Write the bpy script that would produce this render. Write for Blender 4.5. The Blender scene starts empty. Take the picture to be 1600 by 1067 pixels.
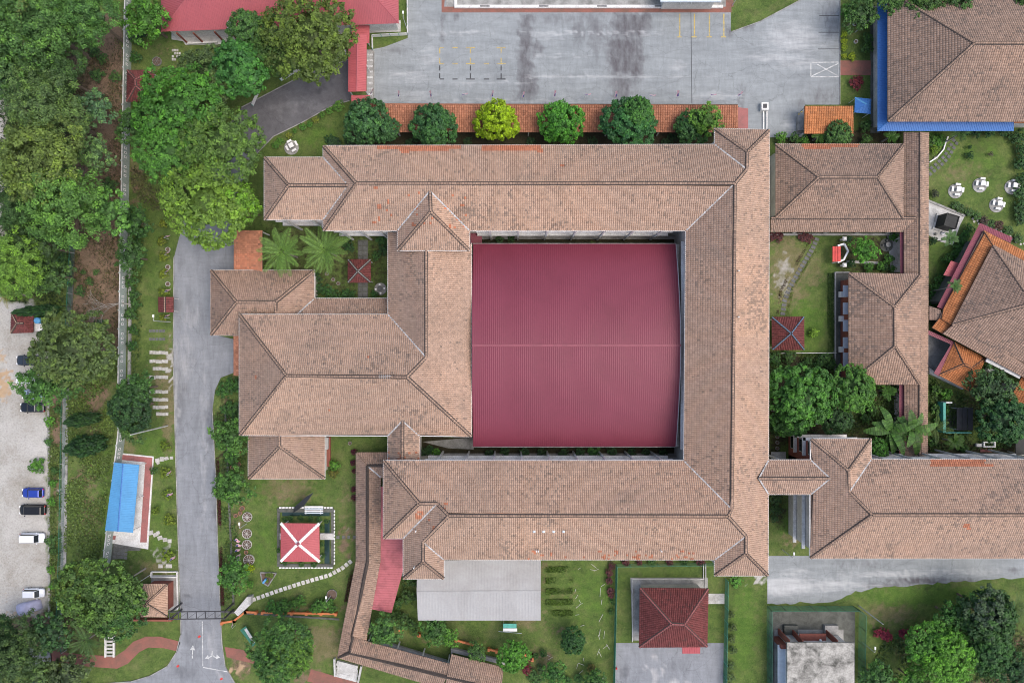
import bpy, bmesh, math, random
import numpy as np
from mathutils import Vector, Matrix

# ------------------------------------------------------------------ camera, sky, sun, exposure
S = 0.115                 # metres on the ground per photograph pixel
FPX = 1067.0              # focal length in photograph pixels
H = S * FPX               # height of the drone
CX, CY = 800.0, 533.5
scn = bpy.context.scene
COL = scn.collection
cam = bpy.data.cameras.new('camera'); cam.sensor_width = 36.0; cam.lens = 36.0 * FPX / 1600.0
cam.clip_start = 1.0; cam.clip_end = 5000.0
co = bpy.data.objects.new('camera', cam); COL.objects.link(co)
co.location = (0, 0, H); co.rotation_euler = (0, 0, 0)
scn.camera = co
SUN_EL, SUN_AZ = math.radians(66), math.radians(105)      # azimuth clockwise from north (picture up)
wd = bpy.data.worlds.new('World'); scn.world = wd; wd.use_nodes = True
nt = wd.node_tree; bg = nt.nodes['Background']
sky = nt.nodes.new('ShaderNodeTexSky'); sky.sky_type = 'NISHITA'; sky.sun_disc = False
sky.sun_elevation = SUN_EL; sky.sun_rotation = SUN_AZ
sky.altitude = 50; sky.air_density = 1.0; sky.dust_density = 5.0; sky.ozone_density = 1.0
nt.links.new(sky.outputs[0], bg.inputs[0]); bg.inputs[1].default_value = 0.15
sd = bpy.data.lights.new('sun', 'SUN'); sd.energy = 0.5; sd.angle = math.radians(50); sd.color = (1.0, 0.96, 0.90)
so = bpy.data.objects.new('sun', sd); COL.objects.link(so)
sdir = Vector((math.sin(SUN_AZ) * math.cos(SUN_EL), math.cos(SUN_AZ) * math.cos(SUN_EL), math.sin(SUN_EL)))
so.rotation_euler = (-sdir).to_track_quat('-Z', 'Y').to_euler(); so.location = (60, 0, 100)
vs = scn.view_settings
vs.view_transform = 'Standard'; vs.look = 'None'; vs.gamma = 1.0; vs.use_curve_mapping = False
vs.exposure = 0.72
scn.cycles.filter_width = 1.0; scn.cycles.max_bounces = 5; scn.cycles.diffuse_bounces = 3; scn.cycles.glossy_bounces = 2
scn.cycles.transmission_bounces = 2; scn.cycles.transparent_max_bounces = 4
rnd = random.Random(7)
NP = np.random.default_rng(11)

# ------------------------------------------------------------------ coordinates
def W(px, py, z=0.0):
    k = S * (H - z) / H
    return ((px - CX) * k, -(py - CY) * k, z)
def P2(px, py, z=0.0):
    w = W(px, py, z); return (w[0], w[1])

# ------------------------------------------------------------------ materials
def new_mat(name):
    m = bpy.data.materials.new(name); m.use_nodes = True
    n = m.node_tree; b = n.nodes['Principled BSDF']
    return m, n, b
def N(nt, t, **kw):
    n = nt.nodes.new(t)
    for k, v in kw.items(): setattr(n, k, v)
    return n
def L(nt, a, b): nt.links.new(a, b)
def ramp(nt, stops, src):
    r = N(nt, 'ShaderNodeValToRGB')
    e = r.color_ramp.elements
    while len(e) > 1: e.remove(e[-1])
    e[0].position = stops[0][0]; e[0].color = (*stops[0][1], 1)
    for p, c in stops[1:]:
        x = e.new(p); x.color = (*c, 1)
    L(nt, src, r.inputs[0]); return r
def noise(nt, scale, detail=4, rough=0.55, coord=None, dist=0.0):
    t = N(nt, 'ShaderNodeTexNoise'); t.inputs['Scale'].default_value = scale
    t.inputs['Detail'].default_value = detail; t.inputs['Roughness'].default_value = rough
    t.inputs['Distortion'].default_value = dist
    if coord is not None: L(nt, coord, t.inputs['Vector'])
    return t
def mixc(nt, fac, a, b, mode='MIX'):
    m = N(nt, 'ShaderNodeMix'); m.data_type = 'RGBA'; m.blend_type = mode
    if isinstance(fac, (int, float)): m.inputs[0].default_value = fac
    else: L(nt, fac, m.inputs[0])
    for s, v in ((6, a), (7, b)):
        if isinstance(v, tuple): m.inputs[s].default_value = (*v[:3], 1)
        else: L(nt, v, m.inputs[s])
    return m.outputs[2]
def math_(nt, op, a, b=None, clamp=False):
    m = N(nt, 'ShaderNodeMath'); m.operation = op; m.use_clamp = clamp
    for i, v in enumerate((a, b)):
        if v is None: continue
        if isinstance(v, (int, float)): m.inputs[i].default_value = v
        else: L(nt, v, m.inputs[i])
    return m.outputs[0]
def objco(nt, scale=(1, 1, 1)):
    g = N(nt, 'ShaderNodeNewGeometry')
    mp = N(nt, 'ShaderNodeMapping'); mp.inputs['Scale'].default_value = scale
    L(nt, g.outputs['Position'], mp.inputs[0]); return mp.outputs[0]

def plain(name, col, rough=0.6, var=0.25, scale=1.5, metal=0.0, bump=0.0, spec=0.4):
    m, n, b = new_mat(name)
    c = objco(n); t = noise(n, scale, 5, 0.6, c)
    lo = tuple(x * (1 - var) for x in col); hi = tuple(min(1, x * (1 + var)) for x in col)
    r = ramp(n, [(0.3, lo), (0.7, hi)], t.outputs[0]); L(n, r.outputs[0], b.inputs['Base Color'])
    b.inputs['Roughness'].default_value = rough; b.inputs['Metallic'].default_value = metal
    b.inputs['Specular IOR Level'].default_value = spec
    if bump:
        bp = N(n, 'ShaderNodeBump'); bp.inputs['Strength'].default_value = bump; bp.inputs['Distance'].default_value = 0.05
        t2 = noise(n, scale * 8, 4, 0.6, c); L(n, t2.outputs[0], bp.inputs['Height']); L(n, bp.outputs[0], b.inputs['Normal'])
    return m
def stained(name, col, stain, amount=0.5, scale=0.5, rough=0.75, fine=6.0, bump=0.1, spec=0.25):
    """a weathered surface: base colour, broad blotches and fine grime"""
    m, n, b = new_mat(name)
    c = objco(n)
    t1 = noise(n, scale, 6, 0.65, c, 0.4); t2 = noise(n, fine, 4, 0.6, c)
    f1 = ramp(n, [(0.42, (0, 0, 0)), (0.66, (1, 1, 1))], t1.outputs[0])
    am = 0.05 if fine == 3 else 0.2
    f2 = ramp(n, [(0.35, (1 - am,) * 3), (0.7, (1 + am * .8,) * 3)], t2.outputs[0])
    k = math_(n, 'MULTIPLY', f1.outputs[0], amount)
    x = mixc(n, k, col, stain); x = mixc(n, 1.0, x, f2.outputs[0], 'MULTIPLY')
    L(n, x, b.inputs['Base Color']); b.inputs['Roughness'].default_value = rough
    b.inputs['Specular IOR Level'].default_value = spec
    if bump:
        bp = N(n, 'ShaderNodeBump'); bp.inputs['Strength'].default_value = bump; bp.inputs['Distance'].default_value = 0.05
        L(n, t2.outputs[0], bp.inputs['Height']); L(n, bp.outputs[0], b.inputs['Normal'])
    return m
def tile_mat(name, col, dark, grime=0.5, gscale=0.16, tvar=0.22, rough=0.8, thresh=0.5):
    """fired tiles: every tile its own tint, lichen-dark tiles gathered in drifts"""
    m, n, b = new_mat(name)
    c = objco(n); g = N(n, 'ShaderNodeNewGeometry'); ri = g.outputs['Random Per Island']
    t1 = noise(n, gscale, 6, 0.68, c, 0.6)
    t2 = noise(n, 1.3, 4, 0.6, c)
    # a tile is dark when its own random number is under the drift's local share
    share = ramp(n, [(thresh - 0.03, (0.004,) * 3), (thresh + 0.06, (0.10,) * 3), (thresh + 0.2, (0.6,) * 3)], t1.outputs[0])
    wn = N(n, 'ShaderNodeTexWhiteNoise'); wn.noise_dimensions = '1D'; L(n, ri, wn.inputs['W'])
    isd = math_(n, 'LESS_THAN', wn.outputs['Value'], share.outputs[0])
    tint = ramp(n, [(0.0, tuple(x * (1 - tvar) for x in col)), (0.55, col), (1.0, tuple(min(1, x * (1 + tvar)) for x in col))], ri)
    x = mixc(n, math_(n, 'MULTIPLY', isd, grime), tint.outputs[0], dark)
    soot = ramp(n, [(0.55, (0, 0, 0)), (0.72, (1, 1, 1))], noise(n, 0.17, 6, 0.72, c, 0.3).outputs[0])
    x = mixc(n, math_(n, 'MULTIPLY', soot.outputs[0], grime * 0.75), x, dark)
    f2 = ramp(n, [(0.3, (0.86,) * 3), (0.7, (1.1,) * 3)], t2.outputs[0])
    x = mixc(n, 1.0, x, f2.outputs[0], 'MULTIPLY')
    f3 = ramp(n, [(0.32, (0.86, 0.87, 0.88)), (0.5, (1.0, 1.0, 1.0)), (0.68, (1.12, 1.08, 1.04))], noise(n, 0.045, 4, 0.6, c, 0.5).outputs[0])
    x = mixc(n, 1.0, x, f3.outputs[0], 'MULTIPLY')
    L(n, x, b.inputs['Base Color']); b.inputs['Roughness'].default_value = rough; b.inputs['Specular IOR Level'].default_value = 0.25
    return m
def leaf_mat(name):
    m, n, b = new_mat(name)
    oi = N(n, 'ShaderNodeObjectInfo'); at = N(n, 'ShaderNodeAttribute'); at.attribute_name = 'clump'
    g = N(n, 'ShaderNodeNewGeometry')
    base = oi.outputs['Color']
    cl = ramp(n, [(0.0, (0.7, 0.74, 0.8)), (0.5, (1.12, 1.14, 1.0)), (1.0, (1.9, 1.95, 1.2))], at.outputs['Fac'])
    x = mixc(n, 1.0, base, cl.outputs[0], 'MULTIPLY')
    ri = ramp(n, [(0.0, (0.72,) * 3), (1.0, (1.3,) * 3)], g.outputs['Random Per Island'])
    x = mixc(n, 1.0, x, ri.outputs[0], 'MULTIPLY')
    L(n, x, b.inputs['Base Color']); b.inputs['Roughness'].default_value = 0.55; b.inputs['Specular IOR Level'].default_value = 0.3
    tr = N(n, 'ShaderNodeBsdfTranslucent'); L(n, x, tr.inputs['Color'])
    ms = N(n, 'ShaderNodeMixShader'); ms.inputs[0].default_value = 0.22
    L(n, b.outputs[0], ms.inputs[1]); L(n, tr.outputs[0], ms.inputs[2])
    out = [q for q in n.nodes if q.type == 'OUTPUT_MATERIAL'][0]; L(n, ms.outputs[0], out.inputs[0])
    return m

M = {}
M['tile'] = tile_mat('weathered_clay_tile', (0.43, 0.302, 0.228), (0.17, 0.14, 0.118), 0.55, 0.085, 0.10, thresh=0.5)
M['tile_grey'] = tile_mat('old_brown_tile', (0.345, 0.243, 0.186), (0.145, 0.122, 0.105), 0.55, 0.2, 0.14, thresh=0.46)
M['tile_new'] = tile_mat('new_orange_tile', (0.46, 0.19, 0.11), (0.25, 0.14, 0.1), 0.3, 0.3, 0.15)
M['tile_terra'] = tile_mat('terracotta_grid_tile', (0.385, 0.175, 0.105), (0.19, 0.10, 0.07), 0.45, 0.25, 0.18)
M['tile_orange'] = tile_mat('orange_tile', (0.45, 0.185, 0.075), (0.22, 0.11, 0.06), 0.35, 0.25, 0.16)
M['tile_red'] = tile_mat('dark_red_tile', (0.165, 0.052, 0.05), (0.08, 0.042, 0.04), 0.6, 0.5, 0.2)
M['tile_ridge'] = tile_mat('ridge_tile', (0.31, 0.215, 0.16), (0.13, 0.105, 0.09), 0.4, 0.4, 0.2)
M['ridge_red'] = plain('red_ridge_tile', (0.27, 0.085, 0.082), 0.6)
M['mortar'] = plain('dark_ridge_mortar', (0.055, 0.045, 0.04), 0.9, 0.35, 3)
M['deck'] = plain('roof_underlay', (0.12, 0.085, 0.065), 0.9, 0.3)
M['gutter'] = plain('white_gutter', (0.62, 0.615, 0.60), 0.5, 0.12, 2)
M['valley'] = stained('grey_valley_metal', (0.5, 0.5, 0.5), (0.16, 0.15, 0.14), 0.8, 1.5, 0.5)
M['white'] = stained('white_paint', (0.72, 0.72, 0.70), (0.42, 0.40, 0.36), 0.5, 0.9, 0.6)
M['whiteclean'] = plain('clean_white_paint', (0.8, 0.8, 0.79), 0.5, 0.06)
M['wall'] = stained('cream_wall', (0.62, 0.60, 0.55), (0.33, 0.31, 0.28), 0.5, 0.4, 0.8)
M['brickwall'] = stained('red_brick_wall', (0.27, 0.095, 0.07), (0.16, 0.06, 0.05), 0.5, 0.8, 0.85)
M['concrete'] = stained('grey_concrete', (0.36, 0.36, 0.345), (0.13, 0.13, 0.12), 0.75, 0.45, 0.85)
M['concrete_light'] = stained('pale_concrete', (0.55, 0.55, 0.53), (0.25, 0.245, 0.23), 0.7, 0.6, 0.85)
M['concrete_dark'] = stained('mossy_concrete', (0.13, 0.135, 0.12), (0.05, 0.055, 0.045), 0.7, 0.6, 0.9)
M['slab_white'] = stained('white_stepping_slab', (0.62, 0.61, 0.58), (0.34, 0.33, 0.28), 0.75, 1.1, 0.85)
M['roof_stain'] = stained('stained_flat_roof', (0.40, 0.39, 0.355), (0.075, 0.075, 0.065), 0.95, 0.5, 0.9, 4)
M['slab'] = stained('stepping_slab', (0.52, 0.51, 0.48), (0.25, 0.24, 0.2), 0.6, 1.2, 0.85)
M['slab_dark'] = stained('dark_stepping_slab', (0.15, 0.155, 0.15), (0.07, 0.07, 0.065), 0.6, 1.2, 0.85)
M['paving_red'] = stained('red_brick_paving', (0.27, 0.115, 0.09), (0.15, 0.10, 0.075), 0.7, 0.5, 0.85, 9)
M['paving_pink'] = stained('pink_tile_paving', (0.36, 0.14, 0.13), (0.22, 0.12, 0.11), 0.6, 0.6, 0.7, 9)
M['maroon'] = stained('maroon_roof_sheet', (0.172, 0.023, 0.047), (0.148, 0.018, 0.038), 0.9, 0.12, 0.5, 3, 0.0, 0.5)
M['maroon2'] = stained('dull_maroon_sheet', (0.25, 0.07, 0.095), (0.16, 0.05, 0.065), 0.5, 0.8, 0.5, 3, 0.0)
M['redmetal'] = stained('red_roof_sheet', (0.36, 0.085, 0.098), (0.27, 0.065, 0.078), 0.6, 0.15, 0.45, 3, 0.0, 0.5)
M['pinkmetal'] = stained('faded_red_sheet', (0.43, 0.105, 0.115), (0.34, 0.08, 0.09), 0.5, 0.5, 0.5, 3, 0.0)
M['pinkroof'] = stained('stained_pink_sheet', (0.42, 0.125, 0.14), (0.24, 0.075, 0.08), 0.7, 0.7, 0.5, 3, 0.0)
M['bluemetal'] = stained('blue_roof_sheet', (0.05, 0.165, 0.44), (0.04, 0.13, 0.36), 0.5, 0.3, 0.45, 3, 0.0)
M['skyblue'] = stained('bright_blue_sheet', (0.095, 0.30, 0.54), (0.075, 0.22, 0.40), 0.5, 0.4, 0.5, 3, 0.0)
M['greymetal'] = stained('grey_roof_sheet', (0.375, 0.375, 0.37), (0.31, 0.305, 0.295), 0.8, 0.16, 0.45, 3, 0.0)
M['bluesteel'] = plain('faded_blue_ridge', (0.13, 0.20, 0.32), 0.6)
M['steel'] = plain('dark_steel', (0.05, 0.05, 0.055), 0.5, 0.3)
M['galv'] = plain('galvanised_steel', (0.45, 0.46, 0.47), 0.45, 0.2, 3)
M['green'] = plain('green_wire', (0.03, 0.16, 0.105), 0.6, 0.3)
M['teal'] = plain('teal_paint', (0.08, 0.36, 0.30), 0.55, 0.2)
M['palegreen'] = stained('pale_green_wall_panel', (0.36, 0.42, 0.385), (0.19, 0.23, 0.2), 0.6, 0.5, 0.8)
M['orange'] = plain('orange_paint', (0.52, 0.17, 0.06), 0.55, 0.2)
M['redpaint'] = plain('red_paint', (0.52, 0.04, 0.035), 0.5, 0.2)
M['yellow'] = stained('worn_yellow_paint', (0.52, 0.40, 0.12), (0.26, 0.25, 0.2), 0.95, 1.6, 0.8)
M['darkmark'] = plain('old_dark_marking', (0.055, 0.055, 0.06), 0.85, 0.3, 4)
M['whitemark'] = stained('worn_white_marking', (0.60, 0.61, 0.60), (0.30, 0.31, 0.31), 0.95, 1.7, 0.8)
M['black'] = stained('black_cladding', (0.018, 0.02, 0.02), (0.035, 0.038, 0.036), 0.6, 1.0, 0.55)
M['glass'] = plain('dark_glass', (0.018, 0.022, 0.026), 0.08, 0.2, 1, 0, 0, 0.6)
M['skylight'] = plain('pale_dome', (0.55, 0.62, 0.68), 0.2, 0.1)
M['rubber'] = plain('tyre_rubber', (0.02, 0.02, 0.02), 0.85)
M['rim'] = plain('wheel_alloy', (0.45, 0.45, 0.46), 0.35, 0.1, 3, 0.6)
M['lamp_clear'] = plain('headlight_lens', (0.75, 0.76, 0.78), 0.15)
M['lamp_red'] = plain('tail_light_lens', (0.45, 0.02, 0.02), 0.2)
M['bark'] = plain('bark', (0.16, 0.125, 0.095), 0.9, 0.35, 4, 0, 0.4)
M['bark_pale'] = plain('pale_bark', (0.29, 0.265, 0.23), 0.9, 0.25, 4, 0, 0.3)
M['stone'] = stained('grey_stone', (0.30, 0.30, 0.29), (0.12, 0.12, 0.11), 0.6, 1.5, 0.9)
M['blueflag'] = plain('flag_blue', (0.03, 0.05, 0.30), 0.8); M['redflag'] = plain('flag_red', (0.55, 0.04, 0.06), 0.8)
M['whiteflag'] = plain('flag_white', (0.82, 0.82, 0.82), 0.8, 0.05); M['yellowflag'] = plain('flag_yellow', (0.75, 0.55, 0.03), 0.8)
M['water'] = plain('dark_pond_water', (0.02, 0.045, 0.042), 0.08, 0.3, 0.5)
M['terracotta'] = plain('terracotta_pot', (0.36, 0.19, 0.12), 0.85)
M['leaf'] = leaf_mat('foliage')
M['sail'] = plain('dark_fabric', (0.02, 0.024, 0.03), 0.7, 0.3)

# ------------------------------------------------------------------ mesh helpers
LOC = {}
def tag(o, label=None, cat=None, group=None, kind=None):
    if label: o['label'] = label
    if cat: o['category'] = cat
    if group: o['group'] = group
    if kind: o['kind'] = kind
    return o
def thing(name, label, cat, loc=(0, 0, 0), group=None):
    o = bpy.data.objects.new(name, None); COL.objects.link(o); o.empty_display_size = 0.3
    o.location = loc; LOC[o.name] = Vector(loc); tag(o, label, cat, group); return o
def np_mesh(name, V, F):
    """V (n,3), F (m,k) faces of one size"""
    V = np.asarray(V, dtype=np.float32); F = np.asarray(F, dtype=np.int32)
    me = bpy.data.meshes.new(name); k = F.shape[1]
    me.vertices.add(len(V)); me.vertices.foreach_set('co', V.ravel())
    me.loops.add(F.size); me.loops.foreach_set('vertex_index', F.ravel())
    me.polygons.add(len(F)); me.polygons.foreach_set('loop_start', np.arange(0, F.size, k, dtype=np.int32))
    me.update(calc_edges=True); return me
def finish(me, name, mat, parent=None, label=None, cat=None, group=None, kind=None, smooth=False, at=None):
    mats = mat if isinstance(mat, (list, tuple)) else [mat]
    for m in mats: me.materials.append(M[m] if isinstance(m, str) else m)
    if smooth: me.polygons.foreach_set('use_smooth', [True] * len(me.polygons))
    o = bpy.data.objects.new(name, me); COL.objects.link(o)
    if parent is not None:
        o.parent = parent; off = LOC.get(parent.name, Vector((0, 0, 0))); LOC[o.name] = off
        if off.length > 0: me.transform(Matrix.Translation(-off))
    elif kind != 'structure' and len(me.vertices):
        co_ = np.empty(len(me.vertices) * 3, dtype=np.float32); me.vertices.foreach_get('co', co_); co_ = co_.reshape(-1, 3)
        c = Vector(((co_[:, 0].min() + co_[:, 0].max()) / 2, (co_[:, 1].min() + co_[:, 1].max()) / 2, co_[:, 2].min())) if at is None else Vector(at)
        me.transform(Matrix.Translation(-c)); o.location = c; LOC[o.name] = c
    else: LOC[o.name] = Vector((0, 0, 0))
    tag(o, label, cat, group, kind); return o

def area2(p): return sum(p[i][0] * p[(i + 1) % len(p)][1] - p[(i + 1) % len(p)][0] * p[i][1] for i in range(len(p))) / 2
class MB:
    def __init__(s): s.v = []; s.f = []; s.mi = []
    def add(s, vs, fs, mi=0):
        n = len(s.v); s.v += [tuple(v) for v in vs]; s.f += [tuple(i + n for i in f) for f in fs]; s.mi += [mi] * len(fs); return s
    def box(s, x0, y0, z0, x1, y1, z1, mi=0):
        x0, x1 = min(x0, x1), max(x0, x1); y0, y1 = min(y0, y1), max(y0, y1)
        return s.add([(x0, y0, z0), (x1, y0, z0), (x1, y1, z0), (x0, y1, z0), (x0, y0, z1), (x1, y0, z1), (x1, y1, z1), (x0, y1, z1)],
                     [(0, 3, 2, 1), (4, 5, 6, 7), (0, 1, 5, 4), (1, 2, 6, 5), (2, 3, 7, 6), (3, 0, 4, 7)], mi)
    def pbox(s, x0, y0, x1, y1, z0, z1, mi=0):
        a = W(x0, y0, z1); b = W(x1, y1, z1); return s.box(a[0], a[1], z0, b[0], b[1], z1, mi)
    def obox(s, cx, cy, z0, z1, lx, ly, rot=0.0, mi=0, taper=1.0):
        c, n = math.cos(rot), math.sin(rot); q = []
        for z, t in ((z0, 1.0), (z1, taper)):
            for sx, sy in ((-1, -1), (1, -1), (1, 1), (-1, 1)):
                x, y = sx * lx / 2 * t, sy * ly / 2 * t; q.append((cx + x * c - y * n, cy + x * n + y * c, z))
        return s.add(q, [(0, 3, 2, 1), (4, 5, 6, 7), (0, 1, 5, 4), (1, 2, 6, 5), (2, 3, 7, 6), (3, 0, 4, 7)], mi)
    def prism(s, poly, z0, z1, mi=0):
        p = list(poly)
        if area2(p) < 0: p.reverse()
        n = len(p)
        return s.add([(x, y, z0) for x, y in p] + [(x, y, z1) for x, y in p],
                     [tuple(range(n - 1, -1, -1)), tuple(range(n, 2 * n))] + [(i, (i + 1) % n, n + (i + 1) % n, n + i) for i in range(n)], mi)
    def bar(s, p, q, w, h, mi=0):
        p, q = Vector(p), Vector(q); d = (q - p)
        if d.length < 1e-6: return s
        d.normalize(); up = Vector((0, 0, 1)) if abs(d.z) < 0.95 else Vector((1, 0, 0))
        a = d.cross(up).normalized() * (w / 2); b = a.cross(d).normalized() * (h / 2)
        vs = [p - a - b, p + a - b, p + a + b, p - a + b, q - a - b, q + a - b, q + a + b, q - a + b]
        return s.add(vs, [(0, 1, 2, 3), (7, 6, 5, 4), (0, 4, 5, 1), (1, 5, 6, 2), (2, 6, 7, 3), (3, 7, 4, 0)], mi)
    def tube(s, pts, r, n=6, mi=0):
        pts = [Vector(p) for p in pts]; rr = r if isinstance(r, (list, tuple)) else [r] * len(pts); vs = []
        for i, p in enumerate(pts):
            d = (pts[min(i + 1, len(pts) - 1)] - pts[max(i - 1, 0)]).normalized()
            up = Vector((0, 0, 1)) if abs(d.z) < 0.9 else Vector((1, 0, 0)); a = d.cross(up).normalized(); b = a.cross(d)
            vs += [p + (a * math.cos(2 * math.pi * k / n) + b * math.sin(2 * math.pi * k / n)) * rr[i] for k in range(n)]
        fs = [(i * n + k, i * n + (k + 1) % n, (i + 1) * n + (k + 1) % n, (i + 1) * n + k) for i in range(len(pts) - 1) for k in range(n)]
        fs += [tuple(range(n - 1, -1, -1)), tuple(range((len(pts) - 1) * n, len(pts) * n))]
        return s.add(vs, fs, mi)
    def lathe(s, cx, cy, prof, n=16, mi=0):
        vs = [(cx + r * math.cos(2 * math.pi * k / n), cy + r * math.sin(2 * math.pi * k / n), z) for r, z in prof for k in range(n)]
        fs = [(i * n + k, i * n + (k + 1) % n, (i + 1) * n + (k + 1) % n, (i + 1) * n + k) for i in range(len(prof) - 1) for k in range(n)]
        fs += [tuple(range(n - 1, -1, -1)), tuple(range((len(prof) - 1) * n, len(prof) * n))]
        return s.add(vs, fs, mi)
    def mesh(s, name):
        me = bpy.data.meshes.new(name); me.from_pydata(s.v, [], s.f)
        if any(s.mi): me.polygons.foreach_set('material_index', s.mi)
        me.update(); return me
    def build(s, name, mat, parent=None, **kw): return finish(s.mesh(name), name, mat, parent, **kw)

def copy_tree(o, parent=None):
    c = o.copy(); COL.objects.link(c); c.parent = parent
    for ch in list(o.children): copy_tree(ch, c)
    return c

# ------------------------------------------------------------------ roofs
def face_planes(faces, z0, t):
    """faces: (eave point, eave point, [outline]) in photograph pixels at eave height z0 and slope t; gives each outline point a height"""
    zs = {}; eaves = set()
    for e1, e2, poly in faces:
        A = Vector(P2(*e1, z0)); B = Vector(P2(*e2, z0)); d = (B - A).normalized(); n = Vector((-d.y, d.x))
        cen = sum((Vector(P2(*p, z0)) for p in poly), Vector((0, 0))) / len(poly)
        if (cen - A).dot(n) < 0: n = -n
        for p in poly:
            g = Vector(P2(*p, 0)); k = (H - z0 + t * A.dot(n)) / (H + t * g.dot(n)); zs.setdefault(p, []).append(H * (1 - k))
        eaves.update((e1, e2))
    out = {}
    for p, l in zs.items():
        z = sum(l) / len(l)
        out[p] = z0 if (p in eaves or min(l) < z0 + 0.12) else z
    return out
def fit_plane(pts):
    A = np.array([[p[0], p[1], 1] for p in pts]); b = np.array([p[2] for p in pts])
    return np.linalg.lstsq(A, b, rcond=None)[0]
def face_frame(pts, e1, e2):
    a, b, c = fit_plane(pts); n = Vector((-a, -b, 1)).normalized()
    u = Vector((e2[0] - e1[0], e2[1] - e1[1], 0)); u.z = a * u.x + b * u.y; u.normalize()
    v = n.cross(u)
    if v.z < 0: v = -v; u = -u
    o = Vector((e1[0], e1[1], a * e1[0] + b * e1[1] + c))
    uv = []
    for p in pts:
        q = Vector((p[0], p[1], a * p[0] + b * p[1] + c)) - o; uv.append((q.dot(u), q.dot(v)))
    return o, u, v, n, uv
def spans(uv, v):
    xs = []
    for i in range(len(uv)):
        (x0, y0), (x1, y1) = uv[i], uv[(i + 1) % len(uv)]
        if (y0 <= v) != (y1 <= v): xs.append(x0 + (x1 - x0) * (v - y0) / (y1 - y0))
    xs.sort(); return [(xs[i], xs[i + 1]) for i in range(0, len(xs) - 1, 2)]
def tile_face(pts, e1, e2, tw, tv, hgt, lift, acc, patches=None, lat=0.0):
    o, u, v, n, uv = face_frame(pts, e1, e2)
    vmin = min(q[1] for q in uv); vmax = max(q[1] for q in uv)
    vv = vmin; row = 0
    while vv < vmax - 0.03:
        v0, v1 = vv, min(vv + tv, vmax); eps = 0.02 * (v1 - v0)
        a = spans(uv, v0 + eps); b = spans(uv, v1 - eps)
        if len(a) != len(b): m = spans(uv, (v0 + v1) / 2); a = b = m
        for (a0, a1), (b0, b1) in zip(a, b):
            k0 = math.floor(min(a0, b0) / tw); k1 = math.ceil(max(a1, b1) / tw)
            for k in range(k0, k1):
                l, r = k * tw, (k + 1) * tw
                p0, p1 = min(max(l, a0), a1), max(min(r, a1), a0); q0, q1 = min(max(l, b0), b1), max(min(r, b1), b0)
                if p1 - p0 < 0.03 and q1 - q0 < 0.03: continue
                acc.append((o, u, v, n, p0, p1, q0, q1, v0 - 0.04, v1, (l + r) / 2))
        vv += tv; row += 1
def build_tiles(name, acc, hgt, lift, mat, parent, patches=(), kind='stuff', gap=0.2):
    if not acc: return None
    nT = len(acc)
    O = np.array([[*a[0]] for a in acc]); U = np.array([[*a[1]] for a in acc]); Vv = np.array([[*a[2]] for a in acc]); Nn = np.array([[*a[3]] for a in acc])
    q = np.array([a[4:10] for a in acc])
    p0, p1, q0, q1, v0, v1 = q.T
    jit = NP.normal(0, 0.006, nT); lo = lift + jit
    fr = (0.0, gap, 1 - gap, 1.0); hz = (0.0, hgt, hgt, 0.0)
    vt = []
    for f, h in zip(fr, hz):      # lower edge
        vt.append(O + U * (p0 + (p1 - p0) * f)[:, None] + Vv * v0[:, None] + Nn * (lo + h)[:, None])
    for f, h in zip(fr, hz):      # upper edge
        vt.append(O + U * (q0 + (q1 - q0) * f)[:, None] + Vv * v1[:, None] + Nn * (h * 0.9 + 0.004))
    for i in (1, 2):              # foot of the front riser
        vt.append(vt[i] - Nn * (lo + 0.01)[:, None])
    V = np.stack(vt, 1).reshape(-1, 3)
    b = (np.arange(nT) * 10)[:, None]
    F = np.concatenate([b + np.array([0, 1, 5, 4]), b + np.array([1, 2, 6, 5]), b + np.array([2, 3, 7, 6]), b + np.array([8, 9, 2, 1])], 1).reshape(-1, 4)
    me = np_mesh(name, V, F)
    mats = [mat]
    if patches:
        mats.append('tile_new'); C = (vt[1] + vt[6]) / 2; kx = (H - C[:, 2]) / H * S
        X = C[:, 0] / kx + CX; Y = -C[:, 1] / kx + CY; m = np.zeros(nT, bool)
        for (x0, y0, x1, y1, pr) in patches:
            m |= (X > x0) & (X < x1) & (Y > y0) & (Y < y1) & (NP.random(nT) < pr)
        me.polygons.foreach_set('material_index', np.repeat(m.astype(np.int32), 4))
    return finish(me, name, mats, parent, kind=kind)
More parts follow.
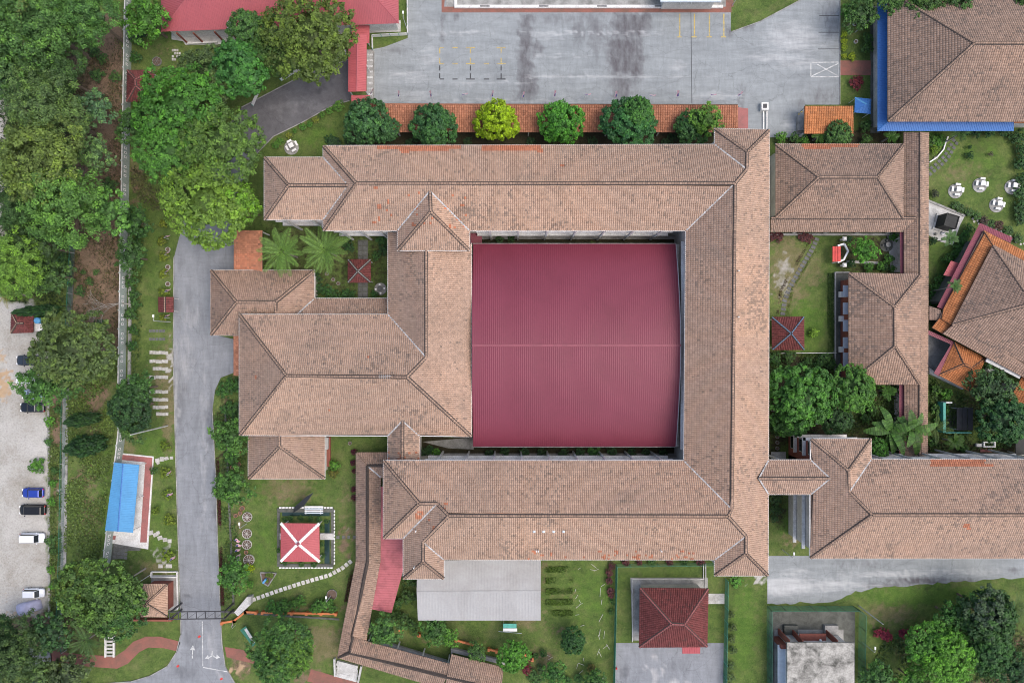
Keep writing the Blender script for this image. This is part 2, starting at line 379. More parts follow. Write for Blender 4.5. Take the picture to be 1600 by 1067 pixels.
def ridge_caps(name, lines, parent, mat='tile_ridge', w=0.36, step=0.42, lift=0.66):
    """half-round cap tiles bedded along ridges and hips; one part"""
    V, F = [], []; mort = MB()
    for A, B in lines:
        A, B = Vector(A), Vector(B); d = B - A; Ln = d.length
        if Ln < 0.3: continue
        d.normalize(); side = d.cross(Vector((0, 0, 1))).normalized(); up = side.cross(d).normalized()
        mw = w / 2 + 0.13
        mort.add([A + side * mw + up * 0.07, A + up * 0.25 + side * 0.12, A + up * 0.25 - side * 0.12, A - side * mw + up * 0.07,
                  B + side * mw + up * 0.07, B + up * 0.25 + side * 0.12, B + up * 0.25 - side * 0.12, B - side * mw + up * 0.07],
                 [(0, 4, 5, 1), (1, 5, 6, 2), (2, 6, 7, 3), (0, 1, 2, 3), (7, 6, 5, 4)])
        n = max(1, int(Ln / step)); st = Ln / n
        for i in range(n):
            base = len(V)
            for e, sc, dz in ((0.02, 0.88, 0.0), (st - 0.035, 1.0, 0.025)):
                for k in range(5):
                    an = math.pi * k / 4; V.append(tuple(A + d * (i * st + e) + side * (math.cos(an) * w / 2 * sc) + up * (lift * 0.3 + dz + math.sin(an) * 0.13 * sc)))
            F += [(base + k, base + k + 1, base + 6 + k, base + 5 + k) for k in range(4)]
    if mort.v: mort.build('ridge_mortar', 'mortar', parent)
    if V: return finish(np_mesh(name, V, F), name, mat, parent, kind='stuff')
def roof(parent, faces, z0, t=0.46, mat='tile', ridges=(), valleys=(), gutters=(), tw=0.335, tv=0.40, hgt=0.15, lift=0.05,
         patches=(), ridge_mat='tile_ridge', ridge_w=0.36, zmap=None, gut_mat='gutter', gw=0.14, gap=0.17):
    zm = face_planes(faces, z0, t)
    if zmap: zm.update(zmap)
    P3 = lambda p: W(p[0], p[1], zm[p])
    acc = []; deck = MB()
    for e1, e2, poly in faces:
        pts = [P3(p) for p in poly]
        tile_face(pts, P3(e1), P3(e2), tw, tv, hgt, lift, acc)
        o, u, v, n, uv = face_frame(pts, P3(e1), P3(e2))
        q = [tuple(o + u * x + v * y - n * 0.03) for x, y in uv]; q2 = [tuple(Vector(p) - Vector((0, 0, 0.16))) for p in q]; m = len(q)
        nn = list(range(m))
        deck.add(q + q2, [tuple(nn), tuple(i + m for i in reversed(nn))] + [(i, (i + 1) % m, m + (i + 1) % m, m + i) for i in range(m)])
    rf = deck.build('roof', 'deck', parent)
    build_tiles('roof_tiles', acc, hgt, lift, mat, rf, patches, gap=gap)
    if ridges: ridge_caps('ridge_tiles', [(P3(a), P3(b)) for a, b in ridges], rf, ridge_mat, ridge_w)
    for a, b in valleys:
        A, B = Vector(P3(a)), Vector(P3(b)); MB().bar(A + Vector((0, 0, 0.20)), B + Vector((0, 0, 0.20)), 0.24, 0.05).build('valley_flashing', 'valley', rf)
    for a, b in gutters:
        A, B = Vector(W(*a, z0)), Vector(W(*b, z0)); d = (B - A).normalized(); s = Vector((d.y, -d.x, 0))
        mx, my = (a[0] + b[0]) / 2, (a[1] + b[1]) / 2; nx_, ny_ = d.y * 3, d.x * 3      # which side is roof, in pixels
        ins = any(in_poly(np.array([mx + nx_]), np.array([my + ny_]), poly)[0] for _, _, poly in faces)
        s = Vector((d.y, -d.x, 0)) * (-(gw / 2 + 0.02) if ins else gw / 2 + 0.02)
        MB().bar(A + s + Vector((0, 0, 0.02)) - d * 0.1, B + s + Vector((0, 0, 0.02)) + d * 0.1, gw, 0.18).build('gutter', gut_mat, rf)
    return rf, zm
def metal_roof(parent, faces, z0, t, mat, rib=0.36, rh=0.045, rw=0.09, name='roof', zmap=None, caps=(), cap_mat=None, cap_w=0.28):
    """profiled metal sheets: a sheet for each face with raised ribs running down the slope"""
    zm = face_planes(faces, z0, t)
    if zmap: zm.update(zmap)
    P3 = lambda p: W(p[0], p[1], zm[p]); mb = MB()
    for e1, e2, poly in faces:
        pts = [P3(p) for p in poly]; o, u, v, n, uv = face_frame(pts, P3(e1), P3(e2))
        top = [tuple(o + u * x + v * y) for x, y in uv]; bot = [tuple(Vector(p) - n * 0.05) for p in top]; m = len(top)
        mb.add(top + bot, [tuple(range(m)), tuple(range(2 * m - 1, m - 1, -1))] + [(i, m + i, m + (i + 1) % m, (i + 1) % m) for i in range(m)])
        sw = [(y, x) for x, y in uv]; u0 = min(q[0] for q in uv); u1 = max(q[0] for q in uv); k = u0 + rib / 2
        while k < u1:
            for a, b in spans(sw, k):
                if b - a < 0.15: continue
                g = lambda du, vv, h: tuple(o + u * (k + du) + v * vv + n * h)
                mb.add([g(-rw / 2, a, 0), g(-rw / 4, a, rh), g(rw / 4, a, rh), g(rw / 2, a, 0), g(-rw / 2, b, 0), g(-rw / 4, b, rh), g(rw / 4, b, rh), g(rw / 2, b, 0)],
                       [(0, 4, 5, 1), (1, 5, 6, 2), (2, 6, 7, 3), (0, 1, 2, 3)])
            k += rib
    rf = mb.build(name, mat, parent)
    for a, b in caps:
        A, B = Vector(P3(a)), Vector(P3(b)); d = (B - A).normalized(); s = d.cross(Vector((0, 0, 1))).normalized(); w = cap_w / 2; u_ = Vector((0, 0, 0.07)); dn = Vector((0, 0, -0.02))
        MB().add([A + s * w + dn, A + u_, A - s * w + dn, B + s * w + dn, B + u_, B - s * w + dn], [(0, 3, 4, 1), (1, 4, 5, 2), (0, 1, 2), (5, 4, 3)]).build('ridge_cap', cap_mat or mat, rf)
    return rf, zm
def gable_faces(L_, R_, G_):
    """gable strip from left eave, right eave and ridge pixel lines (same count)"""
    f = []
    for i in range(len(G_) - 1):
        f.append((L_[i], L_[i + 1], [L_[i], L_[i + 1], G_[i + 1], G_[i]])); f.append((R_[i], R_[i + 1], [R_[i], R_[i + 1], G_[i + 1], G_[i]]))
    return f
def pyramid(parent, corners, apex, z0, t, mat, metal=False, **kw):
    f = [(corners[i], corners[(i + 1) % len(corners)], [corners[i], corners[(i + 1) % len(corners)], apex]) for i in range(len(corners))]
    if metal: return metal_roof(parent, f, z0, t, mat, **kw)
    return roof(parent, f, z0, t, mat, ridges=[(c, apex) for c in corners], **kw)
def posts(parent, pxs, z, r=0.09, mat='white', name='post'):
    for p in pxs:
        x, y = P2(*p, z); MB().obox(x, y, 0, z, 2 * r, 2 * r).build(name, mat, parent)
# ------------------------------------------------------------------ ground
def in_poly(X, Y, poly):
    c = np.zeros(X.shape, bool); n = len(poly)
    for i in range(n):
        x0, y0 = poly[i]; x1, y1 = poly[(i + 1) % n]
        if y0 == y1: continue
        k = ((y0 > Y) != (y1 > Y)) & (X < (x1 - x0) * (Y - y0) / (y1 - y0) + x0); c ^= k
    return c
def blur(A, n):
    for _ in range(n):
        B = np.pad(A, 1, mode='edge'); A = (B[:-2, 1:-1] + B[2:, 1:-1] + B[1:-1, :-2] + B[1:-1, 2:] + 2 * B[1:-1, 1:-1]) / 6
    return A
def splat(X, Y, shapes, nblur=2):
    A = np.zeros(X.shape)
    for sh in shapes:
        if sh[0] == 'e':
            _, cx, cy, rx, ry, s = sh; d = np.sqrt(((X - cx) / rx) ** 2 + ((Y - cy) / ry) ** 2); A = np.maximum(A, np.clip(1.45 - d, 0, 1) * s)
        else:
            A = np.maximum(A, blur(in_poly(X, Y, sh[1]).astype(float), sh[3] if len(sh) > 3 else nblur) * sh[2])
    return A
def attr_layers(nt, base, layers, coord, lo=0.32, hi=0.68):
    """blend coloured layers over base where a painted ground attribute plus noise says so"""
    x = base
    for name, col, sc in layers:
        at = N(nt, 'ShaderNodeAttribute'); at.attribute_name = name
        nz = noise(nt, sc, 5, 0.65, coord)
        s = math_(nt, 'ADD', at.outputs['Fac'], math_(nt, 'MULTIPLY', math_(nt, 'SUBTRACT', nz.outputs[0], 0.5), 1.3))
        f = ramp(nt, [(lo, (0, 0, 0)), (hi, (1, 1, 1))], s)
        f2 = math_(nt, 'MULTIPLY', f.outputs[0], math_(nt, 'GREATER_THAN', at.outputs['Fac'], 0.02))
        x = mixc(nt, f2, x, col)
    return x
def vary(nt, cols, scale, coord, detail=5, rough=0.65):
    t = noise(nt, scale, detail, rough, coord, 0.3); k = len(cols)
    return ramp(nt, [(0.28 + 0.44 * i / (k - 1), c) for i, c in enumerate(cols)], t.outputs[0]).outputs[0]

gm, n, b = new_mat('lawn_and_soil')
c = objco(n)
g1 = vary(n, [(0.056, 0.092, 0.028), (0.088, 0.14, 0.038), (0.135, 0.176, 0.06)], 0.22, c)
gf = vary(n, [(0.6, 0.62, 0.6), (1.0, 1.0, 1.0), (1.45, 1.35, 1.3)], 7.0, c)
gf2 = mixc(n, 1.0, vary(n, [(0.68, 0.7, 0.7), (1.0, 1.0, 1.0), (1.35, 1.25, 1.15)], 1.0, c, 7, 0.75), vary(n, [(0.8, 0.82, 0.8), (1.2, 1.15, 1.15)], 2.6, c, 5, 0.7), 'MULTIPLY')
x = mixc(n, 1.0, g1, gf, 'MULTIPLY'); x = mixc(n, 1.0, x, gf2, 'MULTIPLY')
lush = mixc(n, 0.7, mixc(n, 1.0, vary(n, [(0.066, 0.132, 0.027), (0.108, 0.185, 0.04)], 0.4, c), gf, 'MULTIPLY'), gf2, 'MULTIPLY')
dry = mixc(n, 1.0, vary(n, [(0.11, 0.12, 0.045), (0.20, 0.175, 0.10)], 0.5, c), gf, 'MULTIPLY')
soil = mixc(n, 1.0, vary(n, [(0.10, 0.072, 0.05), (0.20, 0.142, 0.10), (0.14, 0.11, 0.07)], 0.5, c), gf, 'MULTIPLY')
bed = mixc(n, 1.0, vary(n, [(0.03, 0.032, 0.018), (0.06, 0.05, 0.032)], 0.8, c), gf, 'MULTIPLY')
pale = mixc(n, 1.0, vary(n, [(0.27, 0.25, 0.21), (0.40, 0.39, 0.36), (0.49, 0.48, 0.455)], 0.14, c, 7, 0.7), vary(n, [(0.66,) * 3, (1.0,) * 3, (1.15,) * 3], 3.0, c, 6, 0.75), 'MULTIPLY')
sand = vary(n, [(0.36, 0.25, 0.15), (0.47, 0.34, 0.22)], 0.5, c)
pat = ramp(n, [(0.5, (0, 0, 0)), (0.68, (1, 1, 1))], noise(n, 0.28, 6, 0.72, c, 0.4).outputs[0])
x = mixc(n, math_(n, 'MULTIPLY', pat.outputs[0], 0.45), x, dry); lush = mixc(n, math_(n, 'MULTIPLY', pat.outputs[0], 0.25), lush, dry)
x = attr_layers(n, x, [('lush', lush, 0.6), ('dry', dry, 0.9), ('soil', soil, 0.7), ('bed', bed, 1.5), ('pale', pale, 0.55), ('sand', sand, 0.8)], c)
L(n, x, b.inputs['Base Color']); b.inputs['Roughness'].default_value = 0.95; b.inputs['Specular IOR Level'].default_value = 0.1
bp = N(n, 'ShaderNodeBump'); bp.inputs['Strength'].default_value = 0.7; bp.inputs['Distance'].default_value = 0.12
L(n, noise(n, 9.0, 5, 0.7, c).outputs[0], bp.inputs['Height']); L(n, bp.outputs[0], b.inputs['Normal'])
M['ground'] = gm

STEP = 5
gx = np.arange(-200, 1801, STEP); gy = np.arange(-200, 1271, STEP)
GX, GY = np.meshgrid(gx, gy)
wob = 5.0
JX = GX + NP.normal(0, wob, GX.shape); JY = GY + NP.normal(0, wob, GY.shape)
LAY = {
 'soil': splat(JX, JY, [('p', [(95, 20), (192, 20), (194, 500), (186, 560), (108, 520), (116, 380), (95, 250)], 0.85), ('e', 148, 610, 30, 38, 0.7), ('e', 150, 660, 18, 45, 0.5),
     ('e', 90, 655, 14, 90, 0.75), ('e', 88, 830, 8, 140, 0.65), ('e', 60, 970, 60, 20, 0.8), ('e', 80, 1010, 40, 25, 0.6), ('e', 135, 745, 22, 22, 0.55),
     ('p', [(200, 330), (205, 330), (202, 560), (196, 560)], 0.7), ('e', 215, 255, 18, 120, 0.5), ('e', 255, 80, 30, 18, 0.35), ('e', 500, 815, 10, 8, 0.3),
     ('e', 540, 845, 12, 38, 0.6), ('e', 560, 785, 10, 70, 0.45), ('e', 1360, 620, 40, 30, 0.5), ('e', 1340, 690, 30, 20, 0.5), ('e', 445, 770, 45, 22, 0.35),
     ('p', [(1560, 1010), (1640, 980), (1640, 1120), (1480, 1120)], 0.7), ('e', 1420, 1005, 18, 20, 0.6), ('e', 375, 1040, 20, 20, 0.7), ('e', 470, 1055, 40, 16, 0.6),
     ('p', [(842, 875), (854, 875), (852, 960), (842, 960)], 0.6), ('e', 870, 985, 40, 14, 0.4), ('e', 845, 1030, 35, 30, 0.45), ('e', 690, 1000, 90, 18, 0.35), ('e', 480, 950, 100, 10, 0.5),
     ('e', 360, 640, 12, 30, 0.5), ('e', 370, 820, 14, 70, 0.45)]),
 'dry': splat(JX, JY, [('e', 1232, 425, 30, 60, 0.75), ('e', 1270, 425, 20, 30, 0.5), ('e', 1500, 270, 50, 25, 0.4), ('e', 1390, 960, 50, 18, 0.55), ('e', 505, 1005, 35, 30, 0.75),
     ('e', 450, 765, 50, 25, 0.55), ('e', 540, 790, 14, 60, 0.4), ('e', 825, 965, 30, 20, 0.6), ('e', 700, 1055, 40, 14, 0.7), ('e', 235, 890, 35, 18, 0.5), ('e', 200, 690, 14, 30, 0.5),
     ('e', 262, 620, 12, 90, 0.8), ('e', 253, 590, 26, 60, 0.4), ('e', 1235, 840, 20, 10, 0.6), ('e', 560, 1030, 40, 30, 0.35), ('e', 130, 740, 26, 50, 0.35), ('e', 480, 880, 80, 14, 0.3), ('e', 1165, 930, 20, 40, 0.25),
     ('e', 270, 100, 30, 16, 0.3), ('e', 600, 85, 26, 6, 0.5), ('e', 885, 890, 30, 8, 0.3), ('e', 885, 930, 30, 8, 0.35)]),
 'lush': splat(JX, JY, [('e', 1260, 510, 40, 50, 0.7), ('e', 1520, 250, 70, 50, 0.5), ('e', 430, 760, 80, 40, 0.5), ('e', 415, 850, 30, 60, 0.55), ('e', 920, 930, 50, 60, 0.55), ('e', 1165, 980, 26, 90, 0.75),
     ('e', 1450, 930, 120, 18, 0.85), ('e', 250, 700, 40, 40, 0.6), ('e', 235, 390, 25, 90, 0.4), ('e', 500, 215, 40, 22, 0.6), ('e', 1225, 815, 20, 40, 0.5), ('e', 165, 780, 12, 120, 0.6), ('e', 250, 830, 25, 60, 0.5),
     ('e', 1480, 410, 30, 40, 0.5), ('e', 560, 770, 12, 60, 0.4), ('e', 240, 1000, 40, 20, 0.4), ('e', 1500, 650, 30, 50, 0.3)]),
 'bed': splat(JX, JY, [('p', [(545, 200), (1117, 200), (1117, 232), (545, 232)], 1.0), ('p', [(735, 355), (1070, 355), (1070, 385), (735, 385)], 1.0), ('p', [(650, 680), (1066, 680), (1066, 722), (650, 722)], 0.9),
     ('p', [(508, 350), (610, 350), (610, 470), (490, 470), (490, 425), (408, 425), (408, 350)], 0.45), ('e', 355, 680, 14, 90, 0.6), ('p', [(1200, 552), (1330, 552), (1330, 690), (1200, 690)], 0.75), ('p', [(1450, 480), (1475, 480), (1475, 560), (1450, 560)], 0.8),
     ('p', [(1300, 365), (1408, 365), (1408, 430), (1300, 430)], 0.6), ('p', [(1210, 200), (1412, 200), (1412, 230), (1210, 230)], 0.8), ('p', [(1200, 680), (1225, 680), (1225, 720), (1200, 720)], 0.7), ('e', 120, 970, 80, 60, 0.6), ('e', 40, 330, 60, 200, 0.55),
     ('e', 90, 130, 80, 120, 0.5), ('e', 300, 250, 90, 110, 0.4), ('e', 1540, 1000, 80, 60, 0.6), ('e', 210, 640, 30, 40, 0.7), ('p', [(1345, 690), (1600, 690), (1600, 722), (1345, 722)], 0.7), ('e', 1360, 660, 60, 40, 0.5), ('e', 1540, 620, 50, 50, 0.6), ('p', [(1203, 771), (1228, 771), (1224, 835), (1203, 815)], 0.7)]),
 'pale': splat(JX, JY, [('p', [(-210, 470), (60, 470), (74, 560), (75, 940), (60, 962), (-210, 962)], 1.0, 2), ('p', [(-210, -210), (8, -210), (12, 60), (4, 470), (-210, 470)], 0.9, 2), ('e', 97, 800, 3, 150, 0.4), ('e', 92, 790, 6, 30, 0.5), ('e', 1226, 430, 16, 45, 0.55), ('e', 254, 870, 14, 20, 0.6), ('e', 268, 575, 5, 40, 0.9), ('e', 1185, 905, 14, 9, 0.9), ('e', 545, 815, 6, 22, 0.3), ('e', 350, 1052, 4, 4, 0.4)], 2),
 'sand': splat(JX, JY, [('e', 4, 600, 14, 26, 0.85), ('e', 0, 560, 12, 20, 0.6), ('e', 372, 1045, 12, 10, 0.8), ('e', 1530, 1085, 40, 20, 0.3), ('e', 8, 930, 14, 16, 0.3), ('e', 35, 955, 36, 8, 0.5)]),
}
gz = NP.normal(0, 0.012, GX.shape); gz = blur(gz, 2)
V = np.stack([(GX - CX) * S, -(GY - CY) * S, gz - 0.03], -1).reshape(-1, 3)
ny, nx = GX.shape; idx = np.arange(nx * ny).reshape(ny, nx)
F = np.stack([idx[1:, :-1], idx[1:, 1:], idx[:-1, 1:], idx[:-1, :-1]], -1).reshape(-1, 4)
me = np_mesh('ground', V, F)
LAY['dry'] = np.clip(LAY['dry'] * 1.25, 0, 1); LAY['soil'] = np.maximum(LAY['soil'], splat(JX, JY, [('e', 140, 800, 26, 60, .45), ('e', 125, 640, 22, 40, .5)]))
for k, A in LAY.items():
    at = me.attributes.new(k, 'FLOAT', 'POINT'); at.data.foreach_set('value', A.astype(np.float32).ravel())
finish(me, 'ground', 'ground', kind='structure')
# the land goes on beyond the picture: a frame of sheets out to the horizon
x0, x1, y0, y1 = V[:, 0].min(), V[:, 0].max(), V[:, 1].min(), V[:, 1].max(); FAR = 2500
mb = MB(); mb.add([(-FAR, -FAR, -.03), (FAR, -FAR, -.03), (FAR, FAR, -.03), (-FAR, FAR, -.03), (x0, y0, -.03), (x1, y0, -.03), (x1, y1, -.03), (x0, y1, -.03)], [(0, 1, 5, 4), (1, 2, 6, 5), (2, 3, 7, 6), (3, 0, 4, 7)])
mb.build('outer_ground', 'ground', kind='structure')

# ------------------------------------------------------------------ asphalt
def asphalt(name, c0, c1, chalk, wet, stretch=(1, 1, 1)):
    m, n, b = new_mat(name); c = objco(n); cs = objco(n, stretch)
    base = vary(n, [c0, c1], 0.12, c, 6, 0.7)
    fine = vary(n, [(0.82,) * 3, (1.12,) * 3], 9.0, c, 4); mid = mixc(n, 1.0, vary(n, [(0.78,) * 3, (1.0,) * 3, (1.18,) * 3], 0.7, cs, 7, 0.75), vary(n, [(0.88,) * 3, (1.1,) * 3], 1.6, objco(n, (stretch[1], stretch[0], 1)), 6, 0.7), 'MULTIPLY')
    x = mixc(n, 1.0, base, fine, 'MULTIPLY'); x = mixc(n, 1.0, x, mid, 'MULTIPLY')
    # fine network of cracks
    vo = N(n, 'ShaderNodeTexVoronoi'); vo.feature = 'DISTANCE_TO_EDGE'; vo.inputs['Scale'].default_value = 0.16
    wv = N(n, 'ShaderNodeVectorMath'); wv.operation = 'ADD'; L(n, c, wv.inputs[0]); L(n, noise(n, 0.5, 3, 0.6, c).outputs['Color'], wv.inputs[1]); L(n, wv.outputs[0], vo.inputs['Vector'])
    ck = ramp(n, [(0.0, (0.55,) * 3), (0.006, (1.0,) * 3)], vo.outputs[0]); x = mixc(n, 0.6, x, ck.outputs[0], 'MULTIPLY')
    x = attr_layers(n, x, [('wet', mixc(n, 1.0, wet, fine, 'MULTIPLY'), 1.1)], objco(n, (1, .35, 1)), 0.15, 0.95); x = attr_layers(n, x, [('chalk', mixc(n, 1.0, chalk, mid, 'MULTIPLY'), 1.3)], cs, 0.2, 0.95)
    L(n, x, b.inputs['Base Color']); b.inputs['Roughness'].default_value = 0.85; b.inputs['Specular IOR Level'].default_value = 0.25
    return m
M['yard'] = asphalt('yard_asphalt', (0.225, 0.247, 0.257), (0.295, 0.32, 0.328), (0.43, 0.445, 0.45), (0.105, 0.10, 0.108), (0.25, 1.3, 1))
M['road'] = asphalt('road_asphalt', (0.20, 0.213, 0.23), (0.265, 0.28, 0.298), (0.38, 0.38, 0.38), (0.11, 0.115, 0.125), (1.3, 0.25, 1))
M['driveway'] = asphalt('dark_asphalt', (0.095, 0.095, 0.105), (0.15, 0.15, 0.16), (0.22, 0.22, 0.23), (0.06, 0.06, 0.065), (0.6, 0.6, 1))
def rough(poly, i0, i1, amp=1.3, step=7.0):
    """wear the outline between points i0 and i1 to an uneven edge"""
    out = []
    for i, (x, y) in enumerate(poly):
        out.append((x, y))
        if i0 <= i < i1:
            x1_, y1_ = poly[i + 1]; l = math.hypot(x1_ - x, y1_ - y); k = max(1, int(l / step))
            out += [(x + (x1_ - x) * j / k + rnd.gauss(0, amp * .4), y + (y1_ - y) * j / k + rnd.gauss(0, amp)) for j in range(1, k)]
    return out
def sheet(name, poly, z, mat, lay=None, grid=5.0, label=None):
    """flat paved sheet from a pixel outline, cut into a grid that carries stain attributes"""
    bm = bmesh.new(); vs_ = [bm.verts.new(W(x, y, 0)[:2] + (z,)) for x, y in poly]
    f = bm.faces.new(vs_); f.normal_update()
    if f.normal.z < 0: f.normal_flip()
    if lay:
        xs = [p[0] for p in poly]; ys = [p[1] for p in poly]
        k = math.floor(min(xs) / grid) * grid + grid
        while k < max(xs):
            bmesh.ops.bisect_plane(bm, geom=bm.verts[:] + bm.edges[:] + bm.faces[:], plane_co=W(k, 0, 0), plane_no=(1, 0, 0)); k += grid
        k = math.floor(min(ys) / grid) * grid + grid
        while k < max(ys):
            bmesh.ops.bisect_plane(bm, geom=bm.verts[:] + bm.edges[:] + bm.faces[:], plane_co=W(0, k, 0), plane_no=(0, 1, 0)); k += grid
    else: bmesh.ops.triangulate(bm, faces=bm.faces[:])
    me = bpy.data.meshes.new(name); bm.to_mesh(me); bm.free()
    if lay:
        co_ = np.empty(len(me.vertices) * 3, dtype=np.float32); me.vertices.foreach_get('co', co_); co_ = co_.reshape(-1, 3)
        X = co_[:, 0] / S + CX + NP.normal(0, 1.5, len(co_)); Y = -co_[:, 1] / S + CY + NP.normal(0, 1.5, len(co_))
        for kname in ('wet', 'chalk'):
            A = np.zeros(len(co_))
            for sh in lay.get(kname, ()):
                if sh[0] == 'e':
                    d = np.sqrt(((X - sh[1]) / sh[3]) ** 2 + ((Y - sh[2]) / sh[4]) ** 2); A = np.maximum(A, np.clip(1.45 - d, 0, 1) * sh[5])
                else: A = np.maximum(A, sum(in_poly(X + NP.normal(0, 4, len(X)), Y + NP.normal(0, 4, len(X)), sh[1]) * 1.0 for _ in range(12)) / 12 * sh[2])
            at = me.attributes.new(kname, 'FLOAT', 'POINT'); at.data.foreach_set('value', A.astype(np.float32))
    return finish(me, name, mat, kind='structure')
yard = sheet('yard', [(637, -90), (697, -90), (697, 18), (1142, 18), (1142, 50), (1188, 33), (1250, 0), (1262, -90), (1318, -90), (1312, 0), (1312, 164), (1258, 164), (1258, 215), (1154, 215), (1154, 166), (579, 166), (579, 78), (600, 74), (637, 60)],
  0.004, 'yard', {'wet': [('e', 978, 95, 30, 70, 0.5), ('e', 826, 95, 12, 75, 0.5), ('e', 905, 45, 12, 28, 0.45), ('e', 932, 60, 6, 45, 0.45), ('p', [(812, 20), (832, 20), (830, 85), (845, 150), (806, 155), (810, 90)], 0.72), ('p', [(946, 60), (1004, 60), (1004, 118), (952, 118)], 0.78), ('p', [(958, 20), (1020, 20), (1008, 62), (955, 62)], 0.76),
      ('p', [(955, 118), (985, 118), (985, 156), (955, 156)], 0.68), ('p', [(918, 22), (945, 22), (942, 85), (920, 80)], 0.5), ('e', 840, 75, 10, 12, 0.6), ('e', 690, 45, 4, 30, 0.55), ('e', 712, 25, 4, 10, 0.6), ('e', 820, 100, 10, 50, 0.5), ('e', 1140, 50, 6, 10, 0.6), ('e', 1165, 40, 14, 8, 0.6), ('e', 870, 30, 50, 10, 0.4), ('e', 620, 80, 20, 6, 0.4), ('e', 1160, 160, 6, 40, 0.35), ('e', 1285, 150, 25, 14, 0.4), ('e', 1250, 165, 8, 14, 0.4), ('e', 1300, 30, 16, 40, 0.35)],
     'chalk': [('e', 1240, 60, 50, 26, 0.62), ('e', 1250, 100, 40, 10, 0.5), ('e', 1210, 90, 60, 8, 0.55), ('e', 720, 52, 60, 4, 0.55), ('e', 670, 90, 20, 22, 0.4), ('e', 930, 52, 150, 3, 0.55), ('e', 930, 120, 180, 3, 0.6), ('e', 860, 88, 100, 3, 0.4), ('e', 640, 118, 50, 10, 0.42), ('e', 1060, 105, 16, 10, 0.5), ('e', 1120, 150, 50, 8, 0.5), ('e', 650, 150, 40, 10, 0.42), ('e', 1235, 195, 14, 10, 0.7), ('e', 860, 55, 30, 8, 0.5), ('e', 735, 130, 140, 3, 0.4), ('e', 760, 158, 220, 4, 0.45)]})
drive = sheet('driveway', [(392, 250), (427, 214), (470, 193), (520, 165), (548, 157), (548, 92), (470, 120), (378, 168), (350, 205)], 0.008, 'driveway',
   {'wet': [('e', 500, 142, 10, 5, 0.7), ('e', 517, 120, 3, 10, 0.6)], 'chalk': [('e', 440, 175, 5, 30, 0.3), ('e', 470, 165, 60, 10, 0.4)]})
road = sheet('road', [(272, 402), (285, 352), (300, 300), (330, 230), (351, 203), (393, 248), (372, 300), (367, 380), (372, 402), (372, 424), (330, 424), (330, 522), (366, 530), (366, 582), (345, 590), (336, 610), (332, 640), (334, 680), (337, 740), (340, 840), (345, 950), (347, 1005), (352, 1040), (372, 1075), (420, 1100), (420, 1200), (150, 1200), (150, 1068), (205, 1064), (235, 1055), (262, 1040), (276, 1018), (283, 990), (283, 960), (280, 880), (277, 790), (274, 680), (271, 560)], 0.004, 'road',
   {'wet': [('e', 283, 620, 10, 60, 0.42), ('e', 330, 655, 6, 60, 0.6), ('e', 337, 780, 5, 60, 0.5), ('e', 286, 930, 3, 4, 0.8), ('e', 292, 929, 4, 3, 0.9), ('e', 350, 470, 20, 20, 0.3), ('e', 300, 1000, 14, 40, 0.45), ('e', 290, 1050, 20, 10, 0.5)],
    'chalk': [('e', 290, 560, 14, 60, 0.42), ('e', 300, 500, 14, 30, 0.38), ('e', 275, 620, 4, 100, 0.6), ('e', 318, 700, 8, 200, 0.35), ('e', 330, 1010, 10, 40, 0.4), ('e', 345, 1055, 5, 6, 0.7)]})
lane = sheet('service_road', rough([(1199, 868), (1640, 868), (1640, 896), (1590, 903), (1545, 905), (1450, 912), (1360, 920), (1330, 928), (1300, 940), (1199, 943)], 2, 9), 0.004, 'yard',
   {'wet': [('e', 1450, 907, 80, 4, 0.8), ('e', 1380, 915, 40, 4, 0.7), ('e', 1340, 880, 60, 6, 0.35), ('e', 1585, 890, 10, 5, 0.7)], 'chalk': [('e', 1225, 915, 60, 15, 0.95), ('e', 1300, 913, 45, 10, 0.75), ('e', 1390, 897, 90, 5, 0.7), ('e', 1240, 892, 30, 6, 0.5), ('e', 1345, 915, 50, 5, 0.6), ('e', 1500, 893, 90, 4, 0.5)]})
pad = sheet('asphalt_pad', [(961, 1004), (1131, 1004), (1128, 1200), (958, 1200)], 0.004, 'road', {'wet': [('e', 1060, 1040, 30, 20, 0.3), ('e', 975, 1050, 8, 10, 0.6)], 'chalk': [('e', 1022, 1025, 4, 7, 1.0), ('e', 1037, 1047, 4, 10, 1.0), ('e', 1024, 1058, 5, 16, 0.9), ('e', 1052, 1064, 8, 4, 1.0), ('e', 1010, 1043, 6, 4, 0.8), ('e', 1075, 1064, 6, 3, 0.8)]})
# kerbs
def kerb(name, pts, parent=None, w=0.13, h=0.13, mat='concrete'):
    mb = MB()
    for a, b_ in zip(pts[:-1], pts[1:]):
        A, B = Vector(W(*a)), Vector(W(*b_)); d = (B - A).normalized() * w * 0.35
        mb.bar(A - d + Vector((0, 0, h / 2 - .02)), B + d + Vector((0, 0, h / 2 - .02)), w, h + .04)
    return mb.build(name, mat, parent)
for pts, par in (([(272, 402), (271, 560), (274, 680), (277, 790), (280, 880), (282, 955)], road), ([(283, 966), (283, 990), (276, 1018), (262, 1040), (235, 1055), (205, 1064), (150, 1068)], road),
            ([(345, 966), (347, 1005), (352, 1040), (372, 1075), (420, 1100)], road), ([(332, 640), (334, 680), (337, 740), (340, 840), (344, 945)], road),
            ([(378, 168), (470, 120), (546, 93)], drive), ([(392, 250), (427, 214), (470, 193), (520, 165), (546, 158)], drive), ([(1312, 2), (1312, 163)], yard), ([(1144, 50), (1188, 34), (1250, 1)], yard)):
    kerb('kerb', pts, par)
